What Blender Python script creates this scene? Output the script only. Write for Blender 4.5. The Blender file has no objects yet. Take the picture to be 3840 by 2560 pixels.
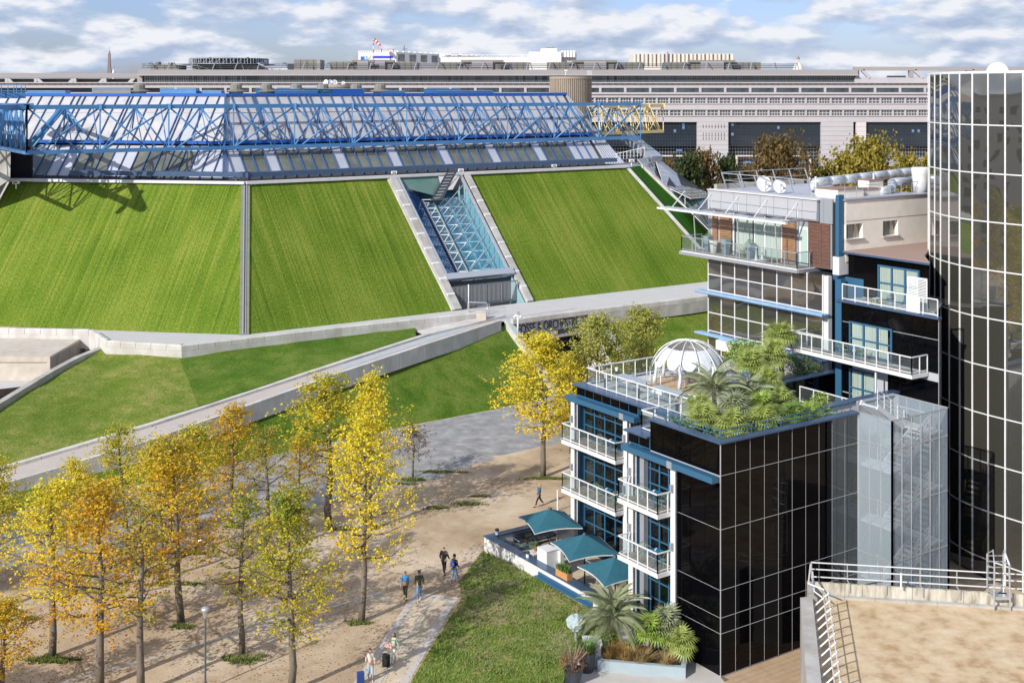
import bpy, bmesh, math, random
from mathutils import Vector, Matrix, Euler
random.seed(7)
SC=bpy.context.scene; COL=SC.collection
F=4586.; HV=335.; H=30.; CX=1920.
SUN=Vector((-.656*.866,-.755*.866,.50)).normalized()   # direction towards the sun
# ---------------- camera, sky, sun, exposure
cam=bpy.data.cameras.new('camera'); co=bpy.data.objects.new('camera',cam); COL.objects.link(co)
cam.sensor_width=36; cam.lens=36*F/3840; cam.shift_y=-(1280-HV)/3840; cam.clip_start=1; cam.clip_end=20000
co.location=(0,0,H); co.rotation_euler=(math.pi/2,0,0); SC.camera=co
w=bpy.data.worlds.new('World'); SC.world=w; w.use_nodes=True; nt=w.node_tree; nt.nodes.clear()
def wn(t,**k):
    n=nt.nodes.new(t)
    for a,b in k.items(): setattr(n,a,b)
    return n
sky=wn('ShaderNodeTexSky'); sky.sky_type='NISHITA'; sky.sun_disc=False
sky.sun_elevation=math.asin(SUN.z); sky.sun_rotation=math.atan2(SUN.x,SUN.y); sky.air_density=1.0; sky.dust_density=.8; sky.ozone_density=1.5
tc=wn('ShaderNodeTexCoord'); sep=wn('ShaderNodeSeparateXYZ'); nt.links.new(tc.outputs['Generated'],sep.inputs[0])
# clouds: noise on a plane seen in perspective (x/(z+c), y/(z+c)) so that they flatten towards the horizon
def mth(op,a,b=None,c=None):
    n=wn('ShaderNodeMath',operation=op)
    for i,x in enumerate((a,b,c)):
        if x is None: continue
        if isinstance(x,(int,float)): n.inputs[i].default_value=x
        else: nt.links.new(x,n.inputs[i])
    return n.outputs[0]
zc=mth('MULTIPLY',sep.outputs[2],2.8)
cb=wn('ShaderNodeCombineXYZ'); nt.links.new(sep.outputs[0],cb.inputs[0]); nt.links.new(sep.outputs[1],cb.inputs[1]); nt.links.new(zc,cb.inputs[2])
def noise(vec,scale,detail,rough=.55,off=(0,0,0),dist=0):
    m=wn('ShaderNodeMapping'); nt.links.new(vec,m.inputs[0]); m.inputs['Location'].default_value=off
    n=wn('ShaderNodeTexNoise'); n.inputs['Scale'].default_value=scale; n.inputs['Detail'].default_value=detail; n.inputs['Roughness'].default_value=rough; n.inputs['Distortion'].default_value=dist
    nt.links.new(m.outputs[0],n.inputs[0]); return n.outputs[0]
def ramp(fac,stops):
    r=wn('ShaderNodeValToRGB'); nt.links.new(fac,r.inputs[0]); e=r.color_ramp.elements
    while len(e)<len(stops): e.new(.5)
    for i,(p,c) in enumerate(stops): e[i].position=p; e[i].color=(*c,1) if len(c)==3 else c
    return r.outputs[0]
dens=noise(cb.outputs[0],12.0,12,.52,(5.3,.7,.1),.0)
lit=noise(cb.outputs[0],12.0,12,.52,(5.3-.008,.7,.1+.024),.0)   # the same clouds sampled a little higher: lit tops, grey bases
cover=ramp(dens,[(.41,(0,0,0)),(.52,(1,1,1))])
dif=mth('SUBTRACT',dens,lit); sh=mth('MULTIPLY_ADD',dif,3.2,.52)
cc=ramp(sh,[(.22,(4.7,5.7,7.7)),(.48,(6.3,7.2,8.9)),(.78,(9.6,9.8,10.4))])
mx=wn('ShaderNodeMixRGB'); nt.links.new(cover,mx.inputs[0]); nt.links.new(cc,mx.inputs[2])
sk=wn('ShaderNodeMixRGB'); sk.blend_type='MULTIPLY'; sk.inputs[0].default_value=1; nt.links.new(sky.outputs[0],sk.inputs[1]); sk.inputs[2].default_value=(.98,1.10,1.68,1)
nt.links.new(sk.outputs[0],mx.inputs[1])
bg=wn('ShaderNodeBackground'); bg.inputs[1].default_value=.085; nt.links.new(mx.outputs[0],bg.inputs[0])
wo=wn('ShaderNodeOutputWorld'); nt.links.new(bg.outputs[0],wo.inputs[0])
sl=bpy.data.lights.new('sun','SUN'); sl.energy=4.9; sl.angle=math.radians(.5); sl.color=(1,.945,.86)
so=bpy.data.objects.new('sun',sl); COL.objects.link(so); so.rotation_euler=SUN.to_track_quat('Z','Y').to_euler()
SC.view_settings.view_transform='Standard'; SC.view_settings.look='None'; SC.view_settings.exposure=.10; SC.view_settings.gamma=1
SC.view_settings.use_curve_mapping=False
SC.cycles.transparent_max_bounces=24; SC.cycles.max_bounces=8

# ---------------- geometry helpers
def G(u,v,z=0.):
    Y=(H-z)*F/(v-HV); return Vector(((u-CX)/F*Y,Y,z))
def PX(u,v,Y): return Vector(((u-CX)/F*Y,Y,H-(v-HV)/F*Y))
C0=(10.649,62.451); AH=math.radians(34.145)
E1=Vector((math.cos(AH),math.sin(AH),0)); E2=Vector((-math.sin(AH),math.cos(AH),0)); EZ=Vector((0,0,1))
def W(s,t,z=0.): return Vector((C0[0]+s*E1.x+t*E2.x,C0[1]+s*E1.y+t*E2.y,z))
class MB:
    def __init__(s): s.v=[]; s.f=[]; s.mi=[]; s.cur=0
    def face(s,pts):
        n=len(s.v); s.v+= [tuple(p) for p in pts]; s.f.append(tuple(range(n,n+len(pts)))); s.mi.append(s.cur)
    def hexa(s,p):   # 8 points: bottom 4 ccw, top 4 ccw
        n=len(s.v); s.v+=[tuple(q) for q in p]
        for q in ((3,2,1,0),(4,5,6,7),(0,1,5,4),(1,2,6,5),(2,3,7,6),(3,0,4,7)): s.f.append(tuple(n+i for i in q)); s.mi.append(s.cur)
        return s
    def box(s,x0,x1,y0,y1,z0,z1):
        return s.hexa([(x0,y0,z0),(x1,y0,z0),(x1,y1,z0),(x0,y1,z0),(x0,y0,z1),(x1,y0,z1),(x1,y1,z1),(x0,y1,z1)])
    def hbox(s,s0,s1,t0,t1,z0,z1):   # box in the hotel's own axes
        return s.hexa([W(s0,t0,z0),W(s1,t0,z0),W(s1,t1,z0),W(s0,t1,z0),W(s0,t0,z1),W(s1,t0,z1),W(s1,t1,z1),W(s0,t1,z1)])
    def beam(s,a,b,w,h=None,up=EZ):
        a=Vector(a);b=Vector(b);h=h or w; d=(b-a).normalized()
        if abs(d.dot(up))>.98: up=Vector((1,0,0))
        x=d.cross(up).normalized(); y=x.cross(d).normalized()
        o=[x*(-w/2)+y*(-h/2),x*(w/2)+y*(-h/2),x*(w/2)+y*(h/2),x*(-w/2)+y*(h/2)]
        return s.hexa([a+q for q in o]+[b+q for q in o])
    def tube(s,pts,r,n=6,cap=True):
        pts=[Vector(p) for p in pts]; m=len(pts); rr=r if isinstance(r,(list,tuple)) else [r]*m
        base=len(s.v); up=Vector((0,0,1))
        for i,p in enumerate(pts):
            d=(pts[min(i+1,m-1)]-pts[max(i-1,0)]).normalized()
            u=up if abs(d.dot(up))<.95 else Vector((1,0,0))
            x=d.cross(u).normalized(); y=d.cross(x).normalized()
            for k in range(n):
                a=2*math.pi*k/n; s.v.append(tuple(p+(x*math.cos(a)+y*math.sin(a))*rr[i]))
        for i in range(m-1):
            for k in range(n):
                k2=(k+1)%n; s.f.append((base+i*n+k,base+i*n+k2,base+(i+1)*n+k2,base+(i+1)*n+k)); s.mi.append(s.cur)
        if cap:
            s.f.append(tuple(base+k for k in reversed(range(n)))); s.mi.append(s.cur)
            s.f.append(tuple(base+(m-1)*n+k for k in range(n))); s.mi.append(s.cur)
        return s
    def lathe(s,prof,c=(0,0,0),n=16):
        b=len(s.v)
        for r,z in prof:
            for k in range(n):
                a=2*math.pi*k/n; s.v.append((c[0]+r*math.cos(a),c[1]+r*math.sin(a),c[2]+z))
        for i in range(len(prof)-1):
            for k in range(n):
                k2=(k+1)%n; s.f.append((b+i*n+k,b+i*n+k2,b+(i+1)*n+k2,b+(i+1)*n+k)); s.mi.append(s.cur)
        return s
    def prism(s,poly,z0,z1):
        n=len(poly); b=len(s.v)
        f=lambda z,p: z if not callable(z) else z(p)
        s.v+=[(p[0],p[1],f(z0,p)) for p in poly]+[(p[0],p[1],f(z1,p)) for p in poly]
        s.f.append(tuple(b+i for i in reversed(range(n)))); s.mi.append(s.cur); s.f.append(tuple(b+n+i for i in range(n))); s.mi.append(s.cur)
        for i in range(n): s.f.append((b+i,b+(i+1)%n,b+n+(i+1)%n,b+n+i)); s.mi.append(s.cur)
        return s
    def grid(s,p00,p10,p11,p01,nu,nv,fn=None):
        b=len(s.v)
        for j in range(nv+1):
            for i in range(nu+1):
                a=i/nu;c=j/nv
                p=(Vector(p00)*(1-a)+Vector(p10)*a)*(1-c)+(Vector(p01)*(1-a)+Vector(p11)*a)*c
                if fn: p=fn(p,a,c)
                s.v.append(tuple(p))
        for j in range(nv):
            for i in range(nu):
                q=b+j*(nu+1)+i; s.f.append((q,q+1,q+nu+2,q+nu+1)); s.mi.append(s.cur)
        return s
    def mesh(s,name,mats,smooth=False):
        me=bpy.data.meshes.new(name); me.from_pydata(s.v,[],s.f)
        for m in (mats if isinstance(mats,(list,tuple)) else [mats]): me.materials.append(m)
        if isinstance(mats,(list,tuple)) and len(mats)>1: me.polygons.foreach_set('material_index',s.mi)
        if smooth: me.polygons.foreach_set('use_smooth',[True]*len(s.f))
        me.update(); return me
def link(o,parent=None):
    COL.objects.link(o)
    if parent is not None:
        o.parent=parent
    return o
def build(mb,name,mat,parent=None,smooth=False,world=True,label=None,kind=None):
    """one mesh object; world=True when the vertices are world coordinates and the parent an unrotated empty"""
    o=bpy.data.objects.new(name,mb.mesh(name,mat,smooth)); link(o,parent)
    if parent is not None and world: o.matrix_parent_inverse=Matrix.Translation(-root_loc(parent))
    if label: o['label']=label
    if kind: o['kind']=kind
    return o
def root_loc(p):
    v=Vector((0,0,0))
    while p is not None:
        v+=p.matrix_parent_inverse.to_translation()+p.location; p=p.parent
    return v
def tag(o,label,cat,group=None):
    o['label']=label; o['category']=cat
    if group: o['group']=group
    return o
def thing(name,label,cat,loc=(0,0,0),rz=0,group=None):
    o=bpy.data.objects.new(name,None); COL.objects.link(o); o.location=loc; o.rotation_euler=(0,0,rz); o.empty_display_size=.3
    return tag(o,label,cat,group)
def solo(mb,name,mat,label,cat,group=None,smooth=False,loc=None):
    """a top-level thing that is one mesh; origin moved to loc"""
    if loc is not None:
        l=Vector(loc); mb.v=[tuple(Vector(p)-l) for p in mb.v]
    o=build(mb,name,mat,None,smooth)
    if loc is not None: o.location=loc
    return tag(o,label,cat,group)
def struct(mb,name,mat,smooth=False): 
    o=build(mb,name,mat,None,smooth); o['kind']='structure'; return o
def dup(root,loc,rz=None,label=None,group=None,scale=None):
    r=root.copy(); COL.objects.link(r); r.location=loc
    if rz is not None: r.rotation_euler=(0,0,rz)
    if scale: r.scale=(scale,)*3
    if label: r['label']=label
    if group: r['group']=group
    for ch in list(root.children):
        c=ch.copy(); COL.objects.link(c); c.parent=r
        for g in ch.children:
            d=g.copy(); COL.objects.link(d); d.parent=c
    return r
_pc={}
def piece(name,parent,o,xd,yd,w,h,t,mat,label=None,jit=0.):
    """thin box: width w along xd, height h along yd, thickness t along xd x yd; mesh shared by size"""
    key=(name,round(w,2),round(h,2),round(t,3),mat.name)
    if key not in _pc:
        m=MB(); w_,h_=round(w,2),round(h,2); m.hexa([(0,0,0),(w_,0,0),(w_,h_,0),(0,h_,0),(0,0,t),(w_,0,t),(w_,h_,t),(0,h_,t)]); _pc[key]=m.mesh(name,mat)
    ob=bpy.data.objects.new(name,_pc[key]); link(ob,parent)
    x=Vector(xd).normalized(); y=Vector(yd).normalized(); z=x.cross(y).normalized(); y=z.cross(x)
    M=Matrix(((x.x,y.x,z.x,0),(x.y,y.y,z.y,0),(x.z,y.z,z.z,0),(0,0,0,1)))
    if jit: M=M@Euler((random.uniform(-jit,jit),random.uniform(-jit,jit),0)).to_matrix().to_4x4()
    pl=root_loc(parent) if parent is not None else Vector((0,0,0))
    M=Matrix.Translation(Vector(o)-pl)@M
    ob.matrix_basis=M
    if label: ob['label']=label
    return ob

# ---------------- materials
def mat(name,base,rough=.8,metal=0.,spec=None,ior=None,var=None,vscale=1.,bump=0.,bscale=8.,coord='Object',stretch=None,alpha=None,trans=None,var2=None,v2scale=.2,detail=6,uvrot=None,emit=None):
    m=bpy.data.materials.new(name); m.use_nodes=True; t=m.node_tree; b=t.nodes['Principled BSDF']
    b.inputs['Base Color'].default_value=(*base,1); b.inputs['Roughness'].default_value=rough; b.inputs['Metallic'].default_value=metal
    if ior: b.inputs['IOR'].default_value=ior
    if spec is not None: b.inputs['Specular IOR Level'].default_value=spec
    if alpha is not None: b.inputs['Alpha'].default_value=alpha
    if trans: b.inputs['Transmission Weight'].default_value=trans
    N=lambda k:t.nodes.new(k); L=t.links.new
    if var or bump or var2:
        if coord=='Position': g=N('ShaderNodeNewGeometry'); src=g.outputs['Position']
        else: g=N('ShaderNodeTexCoord'); src=g.outputs[coord]
        mp=N('ShaderNodeMapping'); L(src,mp.inputs[0])
        if stretch: mp.inputs['Scale'].default_value=stretch
        vec=mp.outputs[0]
    col=None
    if var:
        n=N('ShaderNodeTexNoise'); n.inputs['Scale'].default_value=vscale; n.inputs['Detail'].default_value=detail; n.inputs['Roughness'].default_value=.62; L(vec,n.inputs[0])
        r=N('ShaderNodeValToRGB'); L(n.outputs[0],r.inputs[0]); e=r.color_ramp.elements
        st=var if isinstance(var[0],(list,tuple)) and len(var[0])==2 else [(.3,base),(.7,var)]
        while len(e)<len(st): e.new(.5)
        for i,(p,c) in enumerate(st): e[i].position=p; e[i].color=(*c,1)
        col=r.outputs[0]
    if var2:
        n=N('ShaderNodeTexNoise'); n.inputs['Scale'].default_value=v2scale; n.inputs['Detail'].default_value=4; L(src,n.inputs[0])
        r=N('ShaderNodeValToRGB'); L(n.outputs[0],r.inputs[0]); e=r.color_ramp.elements
        e[0].position=.35; e[0].color=(1,1,1,1); e[1].position=.7; e[1].color=(*var2,1)
        x=N('ShaderNodeMixRGB'); x.blend_type='MULTIPLY'; x.inputs[0].default_value=1; x.inputs[1].default_value=(*base,1)
        if col: L(col,x.inputs[1])
        L(r.outputs[0],x.inputs[2]); col=x.outputs[0]
    if col: L(col,b.inputs['Base Color'])
    if bump:
        n=N('ShaderNodeTexNoise'); n.inputs['Scale'].default_value=bscale; n.inputs['Detail'].default_value=5; L(src,n.inputs[0])
        bp=N('ShaderNodeBump'); bp.inputs['Strength'].default_value=1; bp.inputs['Distance'].default_value=bump; L(n.outputs[0],bp.inputs['Height']); L(bp.outputs[0],b.inputs['Normal'])
    return m
def glass(name,tint=(.85,.9,.92),refl=1.45,alpha=.12,body=(.5,.55,.55)):
    """thin architectural pane: transparent mixed with a sharp reflection"""
    m=bpy.data.materials.new(name); m.use_nodes=True; t=m.node_tree; t.nodes.clear()
    N=lambda k:t.nodes.new(k); L=t.links.new
    tr=N('ShaderNodeBsdfTransparent'); tr.inputs[0].default_value=(*tint,1)
    gl=N('ShaderNodeBsdfGlossy'); gl.inputs['Roughness'].default_value=.02; gl.inputs[0].default_value=(.95,.97,1,1)
    df=N('ShaderNodeBsdfDiffuse'); df.inputs[0].default_value=(*body,1)
    a=N('ShaderNodeMixShader'); a.inputs[0].default_value=alpha; L(tr.outputs[0],a.inputs[1]); L(df.outputs[0],a.inputs[2])
    fr=N('ShaderNodeFresnel'); fr.inputs[0].default_value=refl
    ge=N('ShaderNodeNewGeometry'); iv=N('ShaderNodeMath'); iv.operation='SUBTRACT'; iv.inputs[0].default_value=1; L(ge.outputs['Backfacing'],iv.inputs[1]); ml=N('ShaderNodeMath'); ml.operation='MULTIPLY'; L(fr.outputs[0],ml.inputs[0]); L(iv.outputs[0],ml.inputs[1])
    b=N('ShaderNodeMixShader'); L(ml.outputs[0],b.inputs[0]); L(a.outputs[0],b.inputs[1]); L(gl.outputs[0],b.inputs[2])
    o=N('ShaderNodeOutputMaterial'); L(b.outputs[0],o.inputs[0]); return m
M={}
M['white']=mat('white_paint',(.72,.73,.74),.45,var=(.62,.63,.64),vscale=3)
M['white2']=mat('white_wall',(.66,.66,.67),.8,var=(.56,.56,.57),vscale=.8)
M['grey_metal']=mat('grey_metal',(.42,.45,.50),.4,.5)
M['galv']=mat('galvanised',(.55,.58,.62),.35,.6)
M['dark_metal']=mat('dark_metal',(.06,.07,.085),.5,.3)
M['blue_metal']=mat('blue_coping',(.055,.10,.185),.32,.25,var=(.07,.125,.22),vscale=2)
M['blue_frame']=mat('blue_frame',(.035,.12,.22),.4,.1)
M['pale_blue']=mat('pale_blue_sill',(.22,.38,.58),.4,.2,var=(.3,.47,.66),vscale=1.5)
M['truss']=mat('truss_blue_paint',(.055,.19,.42),.42,.05,var=(.085,.245,.49),vscale=.6)
M['truss2']=mat('gutter_blue_paint',(.012,.11,.45),.4,.05)
M['mull']=mat('mullion_blue_paint',(.045,.115,.27),.4,.1)
M['yellow']=mat('cream_yellow_paint',(.72,.58,.27),.5)
M['roof_panel']=mat('roof_membrane',(.53,.53,.54),.6,.1,var=(.45,.45,.47),vscale=.5,var2=(.84,.82,.78),v2scale=.9)
M['roof_lav']=mat('roof_sheet_grey',(.50,.52,.57),.45,.2,var=(.43,.45,.50),vscale=.7)
M['roof_glass']=mat('roof_pane_glass',(.055,.07,.075),.08,0,ior=1.8,var=(.17,.175,.13),vscale=.45)
M['concrete']=mat('concrete',(.50,.49,.47),.85,var=(.40,.39,.37),vscale=1.2,bump=.01,var2=(.72,.70,.66),v2scale=.7,stretch=(1,1,.35))
M['concrete_l']=mat('pale_concrete',(.62,.61,.595),.8,var=(.50,.49,.47),vscale=1.4,bump=.008,var2=(.78,.76,.72),v2scale=.6,stretch=(1,1,.35))
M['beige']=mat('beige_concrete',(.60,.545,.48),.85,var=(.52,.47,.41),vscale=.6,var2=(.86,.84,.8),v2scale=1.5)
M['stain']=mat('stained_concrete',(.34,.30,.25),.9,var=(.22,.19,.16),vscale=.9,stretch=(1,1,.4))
M['sand_wall']=mat('ramp_surface',(.46,.415,.38),.85,var=(.41,.37,.34),vscale=.8)
M['black_glass']=mat('black_glass',(.002,.002,.003),.03,0,ior=1.24)
M['black_glass_refl']=mat('black_glass_reflective',(.003,.004,.006),.03,0,ior=2.2)  # black glass copy, reflection strengthened for the panels that mirror the stair screen
M['teal']=mat('teal_fabric',(.014,.095,.135),.8,var=(.02,.12,.165),vscale=2,bump=.01,bscale=6)
M['teal_top']=mat('teal_table',(.01,.17,.32),.4)
M['sage']=mat('sage_metal',(.26,.37,.28),.5)
M['curtain']=mat('pale_curtain',(.70,.72,.62),.9,var=(.58,.60,.51),vscale=3,stretch=(6,6,.1))
M['wood']=mat('deck_wood',(.24,.19,.15),.8,var=(.33,.275,.22),vscale=4,stretch=(1,1,1))
M['wood_l']=mat('warm_deck_wood',(.52,.33,.17),.65,var=(.62,.42,.23),vscale=3)
M['slat']=mat('louvre_wood',(.44,.235,.11),.6,var=(.30,.16,.08),vscale=3)
M['brown']=mat('brown_cladding',(.16,.075,.05),.7,var=(.10,.05,.035),vscale=3)
M['min_stone']=mat('ministry_stone',(.44,.43,.455),.85,var=(.395,.385,.41),vscale=.25,coord='Object')
M['min_stone2']=mat('ministry_stone_dark',(.30,.29,.30),.85,var=(.29,.275,.28),vscale=.3)
M['min_win']=mat('ministry_window',(.10,.13,.13),.08,0,ior=1.8,var=(.02,.03,.035),vscale=.35)
M['min_glass']=mat('ministry_dark_glass',(.010,.020,.032),.08,0,ior=1.45)
M['olive']=mat('plantroom_olive',(.22,.21,.185),.7,var=(.18,.175,.155),vscale=.3)
M['bark']=mat('bark',(.13,.105,.08),.95,var=(.20,.175,.14),vscale=5,stretch=(1,1,.3),bump=.02,bscale=12)
# =================== ground, road, paths, lawns
def grass_mat(name,stripe=None,rot=0.,c0=(.055,.105,.010),c1=(.115,.185,.020),c2=(.215,.245,.045),fine=9.):
    m=bpy.data.materials.new(name); m.use_nodes=True; t=m.node_tree; b=t.nodes['Principled BSDF']; b.inputs['Roughness'].default_value=.95; b.inputs['Specular IOR Level'].default_value=.1
    N=lambda k:t.nodes.new(k); L=t.links.new
    uv=N('ShaderNodeUVMap') if stripe else N('ShaderNodeNewGeometry'); src=uv.outputs[0]
    def nz(vec,sc,det,ro,scale=(1,1,1)):
        mp=N('ShaderNodeMapping'); mp.inputs['Scale'].default_value=scale; L(vec,mp.inputs[0])
        n=N('ShaderNodeTexNoise'); n.inputs['Scale'].default_value=sc; n.inputs['Detail'].default_value=det; n.inputs['Roughness'].default_value=ro; L(mp.outputs[0],n.inputs[0]); return n.outputs[0]
    def rp(f,st):
        r=N('ShaderNodeValToRGB'); L(f,r.inputs[0]); e=r.color_ramp.elements
        while len(e)<len(st): e.new(.5)
        for i,(p,c) in enumerate(st): e[i].position=p; e[i].color=(*c,1)
        return r.outputs[0]
    if stripe: f1=nz(src,1.,6,.8,(3.2,.03,1)); f2=nz(src,1.,3,.6,(.12,.1,1)); f3=nz(src,fine,6,.8,(1,.55,1))
    else: f1=nz(src,.45,6,.7); f2=nz(src,.09,3,.5); f3=nz(src,fine,5,.85)
    add=N('ShaderNodeMath'); add.operation='MULTIPLY_ADD'; L(f1,add.inputs[0]); add.inputs[1].default_value=.62; 
    s2=N('ShaderNodeMath'); s2.operation='MULTIPLY'; L(f2,s2.inputs[0]); s2.inputs[1].default_value=.38; L(s2.outputs[0],add.inputs[2])
    s3=N('ShaderNodeMath'); s3.operation='MULTIPLY_ADD'; L(f3,s3.inputs[0]); s3.inputs[1].default_value=.34; L(add.outputs[0],s3.inputs[2])
    col=rp(s3.outputs[0],[(.53,c0),(.65,c1),(.76,c2)])
    spk=rp(f3,[(.30,(.45,.52,.40)),(.5,(.95,.97,.92)),(.70,(1.42,1.33,1.2))])
    x=N('ShaderNodeMixRGB'); x.blend_type='MULTIPLY'; x.inputs[0].default_value=1; L(col,x.inputs[1]); L(spk,x.inputs[2])
    L(x.outputs[0],b.inputs['Base Color'])
    bp=N('ShaderNodeBump'); bp.inputs['Distance'].default_value=.07; bp.inputs['Strength'].default_value=.8; L(f3,bp.inputs['Height']); L(bp.outputs[0],b.inputs['Normal'])
    return m
M['grass_a']=grass_mat('mown_grass_slope',True)
M['grass_dark']=grass_mat('shaded_grass_slope',True,c0=(.010,.06,.004),c1=(.022,.10,.006),c2=(.05,.15,.012))  # darker grass copy: shade of the turned-away slope put into the colour
M['grass_b']=grass_mat('lawn_grass',False,c0=(.10,.16,.02),c1=(.15,.20,.035),c2=(.26,.255,.08),fine=6)
M['grass_b2']=grass_mat('rough_lawn_grass',False,c0=(.055,.12,.012),c1=(.09,.16,.020),c2=(.15,.20,.04),fine=6)
M['grass_c']=grass_mat('weedy_lawn_grass',False,c0=(.09,.15,.02),c1=(.17,.22,.045),c2=(.36,.28,.17),fine=5)
def ground_mat():
    m=bpy.data.materials.new('sandy_ground'); m.use_nodes=True; t=m.node_tree; b=t.nodes['Principled BSDF']; b.inputs['Roughness'].default_value=.97; b.inputs['Specular IOR Level'].default_value=.15
    N=lambda k:t.nodes.new(k); L=t.links.new; g=N('ShaderNodeNewGeometry')
    def nz(sc,det,ro,dist=0):
        n=N('ShaderNodeTexNoise'); n.inputs['Scale'].default_value=sc; n.inputs['Detail'].default_value=det; n.inputs['Roughness'].default_value=ro; n.inputs['Distortion'].default_value=dist; L(g.outputs[0],n.inputs[0]); return n.outputs[0]
    def rp(f,st):
        r=N('ShaderNodeValToRGB'); L(f,r.inputs[0]); e=r.color_ramp.elements
        while len(e)<len(st): e.new(.5)
        for i,(p,c) in enumerate(st): e[i].position=p; e[i].color=(*c,1)
        return r.outputs[0]
    a=rp(nz(.12,5,.6,.4),[(.33,(.36,.27,.18)),(.5,(.48,.375,.265)),(.66,(.60,.51,.40))])
    p=rp(nz(.55,6,.65,.8),[(.3,(.80,.76,.71)),(.5,(1,1,1)),(.7,(1.12,1.12,1.12))])
    f=rp(nz(9,4,.9),[(.3,(.74,.73,.7)),(.5,(1,1,1)),(.74,(1.28,1.26,1.22))])
    x=N('ShaderNodeMixRGB'); x.blend_type='MULTIPLY'; x.inputs[0].default_value=1; L(a,x.inputs[1]); L(p,x.inputs[2])
    y=N('ShaderNodeMixRGB'); y.blend_type='MULTIPLY'; y.inputs[0].default_value=1; L(x.outputs[0],y.inputs[1]); L(f,y.inputs[2])
    L(y.outputs[0],b.inputs['Base Color'])
    bp=N('ShaderNodeBump'); bp.inputs['Distance'].default_value=.03; L(nz(7,5,.8),bp.inputs['Height']); L(bp.outputs[0],b.inputs['Normal']); return m
M['ground']=ground_mat()
M['asphalt']=mat('worn_asphalt',(.25,.25,.255),.95,var=[(.32,(.19,.19,.195)),(.5,(.27,.27,.27)),(.7,(.40,.39,.38))],vscale=.8,coord='Position',bump=.015,bscale=9,detail=9)
M['slab']=mat('pale_stone_slab',(.50,.46,.42),.85,var=(.58,.55,.51),vscale=1.5,var2=(.8,.78,.75),v2scale=1.2)
M['pave']=mat('sandy_paving',(.55,.46,.34),.9,var=[(.3,(.46,.37,.26)),(.55,(.56,.47,.35)),(.75,(.64,.56,.45))],vscale=.8,coord='Position',detail=8)
M['deck']=mat('terrace_paving',(.54,.53,.52),.85,var=(.46,.455,.45),vscale=.5,stretch=(1,3,1),coord='Position')
m=MB(); m.grid((-7000,-3000,0),(7000,-3000,0),(7000,9000,0),(-7000,9000,0),2,2); struct(m,'ground',M['ground'])
def flat(name,pts,z,mt,uvs=False):
    m=MB(); m.face([(p[0],p[1],z) for p in pts]); return struct(m,name,mt)
LE=[(-900,2120),(0,1930),(600,1800),(1100,1690),(1525,1598),(1857,1535),(2090,1478)]   # foot of the lower lawn
RB=[(2500,1440),(2700,1600),(2150,1652),(1857,1712),(1655,1788),(1400,1850),(1050,1925),(600,2033),(300,2070),(0,2130),(-900,2330)]
def densify(pts,z,n=6,amp=.0):
    g=[G(u,v,z) for u,v in pts]; out=[]
    for a,b in zip(g,g[1:]):
        for k in range(n): 
            p=a.lerp(b,k/n); out.append(p+Vector((random.uniform(-amp,amp),random.uniform(-amp,amp),0)))
    out.append(g[-1]); return out
flat('road',densify(LE,.004,4,.1)+densify(RB,.004,8,.45),.004,M['asphalt'])
# pale concrete strip set into the sand
sa=G(200,2570,0); sb=G(1435,2221,0); d=(sb-sa); Ls=d.length; d.normalize(); nrm=Vector((-d.y,d.x,0))
strip=MB(); k=0; x=0
kerb=struct(MB().prism([sa-nrm*.13,sb-nrm*.13,sb+nrm*.13,sa+nrm*.13],0.,.012),'path_strip',M['concrete'])
while x<Ls-.8:
    l=random.uniform(.7,1.0); piece('slab',kerb,sa+d*x-nrm*.12+EZ*.006,d,nrm,l-.03,.24,.014,M['slab'])
    x+=l
# sandy path with a border of stone slabs
pl=G(1552,2221,0); pl2=G(1326,2560,0); dl=(pl2-pl).normalized(); pr=G(1718,2238,0); pr2=G(1530,2560,0); dr=(pr2-pr).normalized(); top_=(pr-pl).normalized()
pc=[pl,pr,pr+dr*22,pl+dl*22]; path=flat('path',pc,.008,M['pave'])
def slabrow(par,a,d,inn,n,l=.62,w=.42):
    for k in range(n): piece('slab',par,a+d*(k*l)+EZ*.010,d,inn,l-.015,w,.016,M['slab'])
def cross_in(d,side): 
    v=Vector((-d.y,d.x,0)); return v if v.dot(side)>0 else -v
slabrow(path,pl,dl,cross_in(dl,top_),26); slabrow(path,pr,dr,cross_in(dr,-top_),26)
slabrow(path,pl+top_*.42,top_,cross_in(top_,dl),int(((pr-pl).length-.84)/.62))
mid=(pl+pr)/2-top_*.1; dm=(dl+dr).normalized(); slabrow(path,mid+dm*.45,dm,cross_in(dm,top_),32,.5,.09)
# planted bank in front of the hotel terrace : height field
def heightpatch(name,poly,hf,mt,step=.5,kind='structure'):
    xs=[p[0] for p in poly]; ys=[p[1] for p in poly]
    bm=bmesh.new(); vs=[bm.verts.new((p[0],p[1],0)) for p in poly]; bm.faces.new(vs)
    x=math.ceil(min(xs)/step)*step
    while x<max(xs):
        bmesh.ops.bisect_plane(bm,geom=bm.verts[:]+bm.edges[:]+bm.faces[:],plane_co=(x,0,0),plane_no=(1,0,0)); x+=step
    y=math.ceil(min(ys)/step)*step
    while y<max(ys):
        bmesh.ops.bisect_plane(bm,geom=bm.verts[:]+bm.edges[:]+bm.faces[:],plane_co=(0,y,0),plane_no=(0,1,0)); y+=step
    for v in bm.verts: v.co.z=hf(v.co.x,v.co.y)
    me=bpy.data.meshes.new(name); bm.to_mesh(me); bm.free(); me.materials.append(mt)
    me.polygons.foreach_set('use_smooth',[True]*len(me.polygons)); o=bpy.data.objects.new(name,me); COL.objects.link(o); o['kind']=kind; return o
from mathutils import noise as mn
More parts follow.
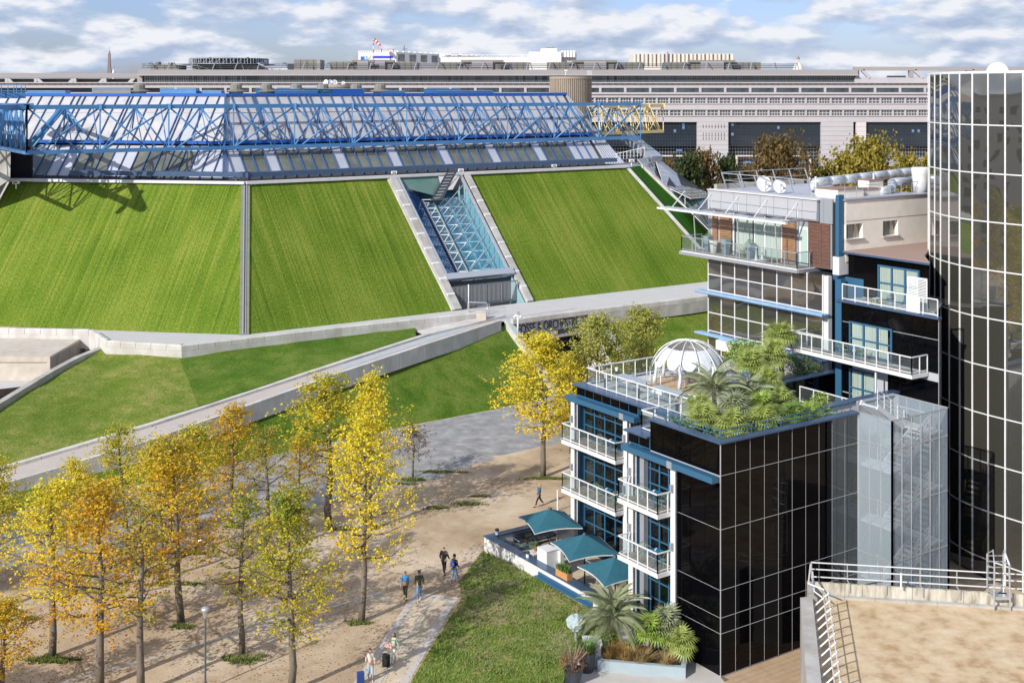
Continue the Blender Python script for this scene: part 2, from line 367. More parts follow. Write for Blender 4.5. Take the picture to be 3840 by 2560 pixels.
bank_poly=[G(1500,2640),G(1541,2556),G(1640,2390),G(1730,2245),G(1722,2180),G(1768,2120),G(1812,2062),W(-.75,21.0),W(-.75,9.3),W(-.75,7.6),W(-2.0,5.6),G(2129,2470),G(2100,2660)]
bank_edge=[bank_poly[i] for i in range(0,7)]
def segd(p,a,b):
    ab=b-a; t=max(0,min(1,(p-a).dot(ab)/ab.length_squared)); return (p-(a+ab*t)).length
def bank_h(x,y):
    p=Vector((x,y,0)); d=min(segd(p,bank_edge[i],bank_edge[i+1]) for i in range(6))
    h=min(d/2.6,1.); h=h*h*(3-2*h)
    return .01+h*(.20+.10*mn.noise(Vector((x*.5,y*.5,0)))+.05*mn.noise(Vector((x*1.7,y*1.7,3))))
heightpatch('lawn_bank',bank_poly,bank_h,M['grass_c'],.45)
# pavement in front of the hotel planter, tiles beside the black wall
flat('pavement',[G(2100,2660),G(2129,2470),W(-2.0,5.6),W(-.75,7.6),W(3,7.6),W(3,0),W(.0,-.0),W(-1.2,-3.2)],.006,mat('pavement_concrete',(.52,.50,.47),.9,var=(.44,.42,.39),vscale=.7,coord='Position'))
M['tile']=mat('sand_stone_tile',(.47,.35,.23),.85,var=(.36,.25,.155),vscale=.9,coord='Position')
tl=flat('tile_pavement',[W(-1.2,-3.2),W(0,0),W(9,0),W(9,-8),W(2,-8)],.004,mat('tile_joint',(.16,.12,.085),.95))
import itertools
for i in range(22):
    for j in range(9):
        piece('tile',tl,W(i*.40-.6,-.08-j*.40-.38,.006+random.uniform(0,.004)),E1,E2,.38,.38,.02,M['tile']) if i*.4-.6>-(j*.4+.4)*.35 else None
# ---- arena terrace (z=6) and its lawns
ZT=6.
BASE=[(-500,1211),(915,1255),(2760,1043)]
COP=[(-500,1222),(333,1236),(396,1277),(681,1294),(1280,1225),(1789,1172)]
COP2=[(1925,1196),(2205,1160),(2559,1119),(2760,1092)]
copg=[G(u,v,ZT+.45) for u,v in COP]; copg2=[G(u,v,ZT+.45) for u,v in COP2]
dk=MB(); dk.face([(*G(u,v,ZT).xy,ZT) for u,v in BASE[::-1]]+[(p.x,p.y,ZT) for p in copg]+[(p.x,p.y,ZT) for p in copg2]); struct(dk,'promenade',M['deck'])
def coping(parent,a,b,z0,z1,w=.55,l=1.6,inn=1,name='coping_stone',mt=None):
    d=(b-a); Lg=d.length; d.normalize(); n=Vector((-d.y,d.x,0))*inn; k=max(1,round(Lg/l)); l=Lg/k
    for i in range(k):
        o=a+d*(i*l); m=MB(); q=[o,o+d*(l-.03),o+d*(l-.03)+n*w,o+n*w]
        r=[p-n*.04 if j<2 else p for j,p in enumerate(q)]
        m.hexa([(p.x,p.y,z0) for p in q]+[(p.x,p.y,z1-.10) for p in q]); m.hexa([(p.x,p.y,z1-.10) for p in q]+[((p+(n if j<2 else -n)*.12).x,(p+(n if j<2 else -n)*.12).y,z1) for j,p in enumerate(q)])
        build(m,name,mt or M['concrete_l'],parent)
pw=thing('promenade_wall','low pale concrete parapet wall running along the foot of the big grass slope','wall',copg[0])
for a,b in zip(copg,copg[1:]): coping(pw,a,b,ZT-.1,ZT+.45,inn=1)
wl=MB()
for a,b in zip(copg,copg[1:]):
    wl.hexa([(a.x,a.y,4.6),(b.x,b.y,4.6),(b.x,b.y+.4,4.6),(a.x,a.y+.4,4.6),(a.x,a.y,ZT-.11),(b.x,b.y,ZT-.11),(b.x,b.y+.4,ZT-.11),(a.x,a.y+.4,ZT-.11)])
build(wl,'wall_face',M['concrete_l'],pw)
pw2=thing('promenade_wall','grey concrete parapet over the black sign entrance, running behind the glass dome','wall',copg2[0])
for a,b in zip(copg2,copg2[1:]): coping(pw2,a,b,ZT-.1,ZT+.45)
wl=MB()
for a,b in zip(copg2[1:],copg2[2:]): wl.hexa([(a.x,a.y,4.6),(b.x,b.y,4.6),(b.x,b.y+.4,4.6),(a.x,a.y+.4,4.6),(a.x,a.y,ZT-.11),(b.x,b.y,ZT-.11),(b.x,b.y+.4,ZT-.11),(a.x,a.y+.4,ZT-.11)])
build(wl,'wall_face',M['concrete'],pw2)
# ramp : nodes  (u, v inner curb outer edge, v surface start, v outer wall inner, v outer wall top, v wall foot, z)
RN=[(-500,1905,1930,1962,1975,2010,.3),(0,1748,1780,1808,1818,1856,1.2),(560,1584,1612,1640,1652,1688,2.5),(1280,1350,1368,1386,1396,1420,4.5),(1600,1248,1262,1281,1290,1309,5.4),(1880,1180,1186,1196,1201,1219,6.0)]
def rn(i,z): return [G(r[0],r[i],r[6]+z) for r in RN]
inner=rn(1,.25); gut=rn(2,0); sur=rn(3,0); wtop=rn(4,.35)
def stripmesh(mb,a,b):
    for i in range(len(a)-1): mb.face([a[i],a[i+1],b[i+1],b[i]])
m=MB(); stripmesh(m,[Vector((p.x,p.y,RN[i][6]-.001)) for i,p in enumerate(wtop)],[Vector((p.x,p.y,RN[i][6]-.001)) for i,p in enumerate(inner)]); ramp_=struct(m,'ramp',M['sand_wall'])
# newer grey slabs at the top end of the ramp
m=MB(); 
def lerp2(a,t): i=int(t); f=t-i; return a[i].lerp(a[i+1],f)
q=[lerp2(sur,3.0+.25*k) for k in range(0,7)]; q2=[lerp2(gut,3.0+.25*k) for k in range(0,7)]
m=MB(); stripmesh(m,[p+EZ*.01 for p in q],[p+EZ*.01 for p in q2]); struct(m,'ramp_slabs',mat('blue_grey_slab',(.42,.45,.47),.8,var=(.36,.39,.41),vscale=.8,coord='Position'))
rw=thing('ramp_wall','long low concrete wall on the plaza side of the sloping ramp','wall',wtop[1])
rw2=thing('ramp_curb','pale concrete curb on the upper side of the sloping ramp','curb',inner[1])
def wallrun(parent,top,zdrop,w,name,mt,l=4.,inn=1):
    for i in range(len(top)-1):
        a,b=top[i],top[i+1]; n=max(1,round((b-a).length/l)); d=(b-a).normalized(); nr=Vector((-d.y,d.x,0)).normalized()*inn*w
        for k in range(n):
            p=a.lerp(b,k/n); q=a.lerp(b,(k+1)/n)-d*.03
            m=MB(); m.hexa([p-EZ*zdrop,q-EZ*zdrop,q+nr-EZ*zdrop,p+nr-EZ*zdrop,p,q,q+nr,p+nr]); build(m,name,mt,parent)
wallrun(rw,wtop,1.5,.35,'wall_panel',M['concrete_l'],3.4,1)
wallrun(rw2,inner,1.2,.55,'curb_stone',M['concrete_l'],3.0,-1)
def patch(name,top,bot,mt,nu=14,nv=8,amp=.06,kind='structure'):
    """ruled lawn between two polylines (resampled)"""
    def rs(pl,n):
        L=[0]
        for a,b in zip(pl,pl[1:]): L.append(L[-1]+(b-a).length)
        o=[]
        for i in range(n+1):
            s=L[-1]*i/n; j=0
            while j<len(L)-2 and L[j+1]<s: j+=1
            o.append(pl[j].lerp(pl[j+1],(s-L[j])/max(1e-6,L[j+1]-L[j])))
        return o
    A=rs(top,nu);B=rs(bot,nu); m=MB()
    for j in range(nv+1):
        for i in range(nu+1):
            p=A[i].lerp(B[i],j/nv)
            if 0<j<nv: p=p+EZ*(amp*mn.noise(p*.35))
            m.v.append(tuple(p))
    for j in range(nv):
        for i in range(nu):
            q=j*(nu+1)+i; m.f.append((q,q+nu+1,q+nu+2,q+1)); m.mi.append(0)
    o=build(m,name,mt,None,True); o['kind']=kind; return o
# upper lawn: left mown part and right rougher part
t1=[G(-300,1640,2.9),G(0,1512,3.5),G(200,1392,4.5),G(376,1306,5.4),G(520,1316,5.5),G(665,1324,5.5)]
b1=[G(-500,1905,.5),G(0,1748,1.4),G(300,1660,2.0),G(560,1584,2.72),G(640,1558,2.95),G(745,1524,3.25)]
patch('lawn',t1,b1,M['grass_b'],30,14,.1)
t2=[G(665,1324,5.5),G(800,1312,5.5),G(1280,1252,5.6),G(1555,1222,5.6)]
b2=[G(745,1524,3.25),G(1000,1441,3.95),G(1280,1350,4.7),G(1560,1260,5.3)]
patch('lawn',t2,b2,M['grass_b2'],30,14,.1)
t3=[G(-500,2008,.0),G(0,1854,.75),G(560,1686,1.95),G(1280,1418,4.0),G(1600,1307,4.95),G(1900,1216,5.7)]
b3=[G(u,v,-.02) for u,v in LE]
patch('lawn',t3,b3,M['grass_b2'],60,22,.12)
t4=[G(2215,1180,5.6),G(2400,1158,5.4),G(2559,1140,5.3),G(2760,1112,5.3)]
b4=[G(2330,1452,0),G(2500,1440,0),G(2640,1430,0),G(2800,1420,0)]
patch('lawn',t4,b4,grass_mat('sunny_lawn',False,c0=(.05,.10,.01),c1=(.10,.165,.018),c2=(.17,.20,.04),fine=6),30,14,.1)
# fallen gap between terrace and the end of the ramp: landing slabs
m=MB(); m.face([G(1540,1232,5.2),G(1600,1262,5.35),G(1889,1183,5.95),G(1789,1193,5.9)]); struct(m,'landing',M['concrete_l'])
# service block on the left edge
bk=thing('concrete_block','beige concrete block with a stained dark side at the left edge of the promenade','wall',(-46,112,3))
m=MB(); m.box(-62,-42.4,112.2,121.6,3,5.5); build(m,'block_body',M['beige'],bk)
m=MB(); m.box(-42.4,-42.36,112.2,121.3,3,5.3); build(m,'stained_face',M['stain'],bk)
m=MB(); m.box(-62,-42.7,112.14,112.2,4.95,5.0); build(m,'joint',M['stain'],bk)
m=MB(); m.face([(-70,95,3.3),(-40.5,112,3.3),(-40.5,121,3.3),(-70,121,3.3)]); struct(m,'service_yard',M['deck'])
cb_=thing('lawn_curb','grey concrete curb between the beige block and the lawn, curving down left','curb',G(200,1392,4.5))
wallrun(cb_,[G(-300,1650,3.2),G(0,1513,3.75),G(200,1391,4.8),G(300,1338,5.3),G(400,1298,5.5)],1.5,.6,'curb_stone',M['concrete'],2.5,1)
# =================== arena
RB_=Vector((-26.2,119.6,ZT)); A1=math.radians(33.2); A2=math.radians(180-9.5)
R1=Vector((math.cos(A1),math.sin(A1),0)); N1=Vector((-R1.y,R1.x,0))     # right face: along, inwards
R2=Vector((math.cos(A2),math.sin(A2),0)); N2=Vector((R2.y,-R2.x,0))     # left face
A3=math.radians(64.); R3=Vector((math.cos(A3),math.sin(A3),0)); N3=Vector((-R3.y,R3.x,0))
def FR(a,d,h=0): return RB_+R1*a+N1*d+EZ*(d+h*.707)-N1*(h*.707)      # 45 degree face, h = height above the face
def FL(a,d,h=0): return RB_+R2*a+N2*d+EZ*(d+h*.707)-N2*(h*.707)
AL=63.8; C3=RB_+R1*AL
def F3(a,d,h=0): return C3-R1*(.392*d)+N1*d+EZ*(d+h)+R3*a
DT=13.55
arena=thing('arena_building','huge sports arena with steep grass slopes, grey panelled roof and glazed band','arena',(0,150,0))
def slope(fn,a0,a1,name,mt,label,back=True,dt=DT):
    """a0,a1: functions of d giving the two ends"""
    nv=16; nu=24; m=MB(); uv=[]
    for j in range(nv+1):
        d=dt*j/nv
        for i in range(nu+1):
            a=a0(d)+(a1(d)-a0(d))*i/nu; m.v.append(tuple(fn(a,d,.05*mn.noise(Vector((a*.3,d*.3,0)))))); uv.append((a,d))
    for j in range(nv):
        for i in range(nu):
            q=j*(nu+1)+i; m.f.append((q,q+1,q+nu+2,q+nu+1)); m.mi.append(0)
    o=build(m,name,mt,arena,True,label=label)
    me=o.data; ul=me.uv_layers.new(name='UVMap')
    for lp in me.loops: ul.data[lp.index].uv=uv[lp.vertex_index]
    return o
k1=lambda d:.392*d
# atrium on the right face between a=AT0 and AT1
def aR(u,v,zz=None):
    # intersect view ray with right face
    D=Vector(((u-CX)/F,1,-(v-HV)/F)); O=Vector((0,0,H)); n=(N1-EZ); t=(RB_-O).dot(n)/D.dot(n); p=O+D*t-RB_; return p.dot(R1),p.dot(N1)
tL=aR(1465,665); bL=aR(1715,1170); tR=aR(1745,655); bR=aR(1985,1133)
print('atrium',tL,bL,tR,bR, aR(2330,624), aR(1075,700))
def lin(p,q): return lambda d:p[0]+(q[0]-p[0])*(d-p[1])/(q[1]-p[1])
aL=lin(bL,tL); aRr=lin(bR,tR)
slope(FR,lambda d:k1(d)+.45,aL,'grass_slope',M['grass_a'],'left-hand part of the grass slope beside the glass atrium')
slope(FR,aRr,lambda d:AL-k1(d)-.3,'grass_slope',M['grass_a'],'right-hand part of the grass slope')
slope(FL,lambda d:k1(d)+.45,lambda d:33.4,'grass_slope',M['grass_a'],'grass slope at the left end')
slope(F3,lambda d:.35,lambda d:9.5-.33*d,'grass_slope',M['grass_dark'],'grass slope facing away at the right, shade put into its dark green')
# ridge drains
def drain(fn,pts,wd=.3,off=.10):
    for a,b in zip(pts,pts[1:]):
        m=MB(); m.beam(fn(a[0],a[1],off),fn(b[0],b[1],off),wd,.12,up=N1*-1+EZ); yield m
rp=[RB_+Vector((-.2196*d,1.051*d,d)) for d in (0,DT)]
m=MB(); up=(Vector((.2,-1,1)))
m.beam(rp[0]+EZ*.02,rp[1]+EZ*.02,.95,.06,up=up); build(m,'ridge_strip',mat('worn_turf_edge',(.16,.17,.10),.95,var=(.22,.22,.14),vscale=2),arena)
m=MB(); m.beam(rp[0]+EZ*.08,rp[1]+EZ*.08,.34,.10,up=up); build(m,'ridge_drain',M['grey_metal'],arena)
m=MB(); m.beam(rp[0]+EZ*.15,rp[1]+EZ*.15,.14,.05,up=up); build(m,'drain_slot',M['dark_metal'],arena)
p0=C3; p1=RB_+R1*(AL-k1(DT))+N1*DT+EZ*DT
m=MB(); m.beam(p0+EZ*.1,p1+EZ*.1,.45,.14,up=Vector((.5,-1,1))); build(m,'ridge_curb',M['concrete_l'],arena)
# right dark slope's outer concrete edge and glass wing beyond
m=MB(); m.beam(F3(10.2,0,.1),F3(5.5,DT,.1),.9,.5,up=EZ-N3); build(m,'side_curb',M['concrete_l'],arena)
# left end: curb and dark back wall
m=MB(); m.beam(FL(34.3,0,.25),FL(34.3,DT,.25),1.3,.5,up=EZ-N2); build(m,'end_curb',M['concrete'],arena)
# inner core so that nothing is see-through
core=MB(); pl_=[RB_+R2*34+N2*.3,RB_+Vector((0,.3,0)),C3+Vector((-.3,.3,0)),C3+R3*8.5+N3*.3,C3+R3*8.5+N3*40,RB_+R2*27+N2*60]
top=[p+((N2 if i in(0,) else Vector((-.2196,1.051,0)) if i==1 else (N1-R1*.39) if i==2 else N3 if i==3 else Vector((0,0,0)))*(DT-.4)) for i,p in enumerate(pl_)]
core.hexa([(*pl_[0].xy,5.9),(*pl_[1].xy,5.9),(*pl_[2].xy,5.9),(*pl_[5].xy,5.9),(*top[0].xy,ZT+DT-.5),(*top[1].xy,ZT+DT-.5),(*top[2].xy,ZT+DT-.5),(*top[5].xy,ZT+DT-.5)]) 
M['core']=mat('arena_dark_inside',(.05,.055,.06),.9)
# (the atrium cuts into this volume, so only the deck over it is built)
dkz=ZT+DT-.05
m=MB(); m.face([(*FL(35,DT).xy,dkz),(*rp[1].xy,dkz),(*p1.xy,dkz),(*F3(9,DT).xy,dkz),(*F3(9,DT+60).xy,dkz),(*FL(35,DT+60).xy,dkz)]); build(m,'roof_ledge',M['grey_metal'],arena)
# gutter with little brackets along the grass top
def along(fn,a0,a1,d,h,w,hh,name,mt,l=None):
    m=MB(); m.beam(fn(a0,d,h),fn(a1,d,h),w,hh); build(m,name,mt,arena)
aE=AL-k1(DT)
along(FL,k1(DT),34.4,DT+.05,.25,.5,.3,'ledge_rail',M['white2']); along(FR,k1(DT),aE,DT+.05,.25,.5,.3,'ledge_rail',M['white2'])
along(FL,k1(DT),26.5,DT+1.2,-.25,1.1,.5,'gutter',M['blue_metal']); along(FR,k1(DT),aE-1,DT+1.2,-.25,1.1,.5,'gutter',M['blue_metal'])
# ---- roof band
CB=Vector((-32.5,137.6,19.8)); AR_=54.3; ALF=24.3
def QR(a,d,h=0): return CB+R1*a+N1*d+EZ*(d+h*.707)-N1*(h*.707)
def QL(a,d,h=0): return CB+R2*a+N2*d+EZ*(d+h*.707)-N2*(h*.707)
def quadpiece(name,fn,a0,a1,d0,d1,h,t,mt,k0=None,jit=0):
    """panel following the face, may be cut along the ridge"""
    e0=(lambda d:max(a0,k1(d)+.05)) ; e1_=(lambda d:max(a1,k1(d)+.1))
    if a1<=k1(d0)+.1 and a1<=k1(d1)+.1: return
    dz=random.uniform(-jit,jit)
    q=[(e0(d0),d0),(e1_(d0),d0),(e1_(d1),d1),(e0(d1),d1)]
    m=MB(); m.hexa([fn(a,d,h-t+dz) for a,d in q]+[fn(a,d,h+dz*.5) for a,d in q]); build(m,name,mt,arena)
random.seed(11)
solidR={0,1,4,10,15,20,25,30,34,35,36}
solidL={0,1,2,8,9,13,14}
wR=1.45
for side,fn,amax,solid in (('R',QR,AR_,solidR),('L',QL,38,solidL)):
    n=int(amax/wR)
    for i in range(n):
        a0=i*wR+.05; a1=a0+wR-.1
        isg=i not in solid; low=(side=='R' or a1<25.2)
        if low: quadpiece('window_pane' if isg else 'roof_panel',fn,a0,a1,.25,2.95,.0,.06,M['roof_glass'] if isg else M['roof_lav'],jit=.02)
        if low: quadpiece('roof_panel',fn,a0,a1,3.0,3.6,.02,.06,M['roof_lav'])
        u0=i*wR+.05; mt=M['roof_panel']
        if side=='L' and i in (4,6): mt=M['roof_lav']
        quadpiece('roof_panel',fn,a0,a1,4.1,7.35,.0,.08,mt,jit=.015)
        quadpiece('roof_panel',fn,a0,a1,7.4,9.3,.0,.08,mt,jit=.015)
        # blue mullion fins
        for dd0,dd1 in ((.0,3.6),(4.0,9.35)):
            lo=dd0; am=i*wR
            if am<k1(dd1): dd1=min(dd1,max(dd0,am/.392))
            if dd1-dd0<.3 or (dd0<1 and not low): continue
            m=MB(); m.beam(fn(am,dd0,.08),fn(am,dd1,.08),.085,.18,up=EZ); build(m,'mullion',M['mull'],arena)
    for extra in ((6.9,13.9,21.,28.2,35.3,42.5,49.5) if side=='R' else (8.3,15.5,22.4)):
        m=MB(); m.beam(fn(extra,max(4.0,0),.1),fn(extra,min(9.3,extra/.392),.1),.07,.16,up=EZ); build(m,'mullion',M['mull'],arena)
    along(fn,k1(3.85),amax,3.85,.25,.75,.35,'roof_gutter',M['truss2'])
    along(fn,k1(9.4),amax,9.45,.1,.35,.35,'roof_edge_beam',M['truss2'])
    along(fn,k1(7.37),amax,7.37,.0,.12,.12,'roof_joint',M['grey_metal'])
    m=MB(); m.hexa([fn(k1(0),-.05,-.15),fn(amax if side=='R' else 25.4,-.05,-.15),fn(amax,9.4,-.15),fn(k1(9.4),9.4,-.15),fn(k1(0),-.05,-.06),fn(amax if side=='R' else 25.4,-.05,-.06),fn(amax,9.4,-.06),fn(k1(9.4),9.4,-.06)]); build(m,'roof_lining',M['core'],arena)
m=MB(); m.beam(CB+EZ*.25,CB+Vector((-.2196,1.051,1))*9.4+EZ*.2,.22,.3); build(m,'hip_beam',M['mull'],arena)
# roof top, right end wall
ztop=19.8+9.4
m=MB(); m.face([(*QL(38,9.4).xy,ztop),(*QR(k1(9.4),9.4).xy,ztop),(*QR(AR_,9.4).xy,ztop),(*(QR(AR_,9.4)+N1*50).xy,ztop),(*(QL(38,9.4)+N2*70).xy,ztop)]); build(m,'flat_roof',M['grey_metal'],arena)
m=MB(); m.hexa([QR(AR_-.1,0),QR(AR_+3.2,0),QR(AR_+3.2,50)-EZ*50,QR(AR_,50)-EZ*50,QR(AR_-.2,9.4),QR(AR_,9.4),QR(AR_,50)-EZ*40.6,QR(AR_-.1,50)-EZ*40.6]); build(m,'end_roof',M['roof_lav'],arena)
for k in range(7):
    m=MB(); m.beam(QR(AR_+.2+k*.45,0,.05),QR(AR_-.1+k*.02,9.3,.05),.08,.12); build(m,'mullion',M['grey_metal'],arena)
for k in range(16):
    a=QR(AR_+3.2,0)+N1*(1.2*k+1.); b=QR(AR_,9.4)+N1*(1.2*k+1.)
    m=MB(); m.beam(a,b,.08,.15); build(m,'mullion',M['grey_metal'],arena)
# covered link at the far right (wrapped grey canopy)
m=MB(); m.beam(PX(2350,510,180),PX(2462,598,174),2.0,1.0); build(m,'wrapped_beam',mat('silver_sheeting',(.42,.48,.56),.35,.4,var=(.30,.36,.44),vscale=1.2,bump=.1,bscale=2),arena)
m=MB()
for k in range(9): m.beam(PX(2312+k*13,600-k*2,165),PX(2312+k*13,575-k*3,165),.06); 
m.beam(PX(2305,578,165),PX(2420,552,165),.07); build(m,'guard_rail',M['white'],arena)
# glass wing behind the dark slope: faceted glazed prism
gw=thing('glass_wing','sloping glass and steel side wing beyond the dark green slope','glass roof',(24,165,6))
def P3(u,v,Y): return PX(u,v,Y)
def glazed(a,b,c,d,nu,nv,mt,nm='pane',fr=M['white2'],t=.08):
    def q(i,j):
        p=(a.lerp(b,i/nu)).lerp(d.lerp(c,i/nu),j/nv); return p
    n=(b-a).cross(d-a).normalized()
    for i in range(nu):
        for j in range(nv):
            w=[q(i,j),q(i+1,j),q(i+1,j+1),q(i,j+1)]; cen=sum(w,Vector())/4; w=[cen+(p-cen)*.98 for p in w]
            m=MB(); m.hexa([p-n*.03 for p in w]+[p+n*(.02+random.uniform(0,.02)) for p in w]); build(m,nm,mt,gw)
    m=MB()
    for i in range(nu+1): m.beam(q(i,0),q(i,nv),t,t,up=n)
    for j in range(nv+1): m.beam(q(0,j),q(nu,j),t,t,up=n)
    build(m,'glazing_bar',fr,gw)
M['wing_glass']=mat('wing_glass',(.42,.46,.52),.12,.35,ior=1.7,var=(.30,.36,.44),vscale=.5)
M['wing_glass2']=mat('wing_glass_dark',(.13,.16,.18),.08,.2,ior=1.6,var=(.22,.26,.29),vscale=.5)
M['wing_glass3']=mat('wing_glass_green',(.10,.20,.17),.08,.1,ior=1.6,var=(.17,.28,.24),vscale=.3)
glazed(P3(2392,600,168),P3(2452,582,176),P3(2480,697,170),P3(2475,690,168),4,5,M['wing_glass2'])
glazed(P3(2452,582,176),P3(2456,586,176),P3(2600,700,182),P3(2490,697,168),10,7,M['wing_glass'])
glazed(P3(2490,697,168),P3(2600,697,182),P3(2670,738,180),P3(2590,745,165),7,4,M['wing_glass2'])
glazed(P3(2500,705,167),P3(2670,745,178),P3(2690,900,172),P3(2665,870,160),5,2,M['wing_glass3'])
m=MB(); m.face([P3(2400,620,169),P3(2456,590,178),P3(2700,760,183),P3(2720,960,165),P3(2680,900,162)]); build(m,'inner_floor',M['core'],gw)
# ---- glass atrium set into the right face
at=thing('glass_atrium','blue glass entrance atrium sunk between two concrete ribs in the grass slope','glass roof',FR(bL[0]+3,1))
def AF(x,d,h=0):   # x 0..1 across
    a=aL(d)+(aRr(d)-aL(d))*x; return FR(a,d,h)
dB=3.1; dTp=DT
M['at_glass']=glass('atrium_glass',(.80,.92,.96),1.5,.10,(.30,.48,.58))
M['at_floor']=mat('atrium_blue_lining',(.03,.11,.22),.35,var=(.08,.22,.32),vscale=.5)
M['at_pool']=mat('atrium_turquoise_floor',(.05,.32,.42),.4,var=(.08,.22,.32),vscale=.3)
M['at_dark']=mat('atrium_blue_glass',(.008,.055,.19),.06,.2,ior=1.6,var=(.02,.10,.30),vscale=.3)
# concrete ribs with lighter ends
for sgn,af in ((-1,lambda d:aL(d)),(1,lambda d:aRr(d))):
    n=9; rb=build(MB().hexa([FR(af(0)+s*.05,0,-.2) for s in(0,1)]+[FR(af(DT)+s*.05,DT,-.2) for s in (1,0)]+[FR(af(0)+s*.05,0,.05) for s in(0,1)]+[FR(af(DT)+s*.05,DT,.05) for s in (1,0)]),'rib_core',M['concrete'],at)
    for k in range(n):
        d0=DT*k/n; d1=DT*(k+1)/n; d1a=d1-.18
        for nm,dd0,dd1,mt,hh in (('rib_block',d0,d1a,M['concrete'],.32),('rib_joint',d1a,d1,M['white2'],.36)):
            q=[(af(dd0)-.35,dd0),(af(dd0)+.55,dd0),(af(dd1)+.55,dd1),(af(dd1)-.35,dd1)] if sgn<0 else [(af(dd0)-.35,dd0),(af(dd0)+.45,dd0),(af(dd1)+.45,dd1),(af(dd1)-.35,dd1)]
            m=MB(); m.hexa([FR(a,d,-.6) for a,d in q]+[FR(a,d,hh) for a,d in q]); build(m,nm,mt,at)
        if sgn<0:
            q=[(af(d0)-.62,d0),(af(d0)-.36,d0),(af(d1)-.36,d1),(af(d1)-.62,d1)]; m=MB(); m.hexa([FR(a,d,-.3) for a,d in q]+[FR(a,d,.22) for a,d in q]); build(m,'rib_edge',M['concrete_l'],at)
# sunken lining
m=MB(); m.hexa([AF(.06,dB-.6,-2.6),AF(.94,dB-.6,-2.6),AF(.94,dTp-.1,-2.6),AF(.06,dTp-.1,-2.6),AF(.06,dB-.6,-2.5),AF(.94,dB-.6,-2.5),AF(.94,dTp-.1,-2.5),AF(.06,dTp-.1,-2.5)]); build(m,'lining',M['at_floor'],at)
m=MB(); m.hexa([AF(.52,dB+.4,-2.45),AF(.9,dB+.4,-2.45),AF(.9,dB+5,-2.45),AF(.52,dB+5,-2.45),AF(.52,dB+.4,-2.4),AF(.9,dB+.4,-2.4),AF(.9,dB+5,-2.4),AF(.52,dB+5,-2.4)]); build(m,'turquoise_floor',M['at_pool'],at)
m=MB(); m.hexa([AF(.06,0,-2.6),AF(.07,0,-2.6),AF(.07,dTp,-2.6),AF(.06,dTp,-2.6),AF(.06,0,0),AF(.07,0,0),AF(.07,dTp,0),AF(.06,dTp,0)]); m.hexa([AF(.93,0,-2.6),AF(.94,0,-2.6),AF(.94,dTp,-2.6),AF(.93,dTp,-2.6),AF(.93,0,0),AF(.94,0,0),AF(.94,dTp,0),AF(.93,dTp,0)]); build(m,'side_lining',mat('atrium_side',(.25,.42,.46),.5),at)
# left facet (dark blue), narrow centre strip, right facet (open lattice behind clear glass)
nr=10
xs=[(.08,.20),(.20,.36)]
def hh(x): return -1.3*(1-abs(x-.08)/.30) if False else 0
def AV(x,d):  # folded surface: valley line at x=.38
    h=.15-(1.5 if .34<=x<=.50 else 1.5*min(1,max(0,(x-.08)/.26)) if x<.34 else 1.5*max(0,1-(x-.50)/.40))
    return AF(x,d,h)
dTv=dTp-1.9
def atq(name,x0,x1,d0,d1,mt,t=.04):
    q=[(x0,d0),(x1,d0),(x1,d1),(x0,d1)]; n=(FR(0,0,1)-FR(0,0,0)); w=[AV(x,d) for x,d in q]
    m=MB(); m.hexa([p-n*t for p in w]+w); build(m,name,mt,at)
for k in range(nr):
    d0=dB+(dTp-dB)*k/nr; d1=dB+(dTp-dB)*(k+1)/nr
    for x0,x1 in ((.08,.21),(.21,.34)): atq('blue_pane',x0,x1-.004,d0+.03,d1-.03,M['at_dark'])
    if d1<dTv+.6:
        for x0,x1 in ((.36,.48),): atq('glass_pane',x0,x1,d0+.03,d1-.03,M['at_glass'])
        for x0,x1 in ((.51,.70),(.70,.90)): atq('glass_pane',x0,x1-.004,d0+.03,d1-.03,M['at_glass'])
def abar(name,pts,w,h,mt,off=.05):
    n=(FR(0,0,1)-FR(0,0,0)); m=MB()
    for a,b in pts: m.beam(a+n*off,b+n*off,w,h,up=n)
    build(m,name,mt,at)
for x in (.345,.355,.49,.50): abar('gutter_rail',[(AV(x,dB),AV(x,dTv))],.16,.2,M['dark_metal'] if x<.35 or .495<x else M['galv'])
abar('edge_rail',[(AV(.915,dB),AV(.915,dTp))],.3,.25,M['galv']); abar('edge_rail',[(AV(.075,dB),AV(.075,dTp))],.3,.25,M['galv'])
M['at_bar']=mat('atrium_pale_bars',(.66,.80,.82),.4,.0)
for k in range(nr+1):
    d0=dB+(dTp-dB)*k/nr
    abar('glazing_bar',[(AV(.08,d0),AV(.34,min(dTp,d0+.5)))],.05,.05,M['blue_frame'])
    if d0<dTv+.4: abar('glazing_bar',[(AV(.51,d0),AV(.90,min(dTp,d0+2.)))],.08,.08,M['grey_metal']); abar('glazing_bar',[(AV(.36,d0),AV(.48,d0))],.06,.06,M['at_bar'])
# lattice below the clear glass
n_=(FR(0,0,1)-FR(0,0,0))
for k in range(9):
    d0=dB+.3+(dTv-dB)*k/9; d1=dB+.3+(dTv-dB)*(k+1)/9; dm=(d0+d1)/2
    m=MB()
    for xa,xb in ((.36,.52),(.52,.71),(.71,.89)):
        a,b,c,e=AF(xa,d0,-1.5),AF(xb,d0,-1.5),AF(xb,d1,-1.5),AF(xa,d1,-1.5); top_n=AF((xa+xb)/2,dm,-.75)
        for p,q in ((a,b),(b,c),(a,top_n),(b,top_n),(c,top_n),(e,top_n)): m.beam(p,q,.06)
    build(m,'lattice',M['at_bar'],at)
